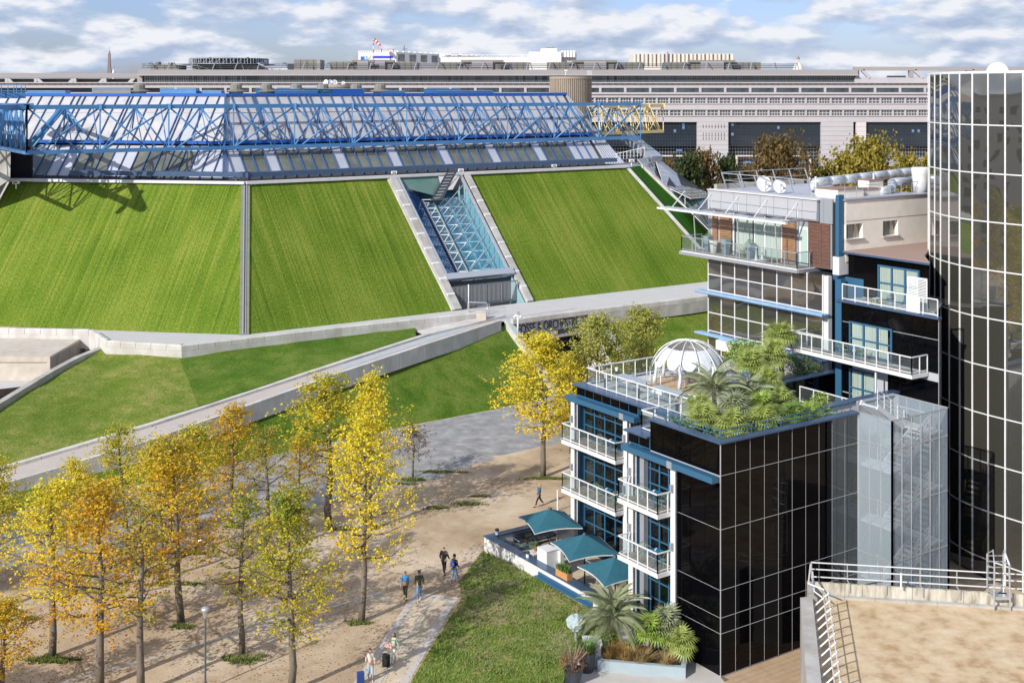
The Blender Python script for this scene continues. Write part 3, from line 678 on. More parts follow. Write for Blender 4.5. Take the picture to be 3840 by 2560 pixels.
# smoke vent and upper window, header
m=MB(); m.hexa([AV(.40,dTv-.4)+n_*.3,AV(.55,dTv-.5)+n_*.3,AF(.84,dTp-.1,.5),AF(.70,dTp-.1,.5),AV(.40,dTv-.4)+n_*.8,AV(.55,dTv-.5)+n_*.8,AF(.84,dTp-.1,1.),AF(.70,dTp-.1,1.)]); build(m,'smoke_vent',M['dark_metal'],at)
for k in range(9):
    f=(k+.6)/9.5; p=AV(.44,dTv-.4).lerp(AF(.73,dTp-.1,.2),f)+n_*.85; q=AV(.52,dTv-.4).lerp(AF(.81,dTp-.1,.2),f)+n_*.85
    m=MB(); m.beam(p,q,.1,.12); build(m,'vent_blade',M['galv'],at)
m=MB(); m.hexa([AF(.10,dTp-.9,-.3),AF(.62,dTp-1.9,-.9),AF(.62,dTp-.05,.0),AF(.10,dTp-.05,.0)]+[p+n_*.06 for p in (AF(.10,dTp-.9,-.3),AF(.62,dTp-1.9,-.9),AF(.62,dTp-.05,.0),AF(.10,dTp-.05,.0))]); build(m,'teal_pane',M['wing_glass3'],at)
abar('header_bar',[(AF(.0,dTp,.2),AF(.72,dTp,.2))],.3,.3,M['grey_metal'])
abar('lintel',[(AF(.04,dB-.15,.25),AF(.96,dB-.15,.25))],.8,.5,M['galv'])
# gates under the lintel
gt0=AF(.05,dB-.8,-.1); gt1=AF(.95,dB-.8,-.1); gz=ZT+.02; dirg=(gt1-gt0); dirg.z=0; wg=dirg.length; dirg.normalize(); nin=Vector((-dirg.y,dirg.x,0)); g0=Vector((gt0.x,gt0.y,gz))-nin*.9
gh=min(2.25,dB-.55)
M['gate']=mat('gate_steel',(.20,.235,.28),.45,.5)
m=MB(); m.hexa([g0+nin*1.2,g0+dirg*wg+nin*1.2,g0+dirg*wg+nin*1.25,g0+nin*1.25]+[p+EZ*2.6 for p in (g0+nin*1.2,g0+dirg*wg+nin*1.2,g0+dirg*wg+nin*1.25,g0+nin*1.25)]); build(m,'dark_opening',M['core'],at)
ng=4
for k in range(ng):
    gt=build(MB().beam(g0+dirg*(wg*k/ng+.08)+EZ*.15,g0+dirg*(wg*(k+1)/ng-.08)+EZ*.15,.06,.25).beam(g0+dirg*(wg*k/ng+.08)+EZ*gh,g0+dirg*(wg*(k+1)/ng-.08)+EZ*gh,.06,.12).beam(g0+dirg*(wg*k/ng+.08)+EZ*.0,g0+dirg*(wg*k/ng+.08)+EZ*gh,.08,.08).beam(g0+dirg*(wg*(k+1)/ng-.08),g0+dirg*(wg*(k+1)/ng-.08)+EZ*gh,.08,.08),'gate_leaf',M['gate'],at)
    for j in range(12):
        p=g0+dirg*(wg*k/ng+.16+j*(wg/ng-.3)/11.); build(MB().beam(p+EZ*.2,p+EZ*(gh-.05),.05,.04),'gate_bar',M['galv'],gt)
# outer rib feet
for x,w in ((-.05,.9),(.98,.9)):
    p=AF(x,0,0)
# ---- trusses
TB0=PX(101,573,128.1); TB1=PX(2402,516,173.4)
T0=Vector((TB0.x,TB0.y,23.36)); T1=Vector((TB1.x,TB1.y,23.16)); TD=(T1-T0).normalized(); TN=Vector((-TD.y,TD.x,0)).normalized()
TH=4.75; BW=3.0; NP=11
def truss(name,label,a,b,h,wd,npan,mt,loc,inn,fw=.28,dg=.2,back=True,ext0=0,big=True):
    t=thing(name,label,'truss',a); dd=(b-a)/npan; D=dd.normalized()
    def bar(nm,p,q,r,n=7,m_=None):
        build(MB().tube([p,q],r,n),nm,m_ or mt,t,True)
    def beam(nm,p,q,w_,h_): build(MB().beam(p,q,w_,h_),nm,mt,t)
    beam('bottom_chord',a,b,.3,.42); beam('top_chord',a-D*ext0+EZ*h,b+EZ*h,.34,.46)
    if back:
        beam('top_chord',a+inn*wd+EZ*h,b+inn*wd+EZ*h,.3,.4)
    for i in range(npan+1):
        p=a+dd*i; build(MB().beam(p,p+EZ*h,.13,.13),'post',mt,t)
        build(MB().beam(p+EZ*(h-.3),p+EZ*(h+.3),.42,.5),'joint_plate',mt,t)
        if back: bar('cross_bar',p+EZ*h,p+inn*wd+EZ*h,.09); bar('brace',p+inn*wd+EZ*h,p+inn*.6+EZ*.2,.06)
    for i in range(npan):
        p=a+dd*i; q=a+dd*(i+1); mid=p.lerp(q,.62)
        bar('diagonal',p+EZ*(h-.2)+D*.2,p.lerp(q,.70)+EZ*.1,.095); bar('diagonal',q+EZ*(h-.2)-D*.2,p.lerp(q,.02)+EZ*.1 if i%2 else p.lerp(q,.12)+EZ*.1,.105)
        if back:
            c=p.lerp(q,.62); tp=c+inn*wd+EZ*(h-.1)
            bar('diagonal',tp,p+inn*.7+D*.4+EZ*.1,.11); bar('diagonal',tp,q+inn*.7+EZ*.1,.09); bar('strut',tp,c+inn*(wd+1.2)+EZ*2.2,.08); bar('brace',tp,c,.055); bar('brace',tp,c.lerp(q,.5)+EZ*.1,.05); bar('brace',tp,p.lerp(q,.35),.05)
    return t
tr=truss('roof_truss','long blue steel truss spanning in front of the grey arena roof',T0,T1,TH,BW,NP,M['truss'],None,TN,ext0=5)
PN=TN
# crossing truss at the left end, running back over the roof
q0=T0-TD*1.6; 
tr2=truss('roof_truss','blue steel crossing truss at the left edge, seen end-on beside the long truss',q0-TD*4.0+TN*.6,q0-TD*4.6+TN*24,TH,2.6,6,M['truss'],None,TD,)
tr3=truss('roof_truss','short blue steel truss end closing the left corner of the long truss',T0+Vector((0,0,0)),T0+TN*14,TH,2.2,5,M['truss'],None,-TD,back=False)
# thick struts of the left support
m=thing('truss_strut','thick pale blue tubular struts standing behind the left end of the truss','strut',PX(300,560,134))
for a,b,r in ((PX(110,545,137),PX(228,412,139),.33),(PX(20,410,138),PX(95,540,136),.30),(PX(228,412,139),PX(325,515,149),.28),(PX(10,412,123),PX(-10,548,123),.30)):
    build(MB().tube([a,b],r,10),'tube',M['truss'],m,True)
# off-frame corner of the truss frame towards the plaza (it throws the V shadow on the grass)
c0=T0-TD*13+EZ*TH; 
c0=Vector((-52.8,118.3,28.1))
tv=thing('truss_corner','blue truss corner reaching out beyond the left edge over the grass slope','truss',c0)
vA=c0; 
for a,b in ((c0,c0+TN*22),(c0,T0+TN*1.5+EZ*TH)):
    build(MB().beam(a,b,.62,.62),'chord',M['truss'],tv)
cE=T0+TN*1.5+EZ*TH
build(MB().tube([c0+TN*6,c0.lerp(cE,.55)],.2,6),'brace',M['truss'],tv)
# yellow truss behind the right end
ya=Vector((T1.x,T1.y,0))
Y0=PX(2300,500,176); Y1=PX(2487,492,182)
yt=truss('roof_truss','cream yellow steel truss sticking out behind the right end of the blue one',Vector((Y0.x-2,Y0.y-4,Y1.z)),Y1,8.2 if False else (492-396)/F*182,3.2,4,M['yellow'],None,Vector((-TD.y,TD.x,0)),big=False)
# roof-top things along the edge
def roofpt(u,dd=1.,z=ztop):
    k=(u-CX)/F; # along right top edge line + offset inwards
    o=(QR(k1(9.4),9.4)+N1*dd) if u>845 else (QL(k1(9.4),9.4)+N2*dd); D=R1 if u>845 else R2
    t=(k*o.y-o.x)/(D.x-k*D.y); p=o+D*t; return Vector((p.x,p.y,z)),D
rnd=random.Random(3)
bl=[(100,245,'blue'),(345,490,'green'),(350,405,'blue'),(600,735,'blue'),(735,830,'blue'),(960,1125,'blue'),(1030,1190,'blue'),(1140,1250,'teal'),(1225,1355,'blue'),(1250,1360,'blue2'),(1430,1515,'blue'),(1590,1725,'blue'),(1640,1850,'blue')]
lab=['first long blue sheet-metal roof box from the left edge','flat green roof panel left of the blue boxes','small blue roof box standing against the green panel','blue roof box with pale graffiti','blue roof box just left of the roof corner','blue graffiti box between two grey cowls','low blue box in front of the graffiti box','teal box left of the concrete drum','blue roof box below the satellite dishes','darker blue box beside the concrete drum','short blue roof box right of the drum','flat blue roof box near the middle of the edge','rightmost long flat blue roof box']
for i,(u0,u1,c) in enumerate(bl):
    p,D=roofpt(u0,1.+.8*(i%3)); q,_=roofpt(u1,1.+.8*(i%3)); hgt=.55+.25*(i%2)
    mt={'blue':M['truss'],'blue2':M['truss2'],'green':M['olive'],'teal':M['teal']}[c]
    b=thing('roof_box',lab[i],'roof box',p,group='metal boxes on the arena roof edge'); n=Vector((0,1,0))*1.8
    build(MB().hexa([p,q,q+n,p+n,p+EZ*hgt,q+EZ*hgt,q+n+EZ*hgt,p+n+EZ*hgt]),'box_body',mt,b)
    d_=(q-p).normalized(); build(MB().hexa([p-EZ*0-Vector((0,.06,0))+EZ*hgt,q-Vector((0,.06,0))+EZ*hgt,q+n+EZ*hgt,p+n+EZ*hgt]+[x+EZ*.07 for x in (p-Vector((0,.06,0))+EZ*hgt,q-Vector((0,.06,0))+EZ*hgt,q+n+EZ*hgt,p+n+EZ*hgt)]),'box_lid',M['pale_blue'],b)
cw0=None
for i,u in enumerate((522,885,998,1110,1210,1335,1425)):
    p,_=roofpt(u,3.+(i%2)); 
    if cw0 is None:
        cw0=thing('roof_cowl','grey ribbed ventilation cowl furthest left on the arena roof','vent',p,group='ventilation cowls on the arena roof')
        build(MB().lathe([(.9,0),(.9,.45),(1.3,.5),(1.3,.6),(.75,.75),(.75,1.3),(.5,1.5),(0,1.52)],n=10),'cowl',M['olive'],cw0,world=False)
        build(MB().lathe([(1.5,.02),(1.5,.12),(.9,.14)],n=10),'base_plate',M['grey_metal'],cw0,world=False)
    else: dup(cw0,p,label='grey ribbed ventilation cowl, '+['','first left of the roof corner','above the roof corner','right of the roof corner','below the satellite dishes','right of the concrete drum','furthest right one'][i]+' on the arena roof')
# concrete drums
M['ribbed']=mat('ribbed_concrete',(.36,.30,.24),.95,var=(.27,.225,.18),vscale=3,stretch=(3,3,.3))
def drum(cx_,cy_,r,z0,z1,label,stripe=True):
    t=thing('concrete_drum',label,'tower',(cx_,cy_,z0)); m=MB(); n=64
    prof=[]
    for k in range(n):
        a=2*math.pi*k/n
        for rr,da in ((r,-.25),(r,.25),(r-.12,.3),(r-.12,.7)): prof.append((cx_+rr*math.cos(a+da*2*math.pi/n),cy_+rr*math.sin(a+da*2*math.pi/n)))
    m.prism(prof,z0,z1-.35); build(m,'shaft',M['ribbed'],t); build(MB().lathe([(r+.05,z1-.35),(r+.05,z1),(r-.4,z1),(r-.4,z1-.2),(0,z1-.2)],(cx_,cy_,0),48),'rim',M['ribbed'],t); return t
dp=PX(2140,288,186); dr_=drum(dp.x,dp.y,3.2,20,31.9,'tall round ribbed concrete tower rising behind the arena roof')
build(MB().lathe([(3.3,24.3),(3.3,24.5)],(dp.x,dp.y,0),48),'band',M['stain'],dr_)
m=MB()
for k in range(5): m.beam(PX(2203+k*4,283,183.5),PX(2203+k*4,265,183.5),.05)
m.beam(PX(2203,266,183.5),PX(2220,266,183.5),.05); build(m,'roof_rail',M['white'],dr_)
build(MB().tube([PX(2122,283,184),PX(2122,262,184)],.08).box(PX(2117,266,184).x,PX(2127,266,184).x,183.8,184.2,PX(0,268,184).z,PX(0,262,184).z),'camera_mast',M['white'],dr_)
d2=PX(1265,320,172); ds=drum(d2.x,d2.y,2.1,28.5,30.65,'short dark concrete drum carrying the satellite dishes on the arena roof')
build(MB().box(d2.x-.7,d2.x+.1,d2.y-2.2,d2.y-2.0,28.9,29.9),'hatch',M['truss2'],ds)
def dish(name,label,p,r,yaw,pitch,mt,group,pole=.5):
    t=thing(name,label,'satellite dish',p,yaw,group); m=MB(); c=Vector((0,0,pole+r*.9)); n=20; d=Vector((0,-math.cos(pitch),math.sin(pitch))); x=Vector((1,0,0)); y=d.cross(x)
    rings=[(0,.0),(.35,.03),(.7,.12),(1,.25)]
    b=len(m.v)
    for rr,dp_ in rings:
        for k in range(n): a=2*math.pi*k/n; m.v.append(tuple(c+x*(math.cos(a)*rr*r*.92)+y*(math.sin(a)*rr*r)+d*(dp_*r*.55)))
    for i in range(3):
        for k in range(n): k2=(k+1)%n; m.f.append((i*n+k,i*n+k2,(i+1)*n+k2,(i+1)*n+k)); m.mi.append(0)
    build(m,'reflector',mt,t,True,world=False); build(MB().tube([(0,.1,0),(0,.1,pole+r*.5),c-d*.05],.05),'mast',M['galv'],t,world=False)
    build(MB().tube([c-y*r*.9+d*.15*r,c+d*r*.75],.03).tube([c+d*r*.7,c+d*r*.95],.09),'feed_arm',M['galv'],t,world=False); return t
for i,(u,lb) in enumerate(((1222,'leftmost of the row of satellite dishes on the concrete drum'),(1238,'second dish from the left on the drum, turned dark blue-grey'),(1255,'third and largest pale dish on the concrete drum'),(1287,'small satellite dish alone at the right side of the drum'))):
    p=PX(u,0,171.5); dish('satellite_dish',lb,(p.x,p.y,30.4),.42 if i<3 else .3,(-.5,.1,.5,.2)[i],.3,M['white'] if i!=1 else M['grey_metal'],'satellite dishes on the arena roof',.15)
# left dark recess
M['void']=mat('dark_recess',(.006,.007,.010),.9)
rw_=thing('arena_side_wall','grey concrete side wall with graffiti under the left end of the truss','wall',PX(10,620,128))
build(MB().hexa([PX(-90,760,134),PX(38,672,134),PX(38,672,139),PX(-90,760,139),PX(-90,550,134),PX(40,570,134),PX(40,570,139),PX(-90,550,139)]),'wall_face',M['concrete'],rw_)
build(MB().box(PX(36,0,139).x-1,PX(36,0,139).x+2.5,139,139.4,19.6,24.3),'dark_opening',M['void'],rw_)
# gangway on the left, above the truss
gg=thing('roof_gangway','blue steel gangway with railings above the left end of the arena roof','walkway',PX(60,360,140))
build(MB().beam(PX(-60,358,140),PX(95,358,142),1.2,.7),'deck',M['truss'],gg)
m=MB()
for u in (-20,5,30,52,62,80,95): m.beam(PX(u,352,139.5),PX(u,318,139.5),.06)
for v in (318,330,341): m.beam(PX(-60,v,139.5),PX(95,v,139.5),.06)
build(m,'railing',M['truss'],gg)
build(MB().beam(PX(-60,392,138),PX(124,392,139),.8,.25),'lower_deck',M['truss'],gg)
# cctv heads on the ledge
cc0=None
for i,(u,v,lb) in enumerate(((60,688,'camera box at the left end of the ledge above the grass'),(885,668,'white camera on the ledge above the ridge drain'),(1478,650,'white camera on a post at the left top corner of the atrium'),(1728,642,'camera at the right top corner of the atrium'),(2078,624,'small white camera on the ledge right of the atrium'),(2368,606,'camera at the right corner where the slopes meet'))):
    p=PX(u,v,CB.y-2.+max(0,(u-836))*.021)
    if cc0 is None:
        cc0=thing('ledge_camera','a','camera',p,group='cameras on the arena ledge')
        build(MB().tube([(0,0,-.6),(0,0,0)],.07),'post',M['white'],cc0,world=False); build(MB().box(-.35,.35,-.2,.2,-.05,.3),'housing',M['white'],cc0,world=False); build(MB().box(-.2,.2,-.28,-.2,.02,.22),'lens_hood',M['stain'],cc0,world=False)
        cc0['label']=lb
    else: dup(cc0,p,label=lb)
# =================== ministry across the street
YM=340.; S_=YM/F
def mx_(u): return (u-CX)*S_
def mz_(v): return H-(v-HV)*S_
mn_t=thing('office_building','very long grey stone office building with window bands behind the arena','building',(0,YM,0))
def mb(name,u0,u1,v0,v1,y0,y1,mt,par=None,label=None):
    return build(MB().box(mx_(u0),mx_(u1),YM+y0,YM+y1,mz_(v1),mz_(v0)),name,mt,par or mn_t,label=label)
# wall bands
mb('wall',-600,4300,310,330,0,30,M['min_stone'])
mb('ledge',-600,4300,309,312.5,-.8,.02,M['min_stone']); mb('ledge',-600,4300,350.5,353.5,-.5,.02,M['min_stone'])
mb('wall',-600,4300,347,366,0.01,30,M['min_stone']); mb('wall',-600,4300,388,411.5,0,30,M['min_stone']); mb('wall',-600,4300,434,458,0,30,M['min_stone'])
for v in (365,389.5,411,435.5): mb('string_course',-600,4300,v-.9,v+.9,-.25,.05,M['min_stone'])
mb('dark_backing',-600,4300,329,460,1.0,20,M['min_glass'])
mb('roof_slab',520,3215,262,283,-.6,30,M['min_stone2']); mb('ledge',520,3215,281.5,284,-1.2,0,M['min_stone'])
mb('glazing_back',535,3205,284,311,.9,20,M['min_glass'])
mb('end_block',515,534,273,310,-.2,20,M['min_stone2'])
# glazed strip panes: 300 built
wpx=(3205-537)/296.
for i in range(296):
    u=537+i*wpx
    piece('strip_pane',mn_t,(mx_(u)+.04,YM+.55,mz_(310)),(1,0,0),(0,0,1),wpx*S_-.1,1.83,.05,M['min_win'],jit=.02)
m=MB()
for i in range(297): 
    u=537+i*wpx; m.box(mx_(u)-.04,mx_(u)+.04,YM+.35,YM+.6,mz_(310.5),mz_(284))
m.box(mx_(537),mx_(3205),YM+.3,YM+.6,mz_(297.5),mz_(296.2)); o=build(m,'strip_mullions',M['dark_metal'],mn_t); o['kind']='stuff'
m=MB()
for i in range(-20,150):
    u=40+i*23.4
    m.box(mx_(u)-.22,mx_(u)+.22,YM-.25,YM,mz_(318.5),mz_(315.5))
o=build(m,'round_vents',M['min_stone2'],mn_t); o['kind']='stuff'
# band 1 : wide bays of narrow windows ; each bay one window with its frame
def winmesh(w,h,n,rows,fr,pane,t=.12,deep=.3):
    m=MB(); m.cur=0; m.box(0,w,0,.05,0,h); m.cur=1
    for i in range(n+1): x=w*i/n; m.box(x-t/2,x+t/2,-.08,.02,0,h)
    for j in range(rows+1): z=h*j/rows; m.box(0,w,-.1,.0,z-t/2,z+t/2)
    return m.mesh('window',[pane,fr])
wm1=winmesh(83*S_,18.5*S_,12,1,M['dark_metal'],M['min_win'],.10)
for k in range(-7,46):
    u=2724.5+93.7*(k-15)
    if 500<u+90<0: continue
    o=bpy.data.objects.new('window',wm1); link(o,mn_t); o.location=(mx_(u)-0,YM+.3-YM,mz_(348.5)); 
    mb('pillar',u-9.5,u-.5,330,347.2,-.03,1.2,M['min_stone'])
wm2=winmesh(40*S_,20*S_,4,2,M['min_stone'],M['min_win'],.16)
wm3=winmesh(40*S_,20*S_,3,2,M['min_stone'],M['min_win'],.2)
for r,(v0,v1) in enumerate(((367,388),(413,434))):
    for k in range(-14,34):
        u=2560+46.6*k
        o=bpy.data.objects.new('window',wm2 if (k+r)%3 else wm3); link(o,mn_t); o.location=(mx_(u),.35,mz_(v1))
        mb('pillar',u+40.2,u+46.4,v0-1.5,v1+.2,-.0,1.2,M['min_stone'])
# piers with stone courses and recesses
def pier(u0,u1,lab=None,mt=None):
    mb('pier_core',u0+.5,u1-.5,458,745,.12,20,M['min_stone2'])
    v=458; k=0
    while v<740:
        h=17.2; mb('stone_course',u0,u1,v+.5,v+h-.3,0,1,mt or M['min_stone']); v+=h
pier(2614,2731); pier(3079,3200); pier(3211,3248,mt=mat('pale_pier',(.55,.52,.52),.85))
for u in (2637,2648,2659,2670,2683,2694,2705,2716):
    for v0,v1 in ((468,481),(498,510),(513,525)): mb('slot',u-1.,u+1.,v0,v1,-.04,.02,M['core'] if 'core' in M else M['dark_metal'])
mb('pier_left',-600,2150,458,745,0,20,M['min_stone'])
allp=[]
for (u0,u1) in ((2150,2614),(2731,3079),(3248,3520),(3520,4200)):
    mb('recess_back',u0,u1,458,760,3.0,20,M['min_glass']); mb('curtain_frame',u0,u1,457.5,549,1.05,2.9,M['dark_metal'])
    nx=int((u1-u0)/10.55)
    for i in range(nx):
        for j in range(7): allp.append((u0+2+i*(u1-u0-3)/nx,460.5+j*12.5,(u1-u0-3)/nx))
vis=[p for p in allp if p[0]>2380 and p[0]<3490]; vis.sort(key=lambda p:(p[1])); random.seed(5)
M['min_pane']=mat('curtain_pane',(.014,.024,.036),.08,0,ior=1.45,var=(.03,.045,.06),vscale=.2)
M['min_pane2']=mat('curtain_pane_open',(.12,.22,.42),.15,0,ior=1.5)
for p in vis[:298]:
    b=random.random()<.035
    piece('curtain_pane',mn_t,(mx_(p[0])+.07,YM+.95,mz_(p[1]+11.3)),(1,0,0),(0,0,1),p[2]*S_-.16,.78,.05,M['min_pane2'] if b else M['min_pane'],jit=.015)
m=MB()
for p in vis[298:]+[q for q in allp if q not in vis]: 
    m.box(mx_(p[0])+.07,mx_(p[0])+p[2]*S_-.07,YM+.95,YM+1.0,mz_(p[1]+11.3),mz_(p[1]+.8))
o=build(m,'curtain_panes',M['min_pane'],mn_t); o['kind']='stuff'
m=MB()
for (u0,u1) in ((2150,2614),(2731,3079),(3248,3520)):
    for i in range(int((u1-u0)/10.55)): u=u0+2+i*10.55; m.box(mx_(u)-.03,mx_(u)+.03,YM+2.8,YM+3.0,mz_(745),mz_(549))
    v=560
    while v<740: m.box(mx_(u0),mx_(u1),YM+2.75,YM+3.0,mz_(v)-.05,mz_(v)+.05); v+=13
o=build(m,'lower_grid',M['grey_metal'],mn_t); o['kind']='stuff'
for (u0,u1) in ((2762,3045),(2440,2585)):
    for a,b,c,d in ((u0,u1,583,588),(u0,u0+6,588,745),(u1-6,u1,588,745),(u0+92,u0+97,588,650) if u1>3000 else (u0,u0+2,588,600)): mb('portal_frame',a,b,c,d,1.0+.01*(a%7),1.7,M['beige'])
for u,v in ((2925,574),(2985,574),(2800,612),(3100,616),(2540,564),(2548,612)):
    if u<3079: mb('lit_pane',u,u+23,v-6,v+5,2.4,2.6,M['min_pane2'])
# sign on the dark recess at the right, largely hidden by trees
def text(body,size,loc,xd,yd,mt,name,parent,depth=.02,align='LEFT',sp=1.):
    c=bpy.data.curves.new(name,'FONT'); c.body=body; c.size=size; c.extrude=depth; c.align_x=align; c.space_character=sp
    o=bpy.data.objects.new(name,c); COL.objects.link(o); dg=bpy.context.evaluated_depsgraph_get(); dg.update()
    me=bpy.data.meshes.new_from_object(o.evaluated_get(dg)); bpy.data.objects.remove(o); me.materials.clear(); me.materials.append(mt)
    ob=bpy.data.objects.new(name,me); link(ob,parent)
    x=Vector(xd).normalized(); y=Vector(yd).normalized(); z=x.cross(y).normalized(); y=z.cross(x); pl=root_loc(parent) if parent is not None else Vector()
    ob.matrix_basis=Matrix.Translation(Vector(loc)-pl)@Matrix(((x.x,y.x,z.x,0),(x.y,y.y,z.y,0),(x.z,y.z,z.z,0),(0,0,0,1))); return ob
mb('dark_fascia',3255,3500,590,625,1.5,2.5,M['min_stone2'])
text("DE L'ECONOMIE ET DES FINANCES",.95,(mx_(3300),YM+1.4,mz_(611)),(1,0,0),(0,0,1),M['min_stone'],'sign_letters',mn_t,.03)
# open concrete frame left end and right end
mb('frame_beam',-600,515,275,293,-.2,5,M['min_stone2']); mb('frame_base',-600,520,312,330,.01,20,M['min_stone']); mb('frame_back',-600,515,296,313,3,6,M['olive'])
for u in (28,137,285,398): mb('frame_post',u-9,u+1,293,312,-.1,1.2,M['min_stone'])
def mdiag(u0,v0,u1,v1,t=.7): build(MB().beam((mx_(u0),YM+.3,mz_(v0)),(mx_(u1),YM+.3,mz_(v1)),t,.9),'frame_diagonal',M['min_stone'],mn_t)
for a in ((28,293,45,314),(137,293,158,314),(278,293,258,314),(392,293,372,314),(502,293,482,314)): mdiag(*a)
mb('frame_beam',3205,4300,251,265,-.2,2,M['min_stone2']); mb('frame_base',3205,4300,291,311,0.01,20,M['min_stone'])
for u in (3222,3425,3640): mb('frame_post',u-14,u+1,265,291,-.1,1.4,M['min_stone2'])
for a in ((3235,264,3262,292),(3430,264,3462,292),(3645,264,3680,292)): mdiag(*a,1.)
mb('roof_cabin',3349,3410,284,291,3,6,M['min_stone2'])
# rooftop plant
def plant(name,label,cat,u0,u1,v0,v1,y,parts=(),mt=None,group=None,base=263,panels=True):
    t=thing(name,label,cat,(mx_((u0+u1)/2),YM+y,mz_(base)),group=group)
    sc=1+y/YM
    build(MB().box(mx_(u0),mx_(u1),YM+y,YM+y+8,mz_(v1),mz_(v0)),'body',mt or M['olive'],t)
    if panels:
        n=max(2,int((u1-u0)/22)); m=MB()
        for i in range(1,n): u=u0+(u1-u0)*i/n; m.box(mx_(u)-.05,mx_(u)+.05,YM+y-.06,YM+y,mz_(v1),mz_(v0))
        build(m,'panel_joint',M['dark_metal'],t)
    for nm,a,b,c,d,yy,mm in parts: build(MB().box(mx_(a),mx_(b),YM+y+yy,YM+y+yy+3,mz_(d),mz_(c)),nm,mm,t)
    return t
grp='plant rooms on the office roof'
t=plant('plant_room','long low plant room with two stub chimneys left of the round deck','plant room',552,660,243,263,3,[('chimney',564,574,231,243,2,M['olive']),('chimney',612,620,234,243,2,M['olive']),('step',540,552,250,263,.5,M['min_stone2'])],group=grp)
plant('plant_room','tall square grey plant tower right of the round deck','plant room',1093,1192,223,263,4,[('glazed_side',1066,1093,238,263,1,M['dark_metal']),('side_face',1180,1192.2,223,263,-.05,M['min_stone2'])],group=grp)
for i,(a,b,c0_,c1) in enumerate(((1234,1355,1317,1400),(1355,1562,1340,1475),(1640,1985,1728,1888),(2055,2420,2150,2318),(2500,2863,2590,2765))):
    plant('plant_room',('olive plant room just left of the white clinic','olive winged plant room below the white clinic','olive winged plant room in the middle of the roof','olive winged plant room left of the striped box','olive winged plant room at the right end')[i],'plant room',a,b,233 if i else 231,262,2+.4*i,[('raised_centre',c0_,c1,225,234,-.6,M['olive']),('wing_front',c0_+(c1-c0_)*.25,c0_+(c1-c0_)*.75,229,262,-.8,M['min_stone2']),('dark_gap',c1-12,c1+18,243,256,-.5,M['dark_metal']),('dark_gap',c0_-14,c0_+4,239,244,-.5,M['dark_metal'])],group=grp)
# helipad
hp=thing('round_roof_deck','large round lattice-edged landing deck on the left of the office roof','landing deck',(mx_(815),YM+14,mz_(262)))
hc=(mx_(815),YM+14,0); Rr=152*S_
build(MB().lathe([(0,mz_(216)),(Rr,mz_(216)),(Rr,mz_(219)),(Rr-.3,mz_(219))],hc,48),'deck_rim',M['olive'],hp)
build(MB().lathe([(Rr,mz_(236)),(Rr,mz_(239)),(Rr*.55,mz_(246)),(Rr*.5,mz_(263))],hc,48),'underside',M['dark_metal'],hp)
build(MB().lathe([(Rr-1.2,mz_(218)),(Rr-1.2,mz_(238))],hc,48),'inner_ring',M['dark_metal'],hp)
m=MB()
for k in range(72):
    a=2*math.pi*k/72; b=2*math.pi*(k+1)/72; P=lambda q,z,r=Rr:(hc[0]+r*math.cos(q),hc[1]+r*math.sin(q),z)
    m.beam(P(a,mz_(238)),P(a,mz_(217)),.16,.12)
    if k%2: m.beam(P(a,mz_(237)),P(b,mz_(219)),.1,.1)
build(m,'lattice',M['grey_metal'],hp)
m=MB(); m.lathe([(Rr+2.0,mz_(238)),(Rr+2.,mz_(240)),(Rr,mz_(241))],hc,48); build(m,'walkway',M['grey_metal'],hp)
build(MB().box(mx_(700),mx_(955),YM+6,YM+20,mz_(263),mz_(247)),'base_block',M['olive'],hp)
build(MB().beam((mx_(952),YM+6,mz_(236)),(mx_(1010),YM+5,mz_(262)),.8,.3),'stair',M['grey_metal'],hp)
for u in (757,902): build(MB().box(mx_(u),mx_(u+6),YM+8,YM+9,mz_(216),mz_(212)),'light_box',M['dark_metal'],hp)
# railing along the roof: bent posts and rails
rl=thing('roof_railing','pipe railing with bent posts along the front of the office roof','railing',(mx_(1700),YM,mz_(262)))
for v in (241,247.5,254): build(MB().tube([(mx_(530),YM+.6,mz_(v)),(mx_(2990),YM+.6,mz_(v))],.09,5),'rail',M['dark_metal'],rl)
for k in range(30):
    u=545+k*84.; build(MB().tube([(mx_(u),YM-.2,mz_(262)),(mx_(u+3),YM+.1,mz_(250)),(mx_(u+8),YM+.7,mz_(237)),(mx_(u+16),YM+2.5,mz_(236)),(mx_(u+24),YM+3,mz_(260))],.14,5),'post',M['grey_metal'],rl)
# clinic and other white roofs behind (Y = 700)
def far(Yf):
    s=Yf/F; return (lambda u:(u-CX)*s),(lambda v:H-(v-HV)*s),s
X7,Z7,s7=far(700.)
cl=thing('clinic_building','white clinic building with a blue strip sign behind the office roof','building',(X7(1480),700,0))
build(MB().hexa([(X7(1343),700,0),(X7(1486),700,0),(X7(1640)+22,790,0),(X7(1343)+15,790,0),(X7(1343),700,Z7(196)),(X7(1486),700,Z7(196)),(X7(1640)+22,790,Z7(196)),(X7(1343)+15,790,Z7(196))]),'wall',M['white2'],cl)
build(MB().box(X7(1353),X7(1379),699.7,700,Z7(226),Z7(213)),'blue_logo_panel',mat('logo_blue',(.02,.12,.42),.5),cl); build(MB().box(X7(1368),X7(1379),699.6,699.7,Z7(226),Z7(211)),'light_logo_panel',mat('logo_cyan',(.10,.42,.75),.5),cl)
text('4X',3.0,(X7(1365),699.5,Z7(224)),(1,0,0),(0,0,1),M['white'],'logo_letters',cl,.05)
build(MB().box(X7(1398),X7(1473),699.7,700,Z7(218),Z7(211)),'blue_strip_sign',mat('strip_blue',(.01,.04,.55),.4),cl)
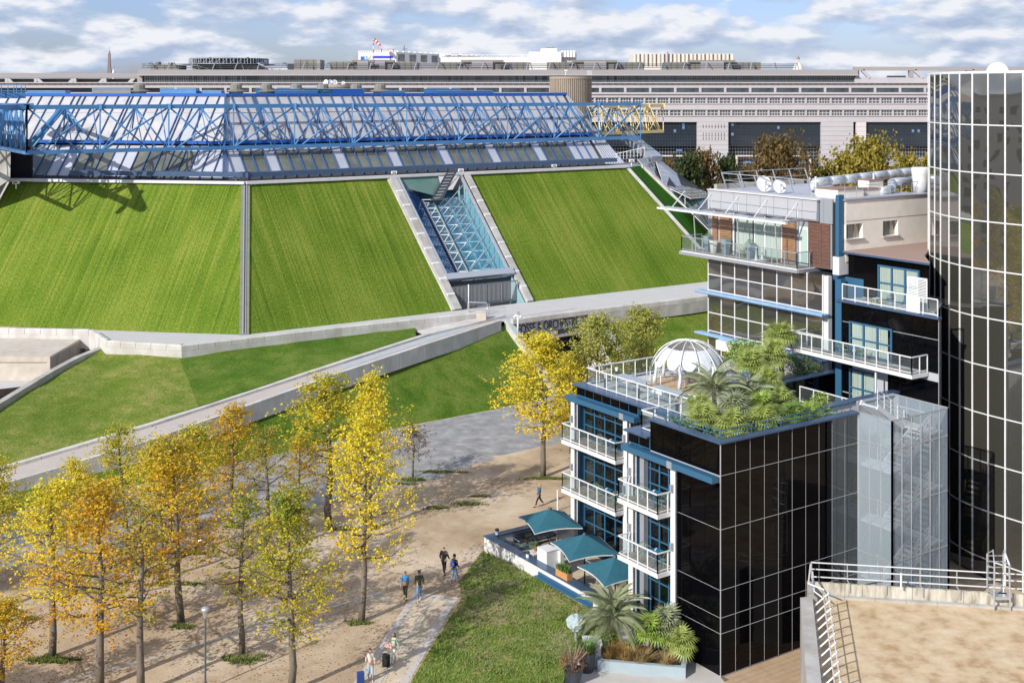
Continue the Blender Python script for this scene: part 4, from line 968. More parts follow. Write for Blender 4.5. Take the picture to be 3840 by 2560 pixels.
for k in range(8): 
    f=k/8; a=Vector((X7(1486),700,0)).lerp(Vector((X7(1640)+22,790,0)),f+.02); b=Vector((X7(1486),700,0)).lerp(Vector((X7(1640)+22,790,0)),f+.09)
    build(MB().hexa([(a.x+.1,a.y-.2,Z7(230)),(b.x+.1,b.y-.2,Z7(230)),(b.x,b.y+.2,Z7(230)),(a.x,a.y+.2,Z7(230)),(a.x+.1,a.y-.2,Z7(203)),(b.x+.1,b.y-.2,Z7(203)),(b.x,b.y+.2,Z7(203)),(a.x,a.y+.2,Z7(203))]),'window',M['min_win'],cl)
m=MB()
for k in range(16): 
    f=k/16; a=Vector((X7(1343),700,0)).lerp(Vector((X7(1486),700,0)),f); m.box(a.x,a.x+.8,700,701,Z7(196),Z7(191)); a=Vector((X7(1486),700,0)).lerp(Vector((X7(1640)+22,790,0)),f); m.box(a.x,a.x+1.2,a.y,a.y+2,Z7(196),Z7(191))
m.box(X7(1343),X7(1486),699.9,700.3,Z7(192),Z7(190.6)); build(m,'roof_parapet',M['white'],cl)
build(MB().box(X7(1395),X7(1425),705,712,Z7(197),Z7(183)).box(X7(1408),X7(1413),706,708,Z7(184),Z7(171)).box(X7(1430),X7(1470),704,712,Z7(197),Z7(184)).box(X7(1450),X7(1462),704,706,Z7(184),Z7(180)).box(X7(1466),X7(1478),704,706,Z7(184),Z7(180)),'roof_plant',M['min_stone'],cl)
m=MB().tube([(X7(1507),715,Z7(195)),(X7(1507),715,Z7(168))],.2,5).tube([(X7(1500),715,Z7(183)),(X7(1520),715,Z7(181))],.15,5); build(m,'aerial',M['dark_metal'],cl)
ws=thing('windsock','red and white windsock on a striped pole above the clinic','windsock',(X7(1408),690,Z7(225)))
for k in range(6): build(MB().tube([(X7(1408),690,Z7(225-k*12.5)),(X7(1408),690,Z7(225-(k+1)*12.5))],.32,6),'pole_band',mat('windsock_red',(.55,.06,.05),.7) if k%2==0 else M['white'],ws)
for k in range(5):
    f=lambda t:Vector((X7(1410+24*t),690,Z7(152+18*t+4*t*t))); build(MB().tube([f(k/5),f((k+1)/5)],[1.15-.12*k,1.05-.12*k],10),'sock_band',mat('sock_red',(.6,.09,.06),.8) if k%2==0 else M['white'],ws)
w2=thing('rooftop_block','long white rooftop with railing and twin fans in the middle','building',(X7(1800),705,0))
build(MB().box(X7(1650),X7(1990),705,740,0,Z7(213)),'wall',M['white2'],w2)
m=MB()
for k in range(18): u=1655+k*19; m.box(X7(u),X7(u+1.5),704.6,704.9,Z7(213),Z7(206))
m.box(X7(1650),X7(1990),704.5,704.8,Z7(207),Z7(205)); build(m,'parapet_rail',M['white'],w2)
for u in (1690,1732): build(MB().box(X7(u),X7(u+24),706,712,Z7(211),Z7(200)),'fan_unit',M['min_stone'],w2)
build(MB().box(X7(1645),X7(1668),706,716,Z7(215),Z7(201)),'cabin',M['white'],w2)
w3=thing('rooftop_block','tall white block with pipes on top, right of the middle','building',(X7(2070),700,0))
build(MB().box(X7(1984),X7(2105),700,740,0,Z7(194)),'wall',M['white2'],w3); build(MB().box(X7(2030),X7(2090),704,730,Z7(194),Z7(181)),'upper_cabin',M['white'],w3); build(MB().box(X7(2052),X7(2082),706,720,Z7(181),Z7(176.5)),'roof_unit',M['olive'],w3)
build(MB().box(X7(2105),X7(2163),704,730,Z7(245),Z7(200)),'side_wall',M['min_stone'],w3)
for k in range(5): build(MB().tube([(X7(2110+k*11),702,Z7(215)),(X7(2110+k*11),702,Z7(190))],.8,8),'pipe',M['white'],w3)
build(MB().tube([(X7(2108),702,Z7(195)),(X7(2160),702,Z7(193))],.5,6),'pipe_header',M['white'],w3)
M['cream']=mat('cream_cladding',(.62,.60,.53),.7)
w4=thing('striped_block','cream and brown striped rooftop block behind the right-hand plant rooms','building',(X7(2470),690,0))
build(MB().box(X7(2370),X7(2737),690,720,0,Z7(204)),'wall',M['cream'],w4)
for k in range(24): build(MB().box(X7(2376+k*15),X7(2380+k*15),689.6,690,Z7(250),Z7(205)),'brown_stripe',M['brown'] if k%2 else M['min_stone2'],w4)
build(MB().tube([(X7(2492),689,Z7(240)),(X7(2492),689,Z7(196))],.7,8),'flue',M['grey_metal'],w4)
# ---- distant landmarks
XE,ZE,sE=far(4600.)
et=thing('lattice_tower','tall iron lattice tower far away on the left skyline','tower',(XE(410),4600,0)); cxE=XE(410)
prof=[(0,62),(57,38),(58,34),(116,18.5),(150,11.5),(200,7.0),(262,4.6),(277,5.0)]
zt_=ZE(205); sc=zt_/276.; 
M['iron']=mat('iron_brown',(.24,.185,.18),.8)
for (z0,r0),(z1,r1) in zip(prof,prof[1:]):
    n=max(1,int((z1-z0)/14))
    for k in range(n):
        a0=z0+(z1-z0)*k/n; a1=z0+(z1-z0)*(k+1)/n; q0=r0+(r1-r0)*k/n; q1=r0+(r1-r0)*(k+1)/n; m=MB()
        lw=max(2.2,q0*.16)
        for sx,sy in ((-1,-1),(1,-1),(1,1),(-1,1)): m.beam((cxE+sx*q0*sc,4600+sy*q0*sc,a0*sc),(cxE+sx*q1*sc,4600+sy*q1*sc,a1*sc),lw)
        if a0>57 or n==1:
            for sy in (-1,1):
                m.beam((cxE-q0*sc,4600+sy*q0*sc,a0*sc),(cxE+q1*sc,4600+sy*q1*sc,a1*sc),1.6); m.beam((cxE+q0*sc,4600+sy*q0*sc,a0*sc),(cxE-q1*sc,4600+sy*q1*sc,a1*sc),1.6); m.beam((cxE-q0*sc,4600+sy*q0*sc,a0*sc),(cxE+q0*sc,4600+sy*q0*sc,a0*sc),1.8)
        build(m,'lattice_stage',M['iron'],et)
build(MB().lathe([(7*sc,274*sc),(8.5*sc,277*sc),(8.5*sc,283*sc),(5*sc,285*sc),(5*sc,292*sc),(2*sc,298*sc),(1.2*sc,300*sc),(.9*sc,322*sc),(0,323*sc)],(cxE,4600,0),10),'top_platform',M['iron'],et)
def dome(name,label,u,vb,vt,Yd,r,mt):
    X,Z,s=far(Yd); zb=Z(vb); zt=Z(vt); h=zt-zb; t=thing(name,label,'dome',(X(u),Yd,0)); c=(X(u),Yd,0)
    build(MB().lathe([(r*s,0),(r*s,zb)],c,16),'drum',mt,t)
    build(MB().lathe([(r*s,zb),(r*.93*s,zb+h*.15),(r*.72*s,zb+h*.32),(r*.42*s,zb+h*.45),(r*.33*s,zb+h*.48)],c,16),'shell',mt,t,True)
    for k in range(8):
        a=2*math.pi*k/8; build(MB().beam((c[0]+r*.28*s*math.cos(a),c[1]+r*.28*s*math.sin(a),zb+h*.47),(c[0]+r*.28*s*math.cos(a),c[1]+r*.28*s*math.sin(a),zb+h*.72),r*.1*s),'lantern_column',mt,t)
    build(MB().lathe([(r*.36*s,zb+h*.72),(r*.34*s,zb+h*.76),(r*.2*s,zb+h*.86),(r*.06*s,zb+h*.9),(r*.03*s,zt),(0,zt)],c,12),'lantern_cap',M['olive'],t); return t
dome('church_dome','white church dome with a lantern above the right part of the roof',2993,262,207,1500,20,mat('dome_stone',(.62,.60,.55),.8))
dome('church_dome','tiny pale dome right beside the distant lattice tower',427,275,247,3900,7,mat('dome_pale',(.50,.52,.55),.8))
# =================== hotel
def tS(u,s):
    k=(u-CX)/F; b=W(s,0); return (k*b.y-b.x)/(E2.x-k*E2.y)
def sT(u,t):
    k=(u-CX)/F; b=W(0,t); return (k*b.y-b.x)/(E1.x-k*E1.y)
def zSu(u,v,s): p=W(s,tS(u,s)); return H-(v-HV)/F*p.y
def zTu(u,v,t): p=W(sT(u,t),t); return H-(v-HV)/F*p.y
M['joint']=mat('silver_joint',(.40,.42,.45),.6,0)
M['win']=glass('window_glass',(.34,.40,.43),1.55,.05,(.02,.03,.04))
M['clear']=glass('clear_glass',(.88,.92,.93),1.45,.04,(.5,.55,.56))
M['room']=mat('dark_room',(.012,.016,.022),.8)
M['mirror']=mat('bronze_mirror_glass',(.05,.05,.042),.015,0,ior=3.1)
M['mirror2']=mat('grey_mirror_glass',(.04,.04,.038),.02,0,ior=2.8)
# gentle waviness so that reflections bend as in real panes
for mm,dist,sc in ((M['mirror'],.020,.32),(M['mirror2'],.030,.35),(M['black_glass'],.006,.4)):
    t_=mm.node_tree; g_=t_.nodes.new('ShaderNodeNewGeometry'); n_w=t_.nodes.new('ShaderNodeTexNoise'); n_w.inputs['Scale'].default_value=sc; n_w.inputs['Detail'].default_value=1
    bp=t_.nodes.new('ShaderNodeBump'); bp.inputs['Distance'].default_value=dist; t_.links.new(g_.outputs[0],n_w.inputs[0]); t_.links.new(n_w.outputs[0],bp.inputs['Height']); t_.links.new(bp.outputs[0],t_.nodes['Principled BSDF'].inputs['Normal'])
ho=thing('hotel_block','dark glass hotel block with balconies and a planted roof terrace, nearest building','building',W(0,0,0))
def hb(name,s0,s1,t0,t1,z0,z1,mt,par=None,label=None): return build(MB().hbox(s0,s1,t0,t1,z0,z1),name,mt,par or ho,label=label)
ZR=[0.05,2.21,3.02,4.43,7.52,10.27,11.86]
# bodies
hb('body',.03,10.40,.03,3.3,0,9.9,M['joint']); hb('body',2.2,10.40,3.31,7.3,0,9.9,M['room']); hb('planter_wall',.03,10.4,.03,.5,9.9,11.9,M['joint']); hb('planter_wall',.03,.5,.51,5.5,9.9,11.9,M['joint'])
for i in range(10):
    for z0,z1 in zip(ZR,ZR[1:]): piece('glass_panel',ho,W(.02+i*1.044,-.03+.05,z0+.014),E1,EZ,1.02,z1-z0-.028,.03,M['black_glass'] if i<8 else M['black_glass_refl'],jit=.0025)
for i in range(3):
    for z0,z1 in zip(ZR[:5],ZR[1:6]): piece('glass_panel',ho,W(.0,(i+1)*1.08+.03,z0+.014),-E2,EZ,1.055,(z1-z0-.028) if z1<10 else 2.35,.03,M['black_glass'],jit=.0025)
for i in range(5): piece('glass_panel',ho,W(.0,(i+1)*1.08+.04,10.29),-E2,EZ,1.055,1.56,.03,M['black_glass'],jit=.0025)
# little fixings along the joints
fx=MB()
for i in range(11):
    for z in ZR[1:6]:
        for dz in (-.35,.35): p=W(i*1.044,-.012,z+dz); fx.box(p.x-.012,p.x+.012,p.y-.012,p.y+.012,p.z-.012,p.z+.012)
M['jbar']=mat('pale_joint_bar',(.50,.52,.54),.5,.2)
for i in range(11): build(MB().beam(W(max(.01,i*1.044),-.012,.05),W(max(.01,i*1.044),-.012,11.88),.011,.012),'joint_bar',M['jbar'],ho)
for z in ZR[1:6]: build(MB().beam(W(0,-.014,z),W(10.44,-.014,z),.012,.020),'joint_bar',M['jbar'],ho)
for i in range(6): build(MB().beam(W(-.012,i*1.08,.05 if i<4 else 10.28),W(-.012,i*1.08,11.88),.011,.012),'joint_bar',M['jbar'],ho)
for z in ZR[1:6]: build(MB().beam(W(-.014,0,z),W(-.014,3.2,z),.012,.020),'joint_bar',M['jbar'],ho)
hb('coping',-.12,10.55,-.12,.42,11.9,12.0,M['blue_metal']); hb('coping',-.12,.42,.43,5.62,11.9,12.0,M['blue_metal'])
# terrace slab (L-shaped) and copings at z=11
M['terr']=mat('terrace_stone',(.55,.54,.52),.85,var=(.48,.47,.45),vscale=1.,coord='Position')
hb('terrace_slab',.5,20,.5,7.35,10.55,10.9,M['terr']) if False else None
hb('planter_soil',.5,10.4,.5,5.5,10.9,11.5,mat('planter_soil',(.07,.055,.035),.95))
hb('terrace_slab',.3,10.4,5.51,7.3,10.3,10.88,M['terr']); hb('terrace_slab',4.3,13.2,7.31,17.3,10.3,10.9,M['terr']); hb('terrace_slab',13.21,20,10.1,17.3,10.3,10.9,M['terr'])
hb('coping',-.25,.9,5.5,7.5,10.9,11.0,M['blue_metal']); hb('coping',3.7,4.6,7.5,17.5,10.9,11.0,M['blue_metal']); hb('coping',.91,3.69,7.1,7.5,10.9,11.0,M['blue_metal']); hb('coping',4.61,20,17.1,17.5,10.9,11.0,M['blue_metal'])
# blue horizontal beams
hb('blue_beam',-.55,-.1,.05,7.35,9.93,10.25,M['blue_frame']); hb('blue_beam',3.45,3.95,11.0,17.9,9.93,10.25,M['blue_frame'])
hb('beam_joint',-.58,-.55,3.1,3.5,9.9,10.28,M['grey_metal']); hb('beam_joint',3.42,3.45,12.,12.4,9.9,10.28,M['grey_metal'])
# upper narrow windows under the coping
def clere(s,t0,t1,n):
    for i in range(n):
        w_=(t1-t0)/n; piece('clerestory_pane',ho,W(s+.02,t0+(i+1)*w_-.05,10.36),-E2,EZ,w_-.1,.5,.03,M['black_glass'])
    hb('clerestory_frame',s+.05,s+.3,t0,t1,10.25,10.9,M['blue_frame'])
clere(-.05,5.5,7.3,2); clere(3.9,11.2,17.3,7)
# bays B and C
def bay(s,t0,t1,levels,cols,open_=True,side=1):
    hb('room_back',s+1.6,s+1.7,t0-.3,t1+.3,0,9.9,M['room'])
    for li,(z0,z1,rows,cur) in enumerate(levels):
        hb('floor_edge',s+.1,s+1.6,t0-.2,t1+.2,z0-.45,z0-.02,M['room'])
        n=cols; w_=(t1-t0)/n; fr=MB()
        for i in range(n+1): fr.hbox(s-.06,s+.06,t0+i*w_-.045,t0+i*w_+.045,z0,z1)
        for j in range(rows+1): z=z0+(z1-z0)*j/rows; fr.hbox(s-.05,s+.05,t0,t1,z-.04,z+.04)
        f=build(fr,'window_frame',M['blue_frame'],ho)
        for i in range(n):
            for j in range(rows):
                h=(z1-z0)/rows; piece('pane',f,W(s,t0+(i+1)*w_-.05,z0+j*h+.045),-E2,EZ,w_-.1,h-.09,.012,M['win'],jit=.004)
        for (a,b) in cur: curtain(ho,W(s+.25,t0+(t1-t0)*a,z0),W(s+.25,t0+(t1-t0)*b,z0),z1-z0-.05)
def curtain(par,a,b,h,mt=None,amp=.05,name='curtain'):
    d=b-a; L_=d.length; d.normalize(); n=Vector((-d.y,d.x,0)); k=max(8,int(L_/.07)); m=MB()
    for j in (0,1):
        for i in range(k+1): m.v.append(tuple(a+d*(L_*i/k)+n*(amp*math.sin(i*1.7)+random.uniform(-.01,.01))+EZ*(h*j)))
    for i in range(k): m.f.append((i,i+1,k+2+i,k+1+i)); m.mi.append(0)
    return build(m,name,mt or M['curtain'],par)
bay(.4,3.6,6.65,[(7.5,9.9,3,[(.72,.98)]),(4.4,7.1,3,[(.75,.99)]),(.1,4.0,4,[(.6,.72)])],4)
bay(4.6,11.0,17.3,[(7.5,9.9,3,[(.82,.93)]),(4.4,7.1,3,[(.74,.88)]),(.1,4.0,4,[])],6)
hb('blue_wall',.0,4.5,6.95,7.3,0,9.9,M['blue_frame']); hb('blue_pier',.1,.5,6.66,6.94,0,9.9,M['blue_frame']); hb('blue_pier',.1,.5,3.3,3.55,0,9.9,M['blue_frame']); hb('blue_pier',4.2,4.7,17.3,17.6,0,10.2,M['blue_frame'])
def column(s,t,z0=0,z1=9.93):
    m=MB().hbox(s-.14,s-.11,t-.19,t+.19,z0,z1).hbox(s+.11,s+.14,t-.19,t+.19,z0,z1).hbox(s-.11,s+.11,t-.03,t+.03,z0,z1); c=build(m,'steel_column',M['white'],ho)
    m=MB()
    for z in (4.2,7.3):
        m.hbox(s-.16,s-.14,t-.17,t+.17,z-.3,z+.2)
        for dz in (-.2,-.1,.1): 
            for dt in (-.1,.1): m.hbox(s-.18,s-.16,t+dt-.025,t+dt+.025,z+dz-.025,z+dz+.025)
    build(m,'bolt_plate',M['white'],c)
    for z in (8.6,5.5): build(MB().hbox(s-.30,s-.16,t-.08,t+.08,z,z+.4),'wall_lamp',M['grey_metal'],c)
column(-.12,3.35); column(-.12,6.85); column(3.75,12.05); column(3.75,17.35)
hb('grey_pilaster',-.02,.3,6.0,6.35,0,9.9,M['grey_metal'])
M['plank']=mat('weathered_plank',(.25,.205,.165),.8,var=(.34,.285,.235),vscale=2.5,coord='Position')
def rail(par,pts,z,h=1.05,gl=True,step=1.15,mt=None,nm='railing',post=.06,low=True):
    """posts, top rail and glass along a polyline of (s,t)"""
    mt=mt or M['white']
    for (a,b) in zip(pts,pts[1:]):
        A=W(*a,z);B=W(*b,z); L_=(B-A).length; n=max(1,round(L_/step)); d=(B-A)/n; D=d.normalized()
        m=MB().beam(A+EZ*h,B+EZ*h,.08,.06)
        if low: m.beam(A+EZ*.12,B+EZ*.12,.05,.05)
        r=build(m,nm,mt,par)
        for i in range(n+1): build(MB().beam(A+d*i,A+d*i+EZ*h,post,post),'post',mt,r)
        if gl:
            for i in range(n): piece('glass_pane',r,A+d*i+D*.06+EZ*.17,D,EZ,d.length-.12,h-.24,.012,M['clear'])
def balcony(par,s0,s1,t0,t1,z,planks=True,ends=(1,1)):
    m=MB(); m.hbox(s0,s0+.08,t0,t1,z-.24,z-.0); m.hbox(s0+.09,s1,t0,t0+.08,z-.24,z-.0); m.hbox(s0+.09,s1,t1-.08,t1,z-.24,z-.0); m.hbox(s0+.09,s1,t0+.09,t1-.09,z-.18,z-.06)
    b=build(m,'balcony',M['white'],par)
    n=int((s1-s0-.2)/.15)
    for i in range(n): 
        s=s0+.1+i*.15; piece('deck_plank',b,W(s,t1-.1,z-.058),-E2,E1,t1-t0-.2,.138,.03,M['plank'])
    P=[]
    if ends[0]: P.append((s1,t0+.05))
    P+=[(s0+.04,t0+.05),(s0+.04,t1-.05)]
    if ends[1]: P.append((s1,t1-.05))
    rail(par,P,z,1.05,step=.85,nm='balcony_rail')
    return b
balcony(ho,-1.22,.25,3.47,6.82,7.5); balcony(ho,-1.22,.25,3.47,6.82,4.38)
balcony(ho,2.9,4.5,12.1,17.6,7.5); balcony(ho,2.9,4.5,12.1,17.6,4.36)
# terrace railings
rail(ho,[(14.5,16.9),(4.45,16.9),(4.45,6.9),(.6,6.9),(.6,5.66)],10.95,1.1,step=1.05,nm='terrace_rail')
m=MB()
for z in (12.25,12.5): m.beam(W(.25,5.5,z),W(.25,.25,z),.04).beam(W(.25,.25,z),W(10.3,.25,z),.04)
gr_=build(m,'planter_rail',M['blue_frame'],ho)
for k in range(6): build(MB().beam(W(.25,.25+k*1.05,12),W(.25,.25+k*1.05,12.52),.045),'post',M['blue_frame'],gr_)
for k in range(1,10): build(MB().beam(W(.25+k*1.1,.25,12),W(.25+k*1.1,.25,12.52),.045),'post',M['blue_frame'],gr_)
# low parapets crossing the courtyard
hb('parapet',11.0,19.9,9.3,9.7,7.4,11.25,M['black_glass']); hb('coping',10.95,19.95,9.2,9.8,11.25,11.35,M['blue_metal'])
hb('parapet',10.45,21.5,3.6,4.,0,11.2,M['white2']); hb('coping',10.45,21.5,3.5,4.1,11.2,11.3,M['blue_metal'])
hb('court_floor',10.45,18.6,4.05,9.25,7.3,7.5,M['plank']); hb('court_wall',10.4,10.44,4.,9.3,7.3,10.9,M['black_glass'])
rail(ho,[(12.2,9.1),(12.2,4.2)],10.2 if False else 9.4,1.05,nm='court_rail',gl=False)
rail(ho,[(15.5,8.9),(15.5,4.3)],9.9,1.05,nm='court_rail')
# ================ rear wing
rw3=thing('hotel_wing','rear hotel wing with grey mirror glass, blue sills, a balcony and a penthouse on top','building',W(20,10,0))
def hw(name,s0,s1,t0,t1,z0,z1,mt,label=None): return build(MB().hbox(s0,s1,t0,t1,z0,z1),name,mt,rw3,label=label)
hw('core',20.10,31,10.9,22.2,0,17.4,M['room'])
cw=(22.1-10.95)/8
DR=[(16.15,17.42),(15.0,16.1),(13.3,14.78),(11.95,13.25),(10.2,11.6),(8.9,10.15)]
fr=MB()
for i in range(9): fr.hbox(19.93,20.09,10.95+i*cw-.04,10.95+i*cw+.04,8,17.45)
for z in (16.12,14.95,13.27,11.9,10.17): fr.hbox(19.95,20.09,10.95,22.1,z-.035,z+.035)
build(fr,'mullion',M['white2'],rw3)
for i in range(8):
    for z0,z1 in DR: piece('mirror_pane',rw3,W(20.0,10.95+(i+1)*cw-.05,z0+.03),-E2,EZ,cw-.1,z1-z0-.05,.03,M['mirror2'],jit=.006)
for z in (14.87,11.75): 
    build(MB().hbox(19.35,20.,10.4,22.9,z-.10,z+.02).tube([W(19.35,10.4,z-.04),W(19.35,22.9,z-.04)],.11,8),'sill',M['pale_blue'],rw3)
hw('corner_post',20.0,20.35,10.5,10.9,8,17.4,M['white2'])
hw('white_box',19.,20.,18.6,20.3,10.9,11.6,M['white']) 
# blue recess and column
hw('blue_wall',20.9,21.3,8.3,10.9,5,17.4,M['blue_frame']); hw('blue_column',20.1,20.55,9.5,10.0,8,17.3,M['blue_frame']); hw('blue_column',20.3,20.8,9.85,10.15,17.5,22.9,M['blue_frame']); hw('blue_fin',18.5,18.95,8.1,8.6,5,16.2,M['blue_frame'])
# right part: black glass wall with door bays
def cutbox(name,s0,t0,t1,z0,z1,mt,L_=9):
    a,b,c=W(s0,t0),W(s0,t1),W(31,t1); d=a+Vector((.22,.97,0))*L_
    return build(MB().prism([(b.x,b.y),(a.x,a.y),(d.x,d.y),(c.x,c.y)],z0,z1),name,mt,rw3)
cutbox('core',18.7,.80,8.2,0,16.2,M['black_glass'])
kx=[.75+.93*i for i in range(9)]
ro=[(16.15,14.95),(14.92,12.9),(12.4,10.4),(10.35,7.6),(7.5,4.4),(4.3,0.1)]
dt0,dt1=tS(3345,18.6),tS(3190,18.6)
for i in range(8):
    for z1,z0 in ro:
        a,b=kx[i],kx[i+1]
        if (a+b)/2>dt0 and (a+b)/2<dt1 and z0<14.93 and z1<16: continue
        piece('glass_panel',rw3,W(18.6,b-.02,z0+.02),-E2,EZ,b-a-.03,z1-z0-.03,.03,M['black_glass'],jit=.003)
hw('panel_backing',18.64,18.7,.75,8.2,0,16.2,M['joint'])
def doorset(s,t0,t1,z0,z1,n=3,par=None,crt=True):
    """blue framed glazed doors with pale curtains"""
    w_=(t1-t0)/n; m=MB()
    for i in range(n+1): m.hbox(s-.12,s,t0+i*w_-.06,t0+i*w_+.06,z0,z1)
    m.hbox(s-.11,s,t0,t1,z1-.1,z1); m.hbox(s-.11,s,t0,t1,z0,z0+.1); m.hbox(s-.1,s,t0,t1,z0+(z1-z0)*.48,z0+(z1-z0)*.52)
    f=build(m,'door_frame',M['blue_frame'],rw3); 
    for i in range(n):
        piece('door_pane',f,W(s-.04,t0+(i+1)*w_-.06,z0+.1),-E2,EZ,w_-.12,z1-z0-.2,.012,M['clear'])
    build(MB().hbox(s-.02,s+.0,t0,t1,z0,z1),'reveal',M['room'],rw3)
    for i in range(n):
        k=9; a=t0+i*w_+.08; b=t0+(i+1)*w_-.08; mm=MB()
        for q in range(k): mm.hbox(s-.030-.010*(q%2),s-.022,a+(b-a)*q/k,a+(b-a)*(q+.96)/k,z0+.1,z1-.1)
        build(mm,'curtain',M['curtain'],rw3)
doorset(18.62,dt0,dt1,12.92,15.05,3); doorset(18.62,tS(3285,18.6),dt1,9.6,12.0,2)
# upper recess with doors, louvred screen, roof with gravel
cutbox('core',20.95,tS(3484,20.95),9.6,16.2,19.0,M['black_glass'],3.4)
cutbox('recess_floor',18.6,.75,8.3,16.1,16.24,M['terr'],2.2); hw('edge_coping',18.35,18.75,.6,8.45,16.2,16.32,M['blue_metal'])
doorset(20.92,tS(3447,20.9),tS(3297,20.9),16.25,18.55,3)
for i in range(2,7): piece('glass_panel',rw3,W(20.9,1.1+(i+1)*1.05,18.6),-E2,EZ,1.02,.4,.02,M['black_glass'],jit=.004)
rail(rw3,[(18.6,.8),(18.6,8.1)],16.3,1.05,step=1.05,nm='upper_rail')
hw('frosted_panel',18.5,18.54,2.0,3.0,16.35,17.35,M['white2'])
lt0=tS(3478,19.6); lt1=tS(3407,19.6); lf=build(MB().hbox(19.55,19.62,lt0,lt0+.06,16.3,18.3).hbox(19.55,19.62,lt1,lt1+.06,16.3,18.3).hbox(19.55,19.62,(lt0+lt1)/2,(lt0+lt1)/2+.05,16.3,18.3).hbox(19.55,19.62,lt0,lt1,18.25,18.33),'louvre_frame',M['white'],rw3)
for k in range(20): build(MB().hbox(19.52,19.6,lt0+.06,lt1,16.4+k*.093,16.45+k*.093),'louvre_blade',M['white'],lf)
cutbox('lower_roof',20.6,tS(3486,20.6),9.98,19.0,19.12,M['blue_metal'],3.4); cutbox('roof_gravel',20.75,tS(3482,20.6),9.9,19.12,19.16,mat('red_gravel',(.27,.18,.15),.95,var=(.36,.26,.22),vscale=12),3.4)
hw('white_beam',20.2,23.6,9.75,10.3,17.55,18.75,M['white2'])
balcony(rw3,17.05,18.55,1.45,11.15,12.88)
hw('balcony_post',17.4,17.5,4.4,4.5,8,12.6,M['white'])
# penthouse
hw('deck_slab',19.35,31,12.7,24.5,17.42,17.68,M['white2']); 
for i in range(10): piece('deck_plank',rw3,W(19.5+i*.15,24.4,17.69),-E2,E1,11.6,.138,.02,M['plank'])
hw('slab_edge',19.25,19.35,12.6,24.6,17.4,17.62,M['grey_metal']); hw('slab_edge',19.36,24.5,12.55,12.7,17.4,17.62,M['grey_metal']); hw('slab_edge',19.36,21.5,24.5,24.62,17.4,17.62,M['grey_metal'])
hw('body',21.1,31,10.12,23.0,17.7,22.3,M['room'])
M['render_w']=mat('cream_render',(.86,.82,.75),.9,var=(.79,.75,.69),vscale=.5,var2=(.92,.91,.89),v2scale=1.5)
bw=[(sT(3156,10),sT(3246,10)*.5+sT(3156,10)*.5)]
w1a,w1b=sT(3160,10),sT(3222,10); w2a,w2b=sT(3298,10),sT(3354,10); sE0,sE1=20.85,31.
zA,zB=zTu(3190,893,10),zTu(3190,838,10); zC,zD=zTu(3325,882,10),zTu(3325,826,10)
for a,b,z0,z1 in ((sE0,w1a,18.4,22.5),(w1b,w2a,18.4,22.5),(w2b,sE1,18.4,22.5),(w1a,w1b,18.4,zA),(w1a,w1b,zB,22.5),(w2a,w2b,18.4,zC),(w2a,w2b,zD,22.5)): hw('rendered_wall',a,b,9.7,10.1,z0,z1,M['render_w'])
hw('wall_joint',sE0,sE1,9.685,9.7,21.1,21.13,M['stain'])
for a,b,z0,z1 in ((w1a,w1b,zA,zB),(w2a,w2b,zC,zD)):
    m=MB()
    for i in range(4): s=a+(b-a)*i/3; m.hbox(s-.03,s+.03,9.96,10.02,z0,z1)
    m.hbox(a,b,9.96,10.02,z0,z0+.05); m.hbox(a,b,9.96,10.02,z1-.05,z1); f=build(m,'window',M['grey_metal'],rw3)
    build(MB().hbox(a,b,10.03,10.05,z0,z1),'pane',mat('cream_window_glass',(.20,.18,.13),.08,0,ior=1.6,var=(.42,.38,.28),vscale=1.2),f)
    hw('sill',a-.1,b+.1,9.55,9.7,z0-.08,z0,M['concrete'])
hw('wall_coping',20.7,31,9.6,10.4,22.5,22.6,M['grey_metal'])
hw('roof',21.1,31,10.4,23,22.3,22.4,M['roof_lav']) 
M['fascia']=mat('fascia_metal',(.46,.47,.50),.5,.2,var=(.42,.43,.46),vscale=.5)
ft0,ft1=tS(3065,20.75),tS(2659,20.75)
for i in range(8):
    w_=(ft1-ft0)/8; piece('fascia_panel',rw3,W(20.75,ft0+(i+1)*w_-.01,21.55),-E2,EZ,w_-.03,.78,.03,M['fascia']); piece('fascia_panel',rw3,W(20.72,ft0+(i+1)*w_-.01,21.0),-E2,EZ,w_-.03,.52,.03,M['fascia'])
hw('fascia_core',20.78,21.09,ft0,ft1,20.9,22.35,M['grey_metal']); hw('fascia_coping',20.6,21.4,ft0-.1,ft1+.1,22.36,22.42,M['white2']); hw('fascia_end',20.7,21.09,ft1+.02,ft1+.08,20.9,22.35,M['white2'])
for a,b in ((tS(3087,20.9),ft0-.05),(tS(3120,20.9),tS(3088,20.9))): hw('grey_panel',20.95,21.05,a,b,20.8,22.5,M['grey_metal'])
# facade pieces
def fac(name,u0,u1,z0,z1,mt,s=21.0,th=.06): 
    return hw(name,s,s+th,tS(u1,s),tS(u0,s),z0,z1,mt)
fac('facade_wall',2655,3120,17.7,20.9,M['grey_metal'],21.03)
for (u0,u1) in ((2669,2690),(2697,2743),(2932,2983)):
    f=fac('louvre_frame',u0-2,u1+2,17.75,20.75,M['white2'],20.99,.03)
    for k in range(22): 
        a,b=tS(u1,20.9),tS(u0,20.9); build(MB().hbox(20.86,20.96,a,b,17.85+k*.132,17.93+k*.132),'louvre_slat',M['slat'],f)
for (u0,u1) in ((2760,2822),(2836,2868),(2870,2926)):
    fac('window_back',u0-3,u1+3,17.75,20.75,M['room'],21.0,.02); curtain(rw3,W(20.93,tS(u1,20.93),17.8),W(20.93,tS(u0,20.93),17.8),2.9,amp=.03)
    piece('window_pane',rw3,W(20.86,tS(u0-3,20.86),17.75),-E2,EZ,tS(u0-3,20.86)-tS(u1+3,20.86),3.0,.012,M['clear'])
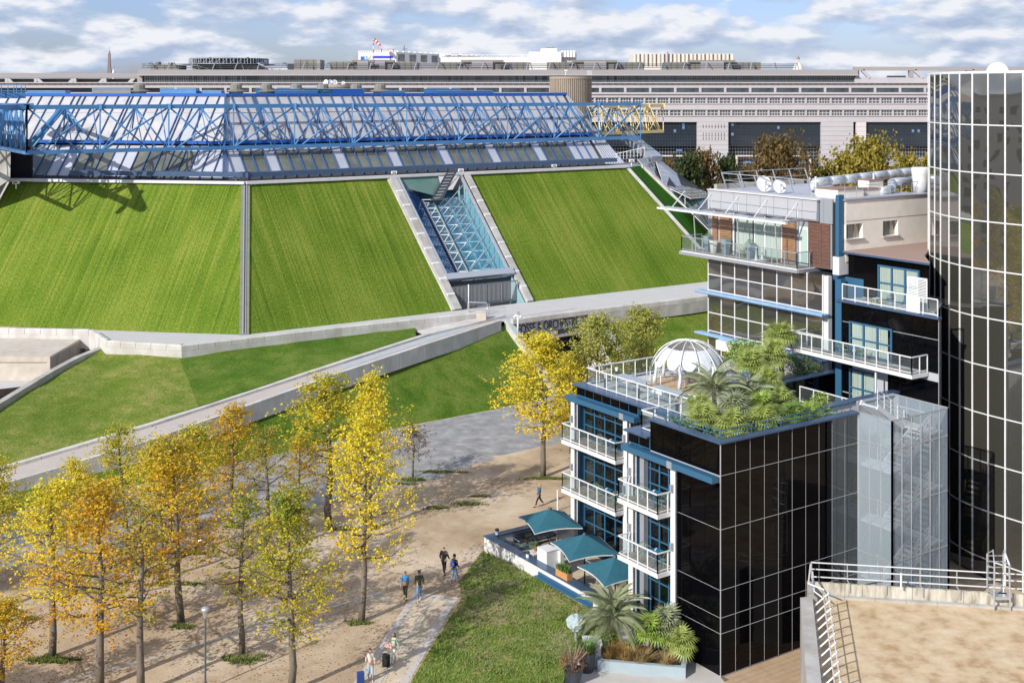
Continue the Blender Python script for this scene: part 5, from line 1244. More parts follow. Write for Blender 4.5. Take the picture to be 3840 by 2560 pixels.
for u in (2750,2830,2868,2930): fac('white_mullion',u-2.5,u+2.5,17.7,20.8,M['white'],20.84,.08)
fac('door',3003,3026,17.75,20.2,mat('pale_door',(.38,.52,.45),.4),20.97); fac('door_frame',2997,3031,17.7,20.4,M['white'],20.985,.03)
for k in range(12): fac('cladding_board',3030,3080,17.75+k*.26,17.98+k*.26,M['brown'],20.98)
for k in range(12): fac('cladding_board',3082,3112,17.75+k*.26,17.98+k*.26,M['brown'],20.975)
rail(rw3,[(24.3,12.75),(19.4,12.75),(19.4,24.45),(21.5,24.45)],17.68,1.1,step=1.2,mt=M['grey_metal'],nm='penthouse_rail')
# canopy (open frame with brackets)
m=MB(); m.hbox(18.75,19.0,13.2,26.6,20.72,20.86)
cn=build(m,'canopy_edge',M['white2'],rw3)
for k in range(7): build(MB().beam(W(20.9,13.5+k*1.75,20.95),W(18.9,13.5+k*1.75,20.8),.08,.2),'canopy_rib',M['grey_metal'],rw3)
for k in range(4): piece('canopy_panel',rw3,W(19.02,26.4-k*3.2,20.87),-E2,E1,3.1,.75,.02,M['roof_lav'])
for k in range(5):
    t_=13.9+k*2.9; build(MB().tube([W(20.7,t_,22.1),W(19.1,t_-.3,20.95)],.035,5).tube([W(20.7,t_,22.1),W(20.7,t_,21.0)],.03,5),'canopy_stay',M['white'],rw3)
for t_ in (14.6,18.3,22.9): build(MB().tube([W(19.45,t_,17.7),W(19.2,t_,20.8)],.045,6),'canopy_post',M['galv'],rw3)
# rooftop railing, ducts, housings
def rp_(u,v,z=22.45): return G(u,v,z)
a,b,c=W(21.1,22.8,22.45),W(31,22.8,22.45),W(21.1,11,22.45)
m=MB(); 
A0=W(22.3,22.6,22.45); A1=W(31.5,22.6,22.45); B1=W(22.3,14.0,22.45)
for p,q in ((A0,A1),(A0,B1)):
    n=int((q-p).length/1.7); d=(q-p)/n; out=(E2 if q is A1 else -E1)
    m.beam(p+EZ*1.15+out*.5,q+EZ*1.15+out*.5,.06); m.beam(p+EZ*.6+out*.25,q+EZ*.6+out*.25,.04)
    for i in range(n+1): m.beam(p+d*i,p+d*i+EZ*1.15+out*.5,.07)
p,q=W(22.,10.8,22.45),W(31.5,10.8,22.45); m.beam(p+EZ*.9,q+EZ*.9,.04); m.beam(p+EZ*.5,q+EZ*.5,.03)
for i in range(9): m.beam(p.lerp(q,i/8),p.lerp(q,i/8)+EZ*.9,.04)
build(m,'roof_railing',M['galv'],rw3)
hw('low_parapet',21.4,31,22.7,23.0,22.4,22.75,M['concrete'])
M['duct']=mat('shiny_duct',(.62,.66,.70),.38,.6)
du=thing('duct','long shiny round ventilation duct with an elbow on the penthouse roof','duct',rp_(3200,690))
def ductrun(par,pts,r):
    pts=[Vector(p) for p in pts]
    for a,b in zip(pts,pts[1:]):
        n=max(1,int((b-a).length/1.5)); 
        for i in range(n): build(MB().tube([a.lerp(b,i/n),a.lerp(b,(i+1)/n)],r,14),'duct_section',M['duct'],par,True); build(MB().tube([a.lerp(b,(i+.96)/n),a.lerp(b,(i+1)/n)],r+.012,14),'seam',M['galv'],par)
ductrun(du,[W(25.2,16.6,22.5),W(25.4,16.6,23.1),W(36.5,16.4,23.5)],.34)
du2=thing('duct','shorter shiny duct bending down at the right of the penthouse roof','duct',rp_(3350,715))
ductrun(du2,[W(27.9,12.6,22.6),W(29.3,12.7,22.7),W(30.2,13.4,23.1),W(36,13.0,23.2)],.32)
def roofbox(label,s0,s1,t0,t1,z1,top):
    b=thing('roof_housing',label,'roof box',W(s0,t0,22.45),group='masonry housings on the penthouse roof')
    build(MB().hbox(s0,s1,t0,t1,22.4,z1),'body',M['render_w'],b); build(MB().hbox(s0-.06,s1+.06,t0-.06,t1+.06,z1,z1+.06),'lid',top,b)
M['rust']=mat('rust_gravel',(.22,.13,.10),.9,var=(.30,.20,.16),vscale=6)
roofbox('cream housing with a reddish lid right of the two white dishes',22.9,25.6,12.2,14.2,22.95,M['rust'])
roofbox('small cream housing between the ducts',28.6,30.2,14.2,15.2,23.25,M['rust'])
roofbox('low dark topped housing in front of the long duct',26.0,28.0,12.6,13.6,22.8,M['rust'])
for i,(u,r,lb) in enumerate(((2864,.62,'larger of the two white satellite dishes on the penthouse roof'),(2922,.53,'smaller white satellite dish to the right of the larger one'))):
    p=W(22.0,tS(u,22.0),22.42); dish('satellite_dish',lb,p,r,.15,.35,M['white'],'white dishes on the penthouse roof',.05)
tk=thing('roof_planter','large white round planter tub at the right end of the penthouse roof','planter',W(31.,12.2,22.45))
pc_=G(3452,682,23.3); build(MB().lathe([(0,-.8),(.5,-.8),(.55,.1),(.62,.6),(.66,.95),(.60,1.05),(.5,1.0),(.5,.9),(0,.9)],(pc_.x,pc_.y,23.3),24),'tub',M['white'],tk,True)
vp=thing('vent_pipe','white vertical vent pipe left of the middle of the penthouse roof','pipe',W(24,13,22.4)); 
for u,lb in ((3059,None),(3276,'white vertical vent pipe right of the middle of the penthouse roof')):
    p=W(sT(u,14.5),14.5,22.4); 
    if lb: vp=thing('vent_pipe',lb,'pipe',p)
    build(MB().tube([p,p+EZ*1.3],.07,8),'pipe',M['white'],vp); build(MB().tube([p+EZ*1.3,p+EZ*1.36],.09,8),'cap',M['white'],vp)
# ================ curved mirror tower
tw=thing('mirror_tower','tall curved tower of bronze mirror glass with white mullions at the right edge','building',(28,80,0))
us=[3507,3529,3561,3600.6,3648,3707,3771,3838]; pts=[]; k=(us[0]-CX)/F; Y=80.5; x=k*Y; pts.append(Vector((x,Y,0)))
for u in us[1:]:
    k=(u-CX)/F; a_=k*k+1; b_=-2*(k*x+Y); c_=x*x+Y*Y-1.17**2; Dd=max(b_*b_-4*a_*c_,0); Y2=(-b_-math.sqrt(Dd))/(2*a_); x=k*Y2; Y=Y2; pts.append(Vector((x,Y,0)))
d=(pts[-1]-pts[-2]).normalized(); an=math.atan2(d.y,d.x)
for i in range(9): an+=.035; pts.append(pts[-1]+Vector((math.cos(an),math.sin(an),0))*1.17)
pre=[pts[0]+Vector((.06,1.17,0))]; pre.insert(0,pre[0]+Vector((.30,1.13,0))); pre.insert(0,pre[0]+Vector((.6,1.0,0))); pre.insert(0,pre[0]+Vector((.85,.8,0)))
pts=pre+pts
zr=[31.0]+[27.8-2.955*i for i in range(10)]+[.1]
for i in range(len(pts)-1):
    a,b=pts[i],pts[i+1]; D=(b-a); w_=D.length; D.normalize()
    for j in range(len(zr)-1): piece('mirror_pane',tw,a+D*.03+EZ*(zr[j+1]+.03),D,EZ,w_-.06,zr[j]-zr[j+1]-.06,.03,M['mirror'],jit=.004)
    m=MB(); nrm_=Vector((D.y,-D.x,0))
    build(MB().beam(a+nrm_*.03,a+nrm_*.03+EZ*31.05,.075,.09,up=D),'mullion',M['white'],tw)
    for z in zr[:-1]: build(MB().beam(a+nrm_*.03+EZ*z,b+nrm_*.03+EZ*z,.06,.07),'transom',M['white'],tw)
ip=[p+Vector((.12,.10,0)) for p in pts]; 
cenT=Vector((39,86,0)); inner_=[p+(cenT-p).normalized()*.12 for p in pts]
m=MB(); m.prism([(p.x,p.y) for p in inner_]+[(48,95),(34,93)],0,31.0); build(m,'core',M['room'],tw)
build(MB().prism([(p.x,p.y) for p in inner_]+[(48,95),(34,93)],31.02,31.12),'roof',M['white'],tw)
ds_=PX(3735,262,77.5); build(MB().tube([(ds_.x,77.2,31.0),(ds_.x,77.35,31.0)],.7,28),'roof_disc',M['white'],tw)
# ================ perforated screen stair tower
st=thing('stair_tower','pale perforated metal screen around the outdoor escape stairs','stair tower',W(10.5,-2.3,0))
M['screen']=glass('perforated_screen',(1,1,1),1.02,.36,(.36,.44,.50))
def hs(name,s0,s1,t0,t1,z0,z1,mt): return build(MB().hbox(s0,s1,t0,t1,z0,z1),name,mt,st)
sz=[12.0,10.45,7.35,4.25,1.15,.05]
faces=[(W(10.5,.0),-E2,2.33,3),(W(10.5,-2.33),E1,4.85,6),(W(15.35,-2.33),E2,3.8,4)]
for (o_,d_,L_,n) in faces:
    w_=L_/n
    for i in range(n):
        for z1,z0 in zip(sz,sz[1:]): piece('screen_panel',st,o_+d_*(i*w_+.02)+EZ*(z0+.02),d_,EZ,w_-.04,z1-z0-.04,.01,M['screen'])
    m=MB()
    for i in range(n+1): m.beam(o_+d_*(i*w_)+EZ*.0,o_+d_*(i*w_)+EZ*12.0,.055 if 0<i<n else .10)
    for z in sz: m.beam(o_+EZ*z,o_+d_*L_+EZ*z,.05,.07)
    build(m,'screen_frame',M['galv'],st)
# back-left return of the screen at the top
for (o_,d_,L_,n) in ((W(15.3,1.4),-E1,3.2,2),):
    for i in range(n): piece('screen_panel',st,o_+d_*(i*L_/n)+EZ*9.5,d_,EZ,L_/n-.04,2.5,.01,M['screen'])
    build(MB().beam(o_+EZ*12.,o_+d_*L_+EZ*12.,.12).beam(o_+d_*L_+EZ*9,o_+d_*L_+EZ*12.,.12).beam(o_+d_*L_*.5+EZ*9,o_+d_*L_*.5+EZ*12.,.08),'screen_frame',M['galv'],st)
M['stairp']=mat('stair_paint',(.62,.64,.66),.5)
for L_ in range(4):
    z0=-.2+3.1*L_; 
    hs('landing',10.7,11.9,-2.1,1.2,z0+3.0,z0+3.1,M['stairp']) if L_<3 else None; hs('landing',14.2,15.2,-2.1,1.2,z0+1.5,z0+1.6,M['stairp'])
    for (a,b) in (((11.9,-1.9,z0),(14.2,-1.9,z0+1.5)),((14.2,-.2,z0+1.5),(11.9,-.2,z0+3.0))):
        A=W(*a);B=W(*b); m=MB(); m.beam(A,B,.08,.3); m.beam(A+E2*1.2,B+E2*1.2,.08,.3)
        for k in range(8): p=A.lerp(B,(k+.5)/8); m.beam(p,p+E2*1.2,.27,.04,up=EZ)
        f=build(m,'stair_flight',M['stairp'],st)
        m=MB()
        for h in (.5,.75,1.0): m.beam(A+EZ*h,B+EZ*h,.04)
        for k in range(5): p=A.lerp(B,k/4); m.beam(p,p+EZ*1.,.04)
        build(m,'handrail',M['white'],f)
# ================ low gravel-roofed building, lower right
gb=thing('flat_roof_building','low building with a tan gravel roof and concrete parapet at the lower right','building',(20,58,0))
ZG=4.0
P1,P2,P3_,P4=Vector((16.45,64.6,0)),Vector((36,61.6,0)),Vector((14.75,62.6,0)),Vector((12.2,50,0))
M['gravel']=mat('tan_roof_gravel',(.50,.375,.235),.95,var=[(.33,(.40,.27,.14)),(.48,(.55,.42,.265)),(.7,(.66,.54,.37))],vscale=1.1,coord='Position',bump=.02,bscale=22,detail=10)
Pn=Vector((15.55,62.9,0)); Pm=Vector((15.9,64.7,0))
m=MB(); m.prism([(p.x+.05,p.y-.05) for p in (P4,)]+[(40,50),(40,61.),(P1.x,P1.y-.1),(Pm.x,Pm.y-.1),(Pn.x,Pn.y-.1),(P3_.x+.1,P3_.y-.1)],0,3.3); build(m,'body',M['gravel'],gb)
M['moss']=mat('mossy_concrete',(.50,.47,.40),.9,var=[(.35,(.22,.21,.15)),(.5,(.45,.42,.35)),(.65,(.58,.55,.49))],vscale=1.3,coord='Position',stretch=(2.5,2.5,.5),detail=9)
def prun(a,b,w_,z0,z1,mt,name,l,side):
    d=(b-a).normalized(); n=Vector((-d.y,d.x,0))*side*w_; L_=(b-a).length; k=max(1,round(L_/l))
    for i in range(k):
        p=a+d*(L_*i/k); q=a+d*(L_*(i+1)/k-.02); build(MB().hexa([(p.x,p.y,z0),(q.x,q.y,z0),((q+n).x,(q+n).y,z0),((p+n).x,(p+n).y,z0),(p.x,p.y,z1),(q.x,q.y,z1),((q+n).x,(q+n).y,z1),((p+n).x,(p+n).y,z1)]),name,mt,gb)
prun(Pm,P2,.16,2.8,4.0,M['moss'],'parapet_panel',2.4,-1)
prun(P3_,P4,.62,.0,4.02,M['concrete'],'parapet_panel',2.2,1); prun(P3_,Pn,.3,0,4.0,M['concrete'],'parapet_panel',2,-1); prun(Pn,Pm,.3,0,4.,M['concrete'],'parapet_panel',2,1)
prun(Pm+Vector((0,-.2,0)),P2+Vector((0,-.2,0)),.25,3.28,3.42,M['concrete'],'upstand',1.6,-1)
# guard rail with bent posts
gr=thing('roof_guard_rail','white metal guard rail along the back and left parapets of the gravel roof','railing',Pm)
m=MB(); a=Pm+EZ*4.9+Vector((0,.25,0)); b=P2+EZ*4.9+Vector((0,.25,0)); 
for z in (0,-.35,-.75): build(MB().beam(a+EZ*z,b+EZ*z,.05),'rail',M['white'],gr)
for k in range(12):
    p=a.lerp(b,k/11.); build(MB().beam(p-EZ*.9,p+EZ*.05,.05).beam(p-EZ*.9+Vector((0,-.45,0)),p-EZ*.85,.05).beam(p-EZ*1.3+Vector((0,-.47,0)),p-EZ*.8+Vector((0,-.47,0)),.06),'post',M['galv'],gr)
d=(P4-P3_).normalized(); nr_=Vector((-d.y,d.x,0))
m=MB()
for k in range(14):
    p=P3_+d*(.4+k*.95)+nr_*.75+EZ*3.5; q=p+nr_*.55+EZ*.75+d*-.35
    build(MB().tube([p,p+EZ*.25-nr_*.1,q,q+nr_*.2+EZ*.2],.045,5),'bent_post',M['white'],gr)
a=P3_+nr_*1.35+EZ*4.55; b=P4+nr_*1.35+EZ*4.55
build(MB().beam(a,b,.045).beam(a-EZ*.35-nr_*.2,b-EZ*.35-nr_*.2,.04),'rail',M['white'],gr)
a=Pm+EZ*4.9; build(MB().tube([Pm+EZ*4.9+Vector((-.1,0,0)),Pn+EZ*4.6+Vector((-.3,0,0)),P3_+nr_*1.2+EZ*4.5],.045,5).tube([Pm+EZ*4.5,Pn+EZ*4.2,P3_+nr_*1.1+EZ*4.1],.04,5),'rail',M['white'],gr)
ld=thing('roof_ladder','galvanised caged access ladder standing over the back parapet','ladder',G(3735,2210,4))
lp=G(3735,2215,4.0); 
for dx in (-.42,.42): build(MB().tube([lp+Vector((dx,.1,-.9)),lp+Vector((dx,.1,1.9)),lp+Vector((dx*.7,-.35,2.25)),lp+Vector((dx*.9,-.75,1.7)),lp+Vector((dx,-.8,-.7))],.045,6),'side_rail',M['galv'],ld)
for z in (.2,.9,1.5): build(MB().tube([lp+Vector((-.42,.1,z)),lp+Vector((-.6,-.4,z)),lp+Vector((-.42,-.78,z))],.035,5).tube([lp+Vector((.42,.1,z)),lp+Vector((.6,-.4,z)),lp+Vector((.42,-.78,z))],.035,5),'hoop',M['galv'],ld)
for k in range(9): build(MB().beam(lp+Vector((-.4,.1,-.6+k*.3)),lp+Vector((.4,.1,-.6+k*.3)),.035),'rung',M['galv'],ld)
build(MB().box(lp.x-.45,lp.x+.45,lp.y-.75,lp.y+.1,3.85,4.0),'step_plate',M['galv'],ld)
wp=thing('marker_post','thin white vertical pipe on the back parapet of the gravel roof','post',G(3379,2200,4)); q=G(3379,2205,4.1); build(MB().tube([q,q+EZ*.75],.05,8),'pipe',M['white'],wp)
build(MB().tube([q+EZ*.75,q+EZ*.79],.065,8),'cap',M['white'],wp)
# =================== entrance under the promenade
en=thing('sign_entrance','dark gated entrance under the promenade with a grey sign reading FOSSE & ORCHESTRE','entrance',G(2000,1440,0))
eA=G(1925,1203,6.15); eB=G(2207,1163,6.15); eD=(eB-eA); eW=eD.length; eD.normalize(); eN=Vector((-eD.y,eD.x,0))
def eb(name,x0,x1,y0,y1,z0,z1,mt,par=None):
    P=lambda x,y,z:Vector((*(eA+eD*x+eN*y).xy,z)); return build(MB().hexa([P(x0,y0,z0),P(x1,y0,z0),P(x1,y1,z0),P(x0,y1,z0),P(x0,y0,z1),P(x1,y0,z1),P(x1,y1,z1),P(x0,y1,z1)]),name,mt,par or en)
M['sign_grey']=mat('sign_grey_panel',(.52,.55,.60),.6,var=(.47,.50,.55),vscale=.4)
M['sign_dark']=mat('sign_dark_band',(.045,.06,.085),.5)
eb('light_edge',0,eW,-.12,.6,6.02,6.16,M['white2']); eb('sign_panel',.3,eW,-.05,.3,4.62,6.0,M['sign_grey']); eb('dark_band',.3,eW,-.02,.3,4.05,4.6,M['sign_dark']); eb('soffit',.2,eW,-.1,2.2,3.75,4.03,M['concrete'])
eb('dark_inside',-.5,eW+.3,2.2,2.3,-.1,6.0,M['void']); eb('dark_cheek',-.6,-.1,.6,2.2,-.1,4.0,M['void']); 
M['gatebar']=mat('dark_blue_gate_bar',(.035,.05,.075),.5,.3)
for z in (1.35,2.7,3.5): eb('gate_rail',.2,eW,1.95,2.05,z-.06,z+.06,M['grey_metal'] if z>2 else M['gatebar'])
for k in range(52): eb('gate_bar',.2+k*eW/52,.27+k*eW/52,1.9,1.95,.05,3.7,M['gatebar'])
def fit(o,w_,h_):
    xs=[v.co.x for v in o.data.vertices]; ys=[v.co.y for v in o.data.vertices]; a,b=min(xs),min(ys); sx=w_/(max(xs)-a); sy=h_/(max(ys)-b)
    for v in o.data.vertices: v.co.x=(v.co.x-a)*sx; v.co.y=(v.co.y-b)*sy
M['letter']=mat('dark_letters',(.035,.04,.05),.5)
t_=text('FOSSE & ORCHESTRE',1,eA+eD*.55-eN*.11+EZ*(4.72-6.15),eD,EZ,M['letter'],'sign_letters',en,.02); fit(t_,eW*.80,.95)
t_=text('FOSSE DEBOUT /',1,eA+eD*2.1-eN*.10+EZ*(4.17-6.15),eD,EZ,M['white'],'small_letters',en,.02); fit(t_,eW*.20,.30)
for k,ch in enumerate('WXYZ'):
    x=4.15+k*.42; t_=text(ch,1,eA+eD*(x+.08)-eN*.10+EZ*(4.22-6.15),eD,EZ,M['white'],'small_letters',en,.02); fit(t_,.18,.22)
    P=lambda a,z:Vector((*(eA+eD*a-eN*.09).xy,z)); m=MB()
    for a,b in ((P(x,4.14),P(x+.34,4.14)),(P(x,4.52),P(x+.34,4.52)),(P(x,4.14),P(x,4.52)),(P(x+.34,4.14),P(x+.34,4.52))): m.beam(a,b,.03)
    build(m,'letter_box',M['white'],en)
wv=G(2080,1472,.25)-G(1892,1198,6.3)
for o_,sg,lb in ((G(1892,1198,6.3),1,'pale sloping concrete wing wall left of the sign entrance'),(G(2203,1158,6.4),1,'bluish sloping wing wall right of the sign entrance')):
    w_=thing('wing_wall',lb,'wall',o_); b=o_+wv; n=eD*.75
    build(MB().hexa([(o_.x,o_.y,-.1),((o_+n).x,(o_+n).y,-.1),((b+n).x,(b+n).y,-.1),(b.x,b.y,-.1),o_,o_+n,b+n,b]),'wall_body',M['concrete_l'],w_)
    build(MB().hexa([o_+EZ*.004+n*.05,o_+n*.95+EZ*.004,b+n*.95+EZ*.004,b+n*.05+EZ*.004,o_+n*.05+EZ*.05,o_+n*.95+EZ*.05,b+n*.95+EZ*.05,b+n*.05+EZ*.05]),'cap',mat('blue_grey_cap',(.40,.47,.48),.7),w_)
# masts, barriers, plinth on the promenade
def mast(name,label,p,h,r,head=None):
    t=thing(name,label,'mast',p); build(MB().tube([p,p+EZ*h],r,10),'pole',M['white'],t,True)
    build(MB().tube([p,p+EZ*.1],r*2,10),'foot',M['grey_metal'],t)
    if head:
        build(MB().box(p.x-.35,p.x+.35,p.y-.08,p.y+.08,p.z+h-.1,p.z+h+.05),'arm',M['white'],t)
        for dx in (-.32,.3): build(MB().lathe([(0,-.28),(.12,-.22),(.15,-.08),(.12,0),(0,.02)],(p.x+dx,p.y,p.z+h-.1),12),'camera_dome',M['white'],t,True)
        build(MB().box(p.x-.1,p.x+.22,p.y-.15,p.y+.15,p.z+h+.05,p.z+h+.3),'camera_box',M['galv'],t)
    return t
mast('camera_mast','white mast with two dome cameras at the left end of the sign',G(1942,1258,5.),2.1,.10,True)
mast('flag_pole','thin white pole standing in front of the atrium gates',G(1757,1167,6.),2.9,.07)
pl0=thing('plinth','squat beige concrete block where the ramp meets the promenade','concrete block',G(1805,1203,6)); q=G(1805,1203,5.9); build(MB().hexa([q+Vector(a) for a in ((-.5,-.5,0),(.5,-.5,0),(.5,.6,0),(-.5,.6,0),(-.5,-.5,.95),(.5,-.5,.95),(.5,.6,.95),(-.5,.6,.95))]),'block',M['beige'],pl0); build(MB().box(q.x-.55,q.x+.55,q.y-.55,q.y+.65,q.z+.96,q.z+1.03),'cap',M['concrete_l'],pl0)
def barrier():
    t=thing('crowd_barrier','a','barrier',(0,0,0),0,'metal crowd barriers on the promenade'); m=MB().tube([(-1.1,0,.15),(-1.1,0,1.0),(-1.,0,1.1),(1.,0,1.1),(1.1,0,1.0),(1.1,0,.15)],.025,6).beam((-1.1,0,.2),(1.1,0,.2),.03)
    f=build(m,'frame',M['galv'],t,world=False)
    for k in range(15): build(MB().beam((-1+k*.143,0,.2),(-1+k*.143,0,1.1),.014),'bar',M['galv'],f,world=False)
    for x in (-.8,.8): build(MB().beam((x,-.3,.03),(x,.3,.03),.04).beam((x,0,.03),(x,0,.2),.03),'foot',M['galv'],t,world=False)
    return t
b0=barrier(); b0.location=G(1860,1192,6); b0.rotation_euler.z=.45; b0['label']='crowd barrier nearest the sign, standing across the promenade'
dup(b0,G(1815,1182,6),1.0,label='middle crowd barrier, turned end-on near the concrete block'); dup(b0,G(1790,1172,6),-.2,label='crowd barrier furthest back in front of the atrium gates')
# =================== hotel front terrace
ft=thing('terrace_wall','white terrace wall with a dark blue coping around the cafe terrace','wall',W(-.75,21.1,0))
TWt0,TWt1=9.0,21.1
def hf(name,s0,s1,t0,t1,z0,z1,mt,par=ft): return build(MB().hbox(s0,s1,t0,t1,z0,z1),name,mt,par)
hf('wall_face',-.75,-.35,TWt0,TWt1,-.3,.95,M['white2']); hf('wall_face',-.34,9,TWt1-.4,TWt1,-.3,.95,M['white2']); hf('wall_base',-.78,-.75,TWt0,TWt1,-.3,.22,M['beige'])
hf('coping',-.80,-.22,TWt0,TWt1+.05,.951,1.02,M['blue_metal']); hf('coping',-.21,9,TWt1-.5,TWt1+.05,.951,1.02,M['blue_metal'])
hf('inner_ledge',-.34,.1,TWt0+.5,15,.1,.62,M['blue_metal'])
hf('bench_seat',-1.12,-.79,9.6,14.9,.46,.54,M['blue_frame']); hf('bench_back',-.85,-.79,9.6,14.9,.55,.72,M['blue_frame'])
tf=struct(MB().hbox(-.34,7,7.3,20.7,.02,.10),'terrace_floor',mat('terrace_floor',(.50,.46,.41),.85,var=(.43,.39,.345),vscale=.8,coord='Position'))
for i in range(8):
    for j in range(20):
        piece('floor_slab',tf,W(-.28+i*.85+.8,7.5+j*.66,.105),E2,-E1,.63,.82,.012,M['pave'] if (i*7+j)%5 else M['slab']) if i*.85<5 else None
def wlamp(label,s,t):
    w_=thing('wall_lamp',label,'lamp',W(s,t,1.02),group='small lamps on the terrace wall'); build(MB().lathe([(.11,0),(.11,.22)],W(s,t,1.02),12),'lamp_body',M['white'],w_); build(MB().lathe([(.13,.22),(.13,.34),(0,.36)],W(s,t,1.02),12),'lamp_cap',M['dark_metal'],w_)
wlamp('small white lamp at the outer corner of the terrace wall',.1,20.85); wlamp('small white lamp on the terrace wall beside the white cabinet',-.5,16.5)
cbn=thing('cabinet','tall white double cabinet against the terrace wall between the first and second parasols','cabinet',W(.3,15.4,.1))
build(MB().hbox(-.2,.6,14.9,15.9,.1,1.75),'cabinet_body',M['white'],cbn); build(MB().hbox(.62,.9,14.6,15.5,.1,1.7),'cabinet_body',M['white2'],cbn); build(MB().hbox(-.22,.62,14.88,15.92,1.75,1.78),'cabinet_top',M['white'],cbn)
bx=thing('planter_box','orange wooden planter box of herbs on the terrace wall','planter',W(-.5,12.7,1.02))
build(MB().hbox(-.7,-.3,12.15,13.3,1.02,1.4),'box',mat('orange_wood',(.48,.22,.08),.6,var=(.56,.29,.12),vscale=5),bx)
def tuft(n,c,r,h,mt_w=.03,seed=0,lean=.4):
    rr=random.Random(seed); m=MB()
    for k in range(n):
        a=rr.uniform(0,6.28); q=r*math.sqrt(rr.random()); p=Vector(c)+Vector((q*math.cos(a),q*math.sin(a),0)); l=lean*rr.random(); hh=h*rr.uniform(.6,1.1); t_=Vector((math.cos(a)*l*hh,math.sin(a)*l*hh,hh)); s_=Vector((-math.sin(a),math.cos(a),0))*mt_w
        m.face([p-s_,p+s_,p+t_*.6+s_*.8,p+t_*.6-s_*.8]); m.face([p+t_*.6-s_*.8,p+t_*.6+s_*.8,p+t_+Vector((l*hh*.3*math.cos(a),l*hh*.3*math.sin(a),-.05*hh))])
    return m
M['leaf']=mat('green_leaf',(.07,.15,.03),.6,var=(.11,.21,.045),vscale=6); M['leaf_y']=mat('bright_leaf',(.17,.27,.04),.55,var=(.27,.36,.06),vscale=5); M['palm']=mat('palm_green',(.20,.27,.05),.45,var=(.32,.37,.10),vscale=3); M['palm_d']=mat('palm_deep_green',(.08,.15,.03),.5,var=(.15,.23,.05),vscale=3); M['palm_g']=mat('palm_grey_green',(.20,.24,.13),.5,var=(.27,.30,.17),vscale=3)
m=MB(); 
for k in range(5): m2=tuft(60,W(-.5,12.35+k*.2,1.35),.2,.45,.025,k); m.v+=[]; off=len(m.v); m.v+=m2.v; m.f+=[tuple(i+off for i in f) for f in m2.f]; m.mi+=m2.mi
build(m,'herbs',M['leaf'],bx)
# parasols
def parasol():
    t=thing('parasol','a','parasol',(0,0,0),0,'teal parasols on the hotel terrace')
    a0=math.atan2(.45,-.89); R_=2.27; n=4; zc=3.15; m=MB(); seg=6
    cr=[Vector((R_*math.cos(a0+k*math.pi/2),R_*math.sin(a0+k*math.pi/2),zc-.88)) for k in range(4)]; top=Vector((0,0,zc))
    edge=[]; 
    for k in range(4):
        a,b=cr[k],cr[(k+1)%4]; mid=(a+b)/2
        for i in range(seg):
            f=i/seg; p=a.lerp(b,f); s_=math.sin(math.pi*f); edge.append(p-(mid*Vector((1,1,0)))*.0*s_+Vector((-mid.x*.07*s_,-mid.y*.07*s_,.10*s_)))
    N_=len(edge); rings=5
    for r in range(rings+1):
        f=r/rings
        for p in edge:
            q=top.lerp(p,f); q.z+=-.02*math.sin(math.pi*f); m.v.append(tuple(q))
    for r in range(rings):
        for k in range(N_): k2=(k+1)%N_; m.f.append((r*N_+k,(r+1)*N_+k,(r+1)*N_+k2,r*N_+k2)); m.mi.append(0)
    c=build(m,'canopy',M['teal'],t,False,world=False)
    e=MB()
    for k in range(N_): e.beam(edge[k]-Vector((0,0,.03)),edge[(k+1)%N_]-Vector((0,0,.03)),.02,.06)
    build(e,'edge_trim',M['white'],c,world=False)
    build(MB().tube([(0,0,.1),(0,0,zc-.05)],.045,8),'pole',M['dark_metal'],t,world=False); build(MB().lathe([(.06,zc-.03),(.14,zc-.02),(.10,zc+.06),(0,zc+.1)]),'finial',M['dark_metal'],t,world=False)
    for k in range(8):
        a=a0+k*math.pi/4; r=R_ if k%2==0 else R_*.62
        build(MB().beam((.05*math.cos(a),.05*math.sin(a),zc-.22),(r*math.cos(a)*.92,r*math.sin(a)*.92,zc-(1.0 if k%2==0 else .88)),.025),'rib',M['galv'],t,world=False)
    build(MB().box(-.45,.45,-.45,.45,.1,.16),'base_plate',M['galv'],t,world=False); return t
u0=parasol(); u0.location=W(2.15,17.8,0); u0['label']='teal parasol furthest back, above the grey sofas'
dup(u0,W(1.25,13.0,0),label='middle teal parasol, between the other two'); dup(u0,W(.55,9.2,0),.12,label='teal parasol nearest the palms at the front')
# sofa, ottoman, tables, chairs
M['cushion']=mat('charcoal_cushion',(.06,.065,.075),.9,var=(.085,.09,.10),vscale=3)
def sofa(label,s,t,rz,L_):
    o=thing('sofa',label,'sofa',W(s,t,.1),AH+rz,'grey outdoor sofas'); bl=lambda nm,a,mt_,r=0:build(MB().box(*a),nm,mt_,o,world=False)
    n=max(1,round(L_/.8))
    for i in range(n):
        x0=-L_/2+i*L_/n; bl('seat_cushion',(x0+.02,x0+L_/n-.02,-.35,.35,.28,.45),M['cushion']); build(MB().hexa([(x0+.03,.2,.45),(x0+L_/n-.03,.2,.45),(x0+L_/n-.03,.38,.45),(x0+.03,.38,.45),(x0+.03,.30,.82),(x0+L_/n-.03,.30,.82),(x0+L_/n-.03,.46,.82),(x0+.03,.46,.82)]),'back_cushion',M['cushion'],o,world=False)
    fr=build(MB().beam((-L_/2,-.38,.25),(L_/2,-.38,.25),.04).beam((-L_/2,.42,.25),(L_/2,.42,.25),.04).tube([(-L_/2,.5,.4),(-L_/2,.52,.7),(L_/2,.52,.7),(L_/2,.5,.4)],.022,6),'frame',M['white'],o,world=False)
    for x in (-L_/2,L_/2): build(MB().tube([(x,-.38,0),(x,-.38,.55),(x,.42,.6),(x,.42,0)],.025,6),'arm_frame',M['white'],o,world=False)
    return o
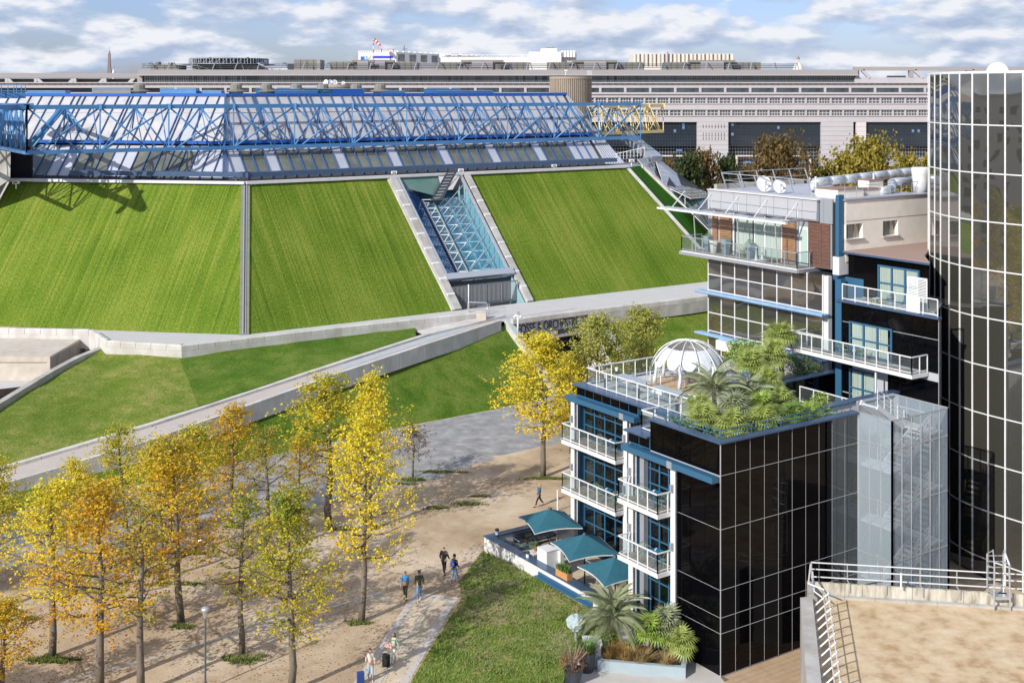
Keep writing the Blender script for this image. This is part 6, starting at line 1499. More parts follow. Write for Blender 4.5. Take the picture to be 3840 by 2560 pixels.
sofa('grey sofa with white frame along the outer terrace wall corner',.45,19.3,math.pi/2,2.2); sofa('long grey sofa at the back of the terrace under the first parasol',2.6,20.1,0,3.0); sofa('grey sofa with white frame facing the white table under the first parasol',3.3,17.4,math.pi+.0,2.2)
ot=thing('ottoman','sage green ottoman table between the grey sofas','ottoman',W(1.5,19.6,.1),AH); build(MB().box(-.55,.55,-.35,.35,.02,.36),'body',M['sage'],ot,world=False); build(MB().box(-.57,.57,-.37,.37,.362,.41),'top',M['sage'],ot,world=False)
def table(name,label,p,rz,lx,ly,h,mt,mtl,grp=None,ped=False):
    o=thing(name,label,'table',p,rz,grp); build(MB().box(-lx/2,lx/2,-ly/2,ly/2,h-.035,h),'tabletop',mt,o,world=False)
    if ped:
        build(MB().tube([(0,0,.03),(0,0,h-.04)],.03,8),'pedestal',mtl,o,world=False)
        for k in range(4): a=k*math.pi/2+.78; build(MB().beam((0,0,.12),(.3*math.cos(a),.3*math.sin(a),.02),.035),'foot',mtl,o,world=False)
    else:
        for x in (-1,1):
            for y in (-1,1): build(MB().box(x*(lx/2-.04)-.03,x*(lx/2-.04)+.03,y*(ly/2-.04)-.03,y*(ly/2-.04)+.03,0,h-.036),'leg',mtl,o,world=False)
    return o
M['white_t']=mat('white_table',(.66,.66,.63),.5)
table('dining_table','long white table with two potted plants under the first parasol',W(1.15,17.3,.1),AH,1.9,.85,.78,M['white_t'],M['sage'])
table('dining_table','white table with sage legs at the front end of the terrace behind the palms',W(.7,8.6,.1),AH,1.3,.8,.78,M['white_t'],M['sage'])
table('dining_table','white table half hidden under the middle parasol',W(2.6,12.2,.1),AH,1.6,.8,.78,M['white_t'],M['galv'])
def chair(label,p,rz,mt=None,grp='sage green metal chairs'):
    mt=mt or M['sage']; o=thing('chair',label,'chair',p,rz,grp)
    s=MB()
    for k in range(7): s.beam((-.22,-.2+k*.065,.45),(.22,-.2+k*.065,.45),.035,.015)
    build(s,'seat',mt,o,world=False)
    b=MB().tube([(-.24,.2,.45),(-.26,.26,.75),(-.18,.30,.90),(.18,.30,.90),(.26,.26,.75),(.24,.2,.45)],.016,6)
    for k in range(6): b.tube([(-.15+k*.06,.22,.46),(-.15+k*.06,.30,.9)],.008,4)
    build(b,'backrest',mt,o,world=False)
    build(MB().tube([(-.24,-.15,.45),(-.27,-.12,.66),(-.26,.25,.70)],.014,5).tube([(.24,-.15,.45),(.27,-.12,.66),(.26,.25,.70)],.014,5),'armrest',mt,o,world=False)
    for x in (-1,1):
        for y in (-1,1): build(MB().tube([(x*.2,y*.17,.45),(x*.25,y*.24,0)],.014,5),'leg',mt,o,world=False)
    return o
ch=chair('sage chair at the long white table, left one',W(.75,16.5,.1),AH+math.pi)
def chd(label,s,t,z,rz): return dup(ch,W(s,t,z),AH+rz,label=label)
chd('sage chair at the long white table, right one',1.55,16.5,.1,math.pi); chd('sage chair on the far side of the long white table',1.2,18.1,.1,0)
chd('sage chair under the middle parasol',2.1,11.5,.1,math.pi); chd('second sage chair under the middle parasol, nearer the wall',3.0,11.6,.1,math.pi)
TB=[('upper left balcony',3.75,13.6,7.5,1),('lower left balcony',3.75,14.0,4.36,2),('upper front balcony',-.35,4.75,7.5,2),('lower front balcony',-.35,4.6,4.38,2)]
for nm,s,t,z,n in TB:
    tt=table('balcony_table','teal blue square table on the '+nm,W(s,t,z),AH,.62,.62,.74,M['teal_top'],M['teal_top'],'teal balcony tables',True)
    chd('sage wire chair behind the table on the '+nm,s-.05,t+.75,z,.2)
    if n>1: chd('sage wire chair in front of the table on the '+nm,s+.05,t-.72,z,math.pi-.3)
    g_=thing('salt_set','pair of white shakers on the table of the '+nm,'shaker',W(s,t,z+.742)); build(MB().lathe([(.035,0),(.03,.09),(0,.1)],W(s-.05,t,z+.742),8),'shaker',M['white'],g_); build(MB().lathe([(.035,0),(.03,.09),(0,.1)],W(s+.06,t+.03,z+.742),8),'shaker',M['white'],g_)
table('balcony_table','small teal table on the long balcony of the rear wing',W(17.9,6.5,12.88),AH,.6,.6,.72,M['teal_top'],M['teal_top'],None,True)
chd('sage chair left of the table on the long rear balcony',17.7,7.2,12.88,.3); chd('sage chair right of the table on the long rear balcony',17.7,5.8,12.88,math.pi)
def pot(label,p,r=.13,h=.25,seed=0):
    o=thing('potted_plant',label,'plant',p); build(MB().lathe([(r*.7,0),(r,h),(r*.85,h),(r*.8,h-.03),(0,h-.03)],p,12),'pot',mat('terracotta',(.42,.14,.06),.8),o); build(tuft(46,Vector(p)+EZ*h,.1,.38,.015,seed,.7),'plant',M['leaf'],o)
pot('small plant in a terracotta pot at the left end of the white table',W(.75,17.4,.885),seed=3); pot('small plant in a terracotta pot on the sage ottoman',W(1.6,19.6,.515),seed=4)
pot('little terracotta pot on the front terrace table',W(.6,8.6,.885),seed=5)
# black wire lounge chairs and yellow table on the upper balcony
M['blackw']=mat('black_wire',(.012,.012,.014),.5)
lc=chair('black wire lounge chair left of the yellow table on the upper rear balcony',W(20.0,6.9,16.26),AH+.3,M['blackw'],'black wire chairs'); dup(lc,W(19.5,5.0,16.26),AH+math.pi+.4,label='black wire lounge chair right of the yellow table on the upper rear balcony')
table('side_table','low yellow and white side table between two black wire chairs',W(19.4,6.0,16.26),AH,.7,.45,.38,M['white_t'],mat('yellow_leg',(.6,.42,.03),.5))
# penthouse balcony furniture
M['zinc']=mat('zinc_planter',(.24,.33,.38),.5,.3,var=(.30,.39,.43),vscale=2)
for i,(s,t,lb) in enumerate(((20.6,22.8,'tall tapered zinc planter furthest left on the penthouse balcony'),(20.3,20.6,'tall tapered zinc planter before the second louvre panel'),(20.2,18.0,'tall tapered zinc planter with a clipped ball right of the wooden chair'))):
    o=thing('zinc_planter',lb,'planter',W(s,t,17.72),AH,'zinc planters on the penthouse balcony'); b=.17;c=.28
    build(MB().hexa([(-b,-b,0),(b,-b,0),(b,b,0),(-b,b,0),(-c,-c,1.15),(c,-c,1.15),(c,c,1.15),(-c,c,1.15)]),'tub',M['zinc'],o,world=False)
    m=MB(); rr=random.Random(i)
    for k in range(160):
        d_=Vector((rr.gauss(0,1),rr.gauss(0,1),abs(rr.gauss(0,1)))).normalized()*.24; p=d_+Vector((0,0,1.18)); s_=Vector((rr.uniform(-1,1),rr.uniform(-1,1),rr.uniform(-1,1))).normalized()*.04; m.face([p-s_,p+s_.cross(d_)*3,p+s_])
    build(m,'clipped_shrub',M['leaf'],o,world=False)
o=thing('tub_chair','cream tub chair between the first two zinc planters on the penthouse balcony','chair',W(20.3,21.9,17.72),AH); build(MB().lathe([(.22,0),(.34,.9),(.29,.9),(.24,.4),(0,.4)],n=14),'shell',M['cream'],o,True,world=False); build(MB().lathe([(.25,.41),(.25,.46),(0,.47)],n=14),'cushion',M['white2'],o,world=False)
chx=chair('wooden slatted chair on the penthouse balcony',W(20.3,18.9,17.72),AH,mat('pale_wood',(.45,.30,.15),.6),'penthouse balcony chairs')
o=thing('lumber_stack','stack of brown boards lying on the penthouse balcony','boards',W(20.4,15.9,17.72),AH)
for k in range(8): build(MB().box(-1.0+.05*k,.9-.08*k,-.3+.1*(k%4),-.22+.1*(k%4),.02+.06*(k//4),.07+.06*(k//4)),'board',M['brown'],o,world=False)
o=thing('white_stand','white parasol stand with two upright tubes on the penthouse balcony','stand',W(20.1,17.0,17.72),AH); build(MB().box(-.5,.5,-.3,.3,0,.08),'base',M['white'],o,world=False)
for x in (-.3,.3): build(MB().lathe([(.12,.08),(.05,.5),(.05,.95),(0,.96)],(x,0,0),10),'tube',M['white'],o,world=False)
# =================== roof terrace: dome, picnic tables, lights
dc=W(9.55,12.9,10.9); RD=2.62
dm=thing('garden_dome','transparent domed tent with white drapes on the hotel roof terrace','dome tent',dc)
def DP(a,e):  # slightly flattened, bulging dome
    r=RD*(math.cos(e)**.85)*(1.0 if e>.25 else .93+.28*e); return dc+Vector((r*math.cos(a),r*math.sin(a),.18+2.85*math.sin(e)))
M['film']=glass('clear_film',(.95,.97,.98),1.3,.02,(.7,.75,.8))
build(MB().lathe([(0,.0),(RD+.12,0),(RD+.12,.16),(RD,.16),(RD,.14),(0,.14)],dc,48),'base_ring',M['white'],dm)
for k in range(34):
    y=-RD+.08+k*.154; 
    if abs(y)>=RD-.05: continue
    x=math.sqrt(max(0,(RD-.1)**2-y*y)); q=Vector((0,0,.145)); piece('deck_board',dm,dc+E1*(-x)+E2*y+q,E1,E2,2*x,.142,.02,M['wood_l'])
NB=12
for k in range(NB):
    a=2*math.pi*k/NB+.15; b=2*math.pi*(k+1)/NB+.15
    build(MB().tube([DP(a,e*math.pi/2/10) for e in range(11)],.03,6),'rib',M['white'],dm,True)
    m=MB()
    for e in range(8):
        for h in range(3):
            aa=a+(b-a)*h/3; bb=a+(b-a)*(h+1)/3; e0,e1=e*math.pi/2/8,(e+1)*math.pi/2/8; m.face([DP(aa,e0),DP(bb,e0),DP(bb,e1),DP(aa,e1)])
    build(m,'film_panel',M['film'],dm,True)
    # swag of cloth under the upper half of each panel
    m=MB(); n=8; rw_n=5
    for j in range(rw_n+1):
        for h in range(n+1):
            f=h/n; sag=.66-.16*(1-(2*f-1)**2)+.10*(abs(2*f-1)**3); e=1.08+(sag-1.08)*j/rw_n
            m.v.append(tuple(dc+(DP(a+(b-a)*f,e)-dc)*.955+EZ*.02*math.sin(h*2+k)))
    for j in range(rw_n):
        for h in range(n): q=j*(n+1)+h; m.f.append((q,q+1,q+n+2,q+n+1)); m.mi.append(0)
    build(m,'drape',M['white'],dm,True)
    if k%2==0:
        p=dc+(DP(a,.62)-dc)*.93; q=dc+(DP(a,.08)-dc)*.9; d_=(q-p); m=MB()
        m.tube([p,p+d_*.25,p+d_*.5,p+d_*.75,q],[.16,.13,.09,.13,.15],7); build(m,'tied_curtain',M['white'],dm,True)
build(MB().lathe([(.2,3.0),(.16,3.08),(0,3.1)],dc,12),'crown_cap',M['white'],dm)
table('dome_table','small blue pedestal table inside the clear dome',dc+Vector((.1,.3,.17)),.2,.8,.8,.76,M['blue_frame'],M['blue_frame'],None,True)
lc2=chair('grey metal chair inside the dome, nearer the balcony side',dc+Vector((-.5,-.8,.17)),2.7,M['galv'],'grey chairs inside the dome'); dup(lc2,dc+Vector((.7,1.1,.17)),-.4,label='grey metal chair inside the dome behind the blue table'); dup(lc2,dc+Vector((-.9,1.0,.17)),.6,label='grey metal chair inside the dome at its back left')
M['picnic']=mat('pale_blue_grey_metal',(.38,.44,.48),.4,.2)
def picnic(label,s,t,L_):
    o=thing('picnic_table',label,'table',W(s,t,10.92),AH+math.pi/2,'long metal tables with benches'); 
    for k in range(6): build(MB().box(-L_/2,L_/2,-.36+k*.122,-.36+k*.122+.112,.72,.75),'top_slat',M['picnic'],o,world=False)
    for x in (-L_/2+.3,L_/2-.3): build(MB().beam((x,-.3,0),(x,-.3,.72),.05).beam((x,.3,0),(x,.3,.72),.05).beam((x,-.3,.7),(x,.3,.7),.05),'trestle',M['picnic'],o,world=False)
    return o
def bench(label,s,t,L_):
    o=thing('bench',label,'bench',W(s,t,10.92),AH+math.pi/2,'metal benches on the roof terrace')
    for k in range(3): build(MB().box(-L_/2,L_/2,-.17+k*.118,-.17+k*.118+.108,.42,.45),'seat_slat',M['picnic'],o,world=False)
    for x in (-L_/2+.2,L_/2-.2): build(MB().tube([(x,-.15,.42),(x,-.17,0),(x,.17,0),(x,.15,.42)],.022,6),'leg_loop',M['picnic'],o,world=False)
picnic('long pale metal table on the roof terrace, further left one',6.1,14.3,2.6); picnic('long pale metal table on the roof terrace, nearer the dome front',6.0,10.7,2.6)
bench('metal bench on the railing side of the left roof table',5.35,14.3,2.3); bench('metal bench on the railing side of the right roof table',5.25,10.7,2.3); bench('metal bench on the dome side of the right roof table',6.75,10.7,2.3)
for i,(s,t,lb) in enumerate(((4.7,15.3,'dark bollard light at the left corner of the roof railing'),(6.5,16.4,'dark bollard light at the back edge behind the left table'),(4.7,12.1,'dark bollard light between the two roof tables'),(4.75,8.6,'dark bollard light at the right end of the roof railing'))):
    p=W(s,t,10.95); o=thing('bollard_light',lb,'lamp',p,0,'bollard lights on the roof terrace'); build(MB().lathe([(.10,0),(.10,.72)],p,12),'post',M['dark_metal'],o); build(MB().lathe([(.09,.72),(.09,.84)],p,12),'diffuser',M['white'],o); build(MB().lathe([(.11,.84),(.11,.95),(0,.96)],p,12),'cap',M['white2'],o)
o=thing('low_planter','long white planter trough in front of the palms beside the dome','planter',W(6.2,7.4,10.9)); build(MB().hbox(4.8,12.6,7.35,7.6,10.9,11.2),'trough',M['white'],o); build(MB().hbox(4.85,12.55,7.6,7.65,10.92,11.22),'trough_edge',M['galv'],o)
fc=chair('teal folding chair among the plants behind the dome',W(14.0,12.2,10.9),AH+1.,M['teal_top'],'teal folding chairs'); 
# =================== palms and plants
def fan_frond(R_=.66,n=17,stem=.5):
    m=MB(); m.tube([(0,0,0),(stem*.5,0,stem*.28),(stem,0,stem*.34)],.012,4); c=Vector((stem,0,stem*.34))
    for k in range(n):
        a=-2.35+4.7*k/(n-1); l=R_*(1-.18*abs(a)/2.35); d_=Vector((math.cos(a),math.sin(a),0)); e=c+d_*l+Vector((0,0,-.22*l)); mid=c+d_*l*.55+Vector((0,0,.05)); s_=Vector((-d_.y,d_.x,0))*.042
        m.face([c,mid-s_,e,mid+s_])
    return m
def feather_frond(Ln=1.9,n=32):
    m=MB(); pts=[Vector((Ln*f*(1-.15*f),0,Ln*(.55*f-.75*f*f))) for f in [i/10 for i in range(11)]]; m.tube(pts,[.018*(1-i/12) for i in range(11)],4)
    for k in range(n):
        f=.12+.86*k/n; i=int(f*10); p=pts[i].lerp(pts[min(10,i+1)],f*10-i)
        for s in (-1,1):
            l=.46*(1-.5*abs(f-.45)); d_=Vector((.55,s*.8,-.35)).normalized(); q=p+d_*l; q.z-=.05; w_=Vector((.024,0,.006)); m.face([p-w_,p+d_*l*.5+w_*1.1,q,p+d_*l*.5-w_])
    return m
FM={}
for k,mtn in (('fan','palm'),('fan_d','palm_d'),('fan_y','leaf_y'),('fan_g','palm_g')): FM[k]=fan_frond().mesh('frond',M[mtn])
for k,mtn in (('fea','palm_g'),('fea_g','palm'),): FM[k]=feather_frond().mesh('frond',M[mtn])
M['trunkp']=mat('palm_trunk',(.12,.08,.05),.95,var=(.2,.14,.09),vscale=8,bump=.03,bscale=15)
def palm(label,p,h,kind,n,sc,r=.10,seed=0,grp=None,low=.1):
    o=thing('palm_plant',label,'palm',p,0,grp); rr=random.Random(seed); top=Vector((rr.uniform(-.1,.1),rr.uniform(-.1,.1),h))
    build(MB().tube([(0,0,0),top*.5,top],[r*1.15,r,r*.85],9),'trunk',M['trunkp'],o,world=False)
    for k in range(n):
        f=k/n; ob=bpy.data.objects.new('frond',FM[kind]); link(ob,o); ob.location=top+Vector((0,0,-.05*f)); s=sc*rr.uniform(.85,1.12)
        el=-(1.25-1.75*f**.8)+rr.uniform(-.12,.12); ob.rotation_euler=Euler((0,el,k*2.39996+rr.uniform(-.2,.2)),'XYZ'); ob.scale=(s,s,s)
    return o
grp='palms in the roof planter'
palm('tall grey-green feather palm rising from the middle of the roof planter',W(4.6,5.2,11.3),1.6,'fea',26,1.15,.14,1,grp)
palm('second grey-green feather palm, leaning right in the roof planter',W(6.3,4.4,11.3),1.2,'fea',22,1.05,.13,2,grp)
specs=[(1.9,3.4,.7,'fan',1.25,'fan palm nearest the agave spikes in the roof planter'),(2.6,1.7,.6,'fan',1.3,'low fan palm over the front corner of the roof planter'),(3.9,3.0,1.0,'fan_g',1.35,'greyish fan palm in the middle of the front row'),(4.6,1.4,.6,'fan',1.3,'fan palm drooping over the blue rail, second from the corner'),(5.9,2.8,.9,'fan_y',1.25,'bright lime fan palm in the roof planter'),(6.8,1.4,.55,'fan_d',1.2,'darker fan palm over the blue rail towards the right'),(7.7,3.2,.9,'fan',1.25,'fan palm in the right half of the roof planter, back row'),(8.3,1.5,.4,'fan_y',1.0,'small lime fan palm near the leafy shrub'),(3.2,4.8,.8,'fan',1.2,'fan palm at the terrace side of the roof planter'),(8.6,5.0,1.5,'fan',1.25,'taller fan palm at the back right of the roof planter')]
for i,(s,t,h,k,sc,lb) in enumerate(specs): palm(lb,W(s,t,11.3),h,k,22,sc*.86,.1,10+i,grp)
palm('fan palm with a thick shaggy trunk behind the dome',W(16.5,11.4,10.9),2.6,'fan',30,1.25,.17,31)
palm('fan palm low between the dome and the tall trunk palm',W(14.2,9.9,10.9),1.8,'fan',26,1.25,.1,32)
palm('drooping fan palm just right of the dome',W(12.2,9.9,10.9),1.5,'fan',26,1.2,.1,33)
def shrub(name,label,p,rx,ry,h,n,leafw,mt,seed=0,cat='shrub',grp=None,stems=True,extra=None):
    o=thing(name,label,cat,p,0,grp); rr=random.Random(seed); m=MB()
    for k in range(n):
        d_=Vector((rr.gauss(0,1),rr.gauss(0,1),rr.gauss(0,1))).normalized(); q=(rr.random())**.4; c=Vector((d_.x*rx*q,d_.y*ry*q,h*.5+d_.z*h*.5*q)); c.x+=.15*rx*math.sin(c.z*5+seed)
        a=Vector((rr.uniform(-1,1),rr.uniform(-1,1),rr.uniform(-.4,.9))).normalized()*leafw; b=a.cross(Vector((rr.uniform(-1,1),rr.uniform(-1,1),1))).normalized()*leafw*.45
        m.face([c-a,c+b,c+a,c-b])
    build(m,'foliage',mt,o,world=False)
    if stems:
        for k in range(4): a=k*1.6; build(MB().tube([(0,0,0),(rx*.3*math.cos(a),ry*.3*math.sin(a),h*.4),(rx*.5*math.cos(a),ry*.5*math.sin(a),h*.8)],[.03,.02,.01],5),'stem',M['bark'],o,world=False)
    if extra:
        m=MB()
        for k in range(extra[1]):
            d_=Vector((rr.gauss(0,1),rr.gauss(0,1),abs(rr.gauss(0,1)))).normalized(); c=Vector((d_.x*rx,d_.y*ry,h*.5+d_.z*h*.55)); s_=.035; m.face([c+Vector((-s_,0,0)),c+Vector((0,s_,s_*2)),c+Vector((s_,0,0)),c+Vector((0,-s_,s_))])
        build(m,'flowers',extra[0],o,world=False)
    return o
M['purple']=mat('purple_flower',(.16,.07,.32),.7); M['yflower']=mat('yellow_flower',(.7,.5,.03),.7)
shrub('leafy_shrub','bright glossy shrub at the right end of the roof planter',W(9.5,1.9,11.3),.75,.6,1.6,900,.07,M['leaf_y'],1)
shrub('leafy_shrub','lush ginger-like shrub behind the dome against the mirror glass',W(16.6,14.8,10.9),1.6,1.3,2.0,1500,.13,M['leaf_y'],2)
shrub('flowering_shrub','purple flowering shrub under the shaggy trunk palm',W(17.2,10.6,10.9),1.2,1.1,1.9,1500,.08,M['leaf'],3,extra=(M['purple'],160))
shrub('flowering_shrub','second purple flowering shrub by the blue door of the rear wing',W(17.8,8.9+1.5,10.9),1.0,.9,1.2,900,.07,M['leaf'],4,extra=(M['purple'],110))
shrub('leafy_shrub','round green shrub left of the shaggy trunk palm',W(15.6,13.0,10.9),1.1,1.0,1.5,1100,.09,M['leaf'],5)
for i,(s,t) in enumerate(((1.0,4.6),(1.4,3.7),(.9,2.9))):
    o=thing('agave',('spiky yellow-edged agave nearest the terrace railing','spiky agave in the middle of the three','spiky agave closest to the front corner')[i],'agave',W(s,t,11.45)); 
    rr=random.Random(i)
    for k in range(20):
        a=k*2.4; l=rr.uniform(.6,.95); e=rr.uniform(.15,.75); d_=Vector((math.cos(a)*e,math.sin(a)*e,1)).normalized(); s_=Vector((-math.sin(a),math.cos(a),0))*.05
        build(MB().hexa([W(s,t,11.45)+x for x in (-s_,s_,s_*.9+d_*.01,-s_*.9+d_*.01)]+[W(s,t,11.45)+d_*l+x for x in (-s_*.05,s_*.05,s_*.05+d_*.01,-s_*.05+d_*.01)]),'blade',(M['palm_g'],M['leaf'],M['yflower'] if k%7==0 else M['palm'])[k%3],o)
m=MB(); rr=random.Random(77)
for k in range(2600):
    s=rr.uniform(.5,10.2); t=rr.uniform(.5,5.3); p=W(s,t,11.45+rr.random()*.55); a=Vector((rr.uniform(-1,1),rr.uniform(-1,1),rr.uniform(-.2,.9))).normalized()*rr.uniform(.08,.17); b=a.cross(Vector((rr.uniform(-1,1),rr.uniform(-1,1),1))).normalized()*.04; m.face([p-a,p+b,p+a,p-b])
o=build(m,'ground_cover',M['leaf'],None); o['kind']='stuff'
# front planter bed at the foot of the block
q0,q1=G(2240,2515,0),G(2571,2544,0); dq=(q1-q0).normalized(); nq=Vector((-dq.y,dq.x,0)); Lq=(q1-q0).length
pb=thing('planter_bed','long blue-grey rendered planter wall in front of the dark glass block','planter',q0)
M['bluegrey']=mat('blue_grey_render',(.36,.43,.47),.8,var=(.30,.37,.41),vscale=1.)
for a,b,c,d_ in ((0,Lq,0,.25),(0,.25,.26,2.6),(Lq-.25,Lq,.26,2.2)): build(MB().hexa([q0+dq*a+nq*c,q0+dq*b+nq*c,q0+dq*b+nq*d_,q0+dq*a+nq*d_]+[x+EZ*.55 for x in (q0+dq*a+nq*c,q0+dq*b+nq*c,q0+dq*b+nq*d_,q0+dq*a+nq*d_)]),'bed_wall',M['bluegrey'],pb)
build(MB().hexa([q0+dq*.25+nq*.26,q0+dq*(Lq-.25)+nq*.26,q0+dq*(Lq-.25)+nq*2.2,q0+dq*.25+nq*2.6]+[x+EZ*.42 for x in (q0+dq*.25+nq*.26,q0+dq*(Lq-.25)+nq*.26,q0+dq*(Lq-.25)+nq*2.2,q0+dq*.25+nq*2.6)]),'soil',bpy.data.materials['planter_soil'],pb)
palm('large feather palm in front of the terrace end',G(2300,2432,.4),1.7,'fea',36,1.15,.18,51); palm('fan palm in the planter bed, lighter green left one',q0+dq*2.6+nq*1.5+EZ*.4,1.1,'fan_y',28,1.1,.13,52); palm('grey-green fan palm against the white column in the planter bed',q0+dq*3.4+nq*1.9+EZ*.4,1.3,'fan_g',28,1.1,.14,53); palm('low fan palm overhanging the right end of the planter bed',q0+dq*4.1+nq*1.3+EZ*.4,.8,'fan',24,.95,.11,54)
M['rustgrass']=mat('rusty_grass',(.30,.18,.05),.8,var=(.38,.26,.09),vscale=4); M['drygrass']=mat('dry_grass',(.36,.26,.11),.8)
for i,(a,c,h,mt_,lb) in enumerate(((.5,.9,.8,'rustgrass','rusty ornamental grass at the left end of the planter bed'),(1.4,.7,.75,'rustgrass','rusty ornamental grass flopping over the planter wall'),(2.2,.6,.6,'drygrass','yellowish ornamental grass in the middle of the planter bed'),(3.5,.6,.45,'drygrass','small dry ornamental grass near the right end of the bed'))):
    p=q0+dq*a+nq*c+EZ*.4; o=thing('ornamental_grass',lb,'grass clump',p); build(tuft(420,p,.42,h,.012,i,1.2),'blades',M[mt_],o)
shrub('leafy_shrub','green leafy shrub under the large feather palm',G(2265,2440,.3),.8,.7,1.3,900,.08,M['leaf_y'],8); shrub('leafy_shrub','blue-green shrub between the feather palm and the fan palms',q0+dq*1.9+nq*1.6+EZ*.4,.6,.5,1.1,700,.05,M['palm_d'],9)
# pots, cube and topiary at the bottom
pp=G(2150,2562,0); o=thing('large_pot','dark round pot with a bare red-leaved shrub at the bottom edge','planter',pp); build(MB().lathe([(.30,0),(.52,.75),(.46,.75),(.42,.66),(0,.66)],pp,20),'pot',M['dark_metal'],o)
rr=random.Random(5)
for k in range(34):
    a=rr.uniform(0,6.28); r=rr.uniform(.2,.75); z=rr.uniform(.8,1.5); b=pp+Vector((r*math.cos(a),r*math.sin(a),.66+z)); build(MB().tube([pp+EZ*.66,pp.lerp(b,.45)+EZ*.5,b],[.022,.014,.006],4),'twig',mat('pale_twig',(.32,.24,.20),.9) if k==0 else bpy.data.materials['pale_twig'],o)
m=MB()
for k in range(700):
    a=rr.uniform(0,6.28); r=.75*rr.random()**.5; z=rr.uniform(.75,1.6); c=pp+Vector((r*math.cos(a),r*math.sin(a),z)); v=Vector((rr.uniform(-1,1),rr.uniform(-1,1),rr.uniform(-1,1))).normalized()*.045; b=v.cross(Vector((0.3,.2,1))).normalized()*.03; m.face([c-v,c+b,c+v,c-b])
build(m,'red_leaves',mat('red_leaf',(.30,.075,.03),.7,var=(.13,.12,.03),vscale=6),o)
p2_=G(2190,2545,0)+Vector((.2,.9,0)); o=thing('large_pot','taller dark pot behind the red-leaved shrub','planter',p2_); build(MB().lathe([(.34,0),(.45,1.0),(.40,1.0),(.38,.9),(0,.9)],p2_,20),'pot',M['dark_metal'],o); build(tuft(260,p2_+EZ*.9,.35,.7,.02,6,.8),'foliage',M['leaf'],o)
p3=G(2222,2500,0); o=thing('white_cube','white block with small coloured stickers beside the planter bed','block',p3); c=M['white']
build(MB().box(p3.x-.45,p3.x+.45,p3.y,p3.y+.9,0,1.15),'block',c,o); build(MB().box(p3.x-.5,p3.x+.5,p3.y-.05,p3.y+.95,1.151,1.22),'lid',c,o)
for k,(dx,z,cc) in enumerate(((-.1,.8,(.5,.1,.02)),(.05,.9,(.02,.1,.5)),(.18,.75,(.6,.1,.05)),(.1,.6,(.05,.3,.6)))): build(MB().box(p3.x+dx,p3.x+dx+.1,p3.y-.01,p3.y,z,z+.08),'sticker',mat('sticker',cc,.6),o)
p4=G(2160,2420,0); o=thing('topiary_sculpture','pale grey cauliflower-like sculpture standing in the grass','sculpture',p4); m=MB(); rr=random.Random(9)
bm_=bmesh.new(); bmesh.ops.create_icosphere(bm_,subdivisions=4,radius=.5)
for v in bm_.verts: v.co*=1+.16*mn.noise(v.co*6)+.05*mn.noise(v.co*16); v.co.z*=.9
me=bpy.data.meshes.new('head'); bm_.to_mesh(me); bm_.free(); me.materials.append(mat('pale_sculpture',(.42,.50,.52),.8,var=(.30,.38,.41),vscale=9)); ob=bpy.data.objects.new('head',me); link(ob,o); ob.location=(0,0,1.25)
build(MB().tube([(0,0,0),(0,0,.9)],.09,8),'stem',M['galv'],o,world=False)
shrub('wispy_bush','thin wispy bush between the sculpture and the red-leaved shrub',G(2110,2480,.2),.9,.8,1.7,500,.035,M['palm_g'],12)
# street furniture on the plaza
pt=thing('plaza_post','white metal post standing behind the first parasol','post',G(2091,1915,0)); q=G(2091,1915,0); build(MB().tube([q,q+EZ*1.45],.055,8),'post',M['white'],pt); build(MB().lathe([(.07,1.45),(.07,1.5),(0,1.51)],q,8),'cap',M['white'],pt)
lp_=G(770,2585,0); o=thing('street_lamp','grey street lamp with a glass bowl head at the bottom left','street lamp',lp_)
M['lampc']=mat('lamp_grey_blue',(.10,.14,.17),.45,.3)
build(MB().tube([lp_,lp_+EZ*.35],.10,10),'base',M['lampc'],o); build(MB().tube([lp_+EZ*.35,lp_+EZ*3.6],.05,10),'pole',M['lampc'],o); build(MB().lathe([(.06,3.55),(.09,3.62),(.19,3.98)],lp_,16),'glass_bowl',glass('lamp_glass',(.8,.8,.78),1.45,.4,(.6,.6,.58)),o,True); build(MB().lathe([(.21,3.98),(.23,4.02),(.20,4.1),(.08,4.16),(0,4.17)],lp_,16),'hood',M['galv'],o,True)
for i,(u,v) in enumerate(((732,2075),(755,2068),(728,1995))):
    q=G(u,v,0); o=thing('bike_hoop',('low steel hoop left of the tree in the middle distance','low steel hoop right beside the first hoop','steel hoop further back among the trees')[i],'hoop',q,0,'steel bike hoops'); build(MB().tube([(-.28,0,0),(-.28,0,.55),(-.2,0,.72),(0,0,.78),(.2,0,.72),(.28,0,.55),(.28,0,0)],.025,6),'hoop',M['galv'],o,world=False)
    build(MB().box(-.33,-.23,-.05,.05,0,.015).box(.23,.33,-.05,.05,0,.015),'foot_plates',M['galv'],o,world=False)
# =================== trees
def leaf_mat(name,stops):
    m=bpy.data.materials.new(name); m.use_nodes=True; t=m.node_tree; t.nodes.clear(); N=lambda k:t.nodes.new(k); L=t.links.new
    at=N('ShaderNodeAttribute'); at.attribute_name='rnd'; r=N('ShaderNodeValToRGB'); L(at.outputs['Fac'],r.inputs[0]); e=r.color_ramp.elements
    while len(e)<len(stops): e.new(.5)
    for i,(p,c) in enumerate(stops): e[i].position=p; e[i].color=(*c,1)
    d=N('ShaderNodeBsdfPrincipled'); d.inputs['Roughness'].default_value=.55; d.inputs['Specular IOR Level'].default_value=.35; L(r.outputs[0],d.inputs['Base Color']); tr=N('ShaderNodeBsdfTranslucent'); L(r.outputs[0],tr.inputs[0])
    x=N('ShaderNodeMixShader'); x.inputs[0].default_value=.30; L(d.outputs[0],x.inputs[1]); L(tr.outputs[0],x.inputs[2]); o=N('ShaderNodeOutputMaterial'); L(x.outputs[0],o.inputs[0]); return m
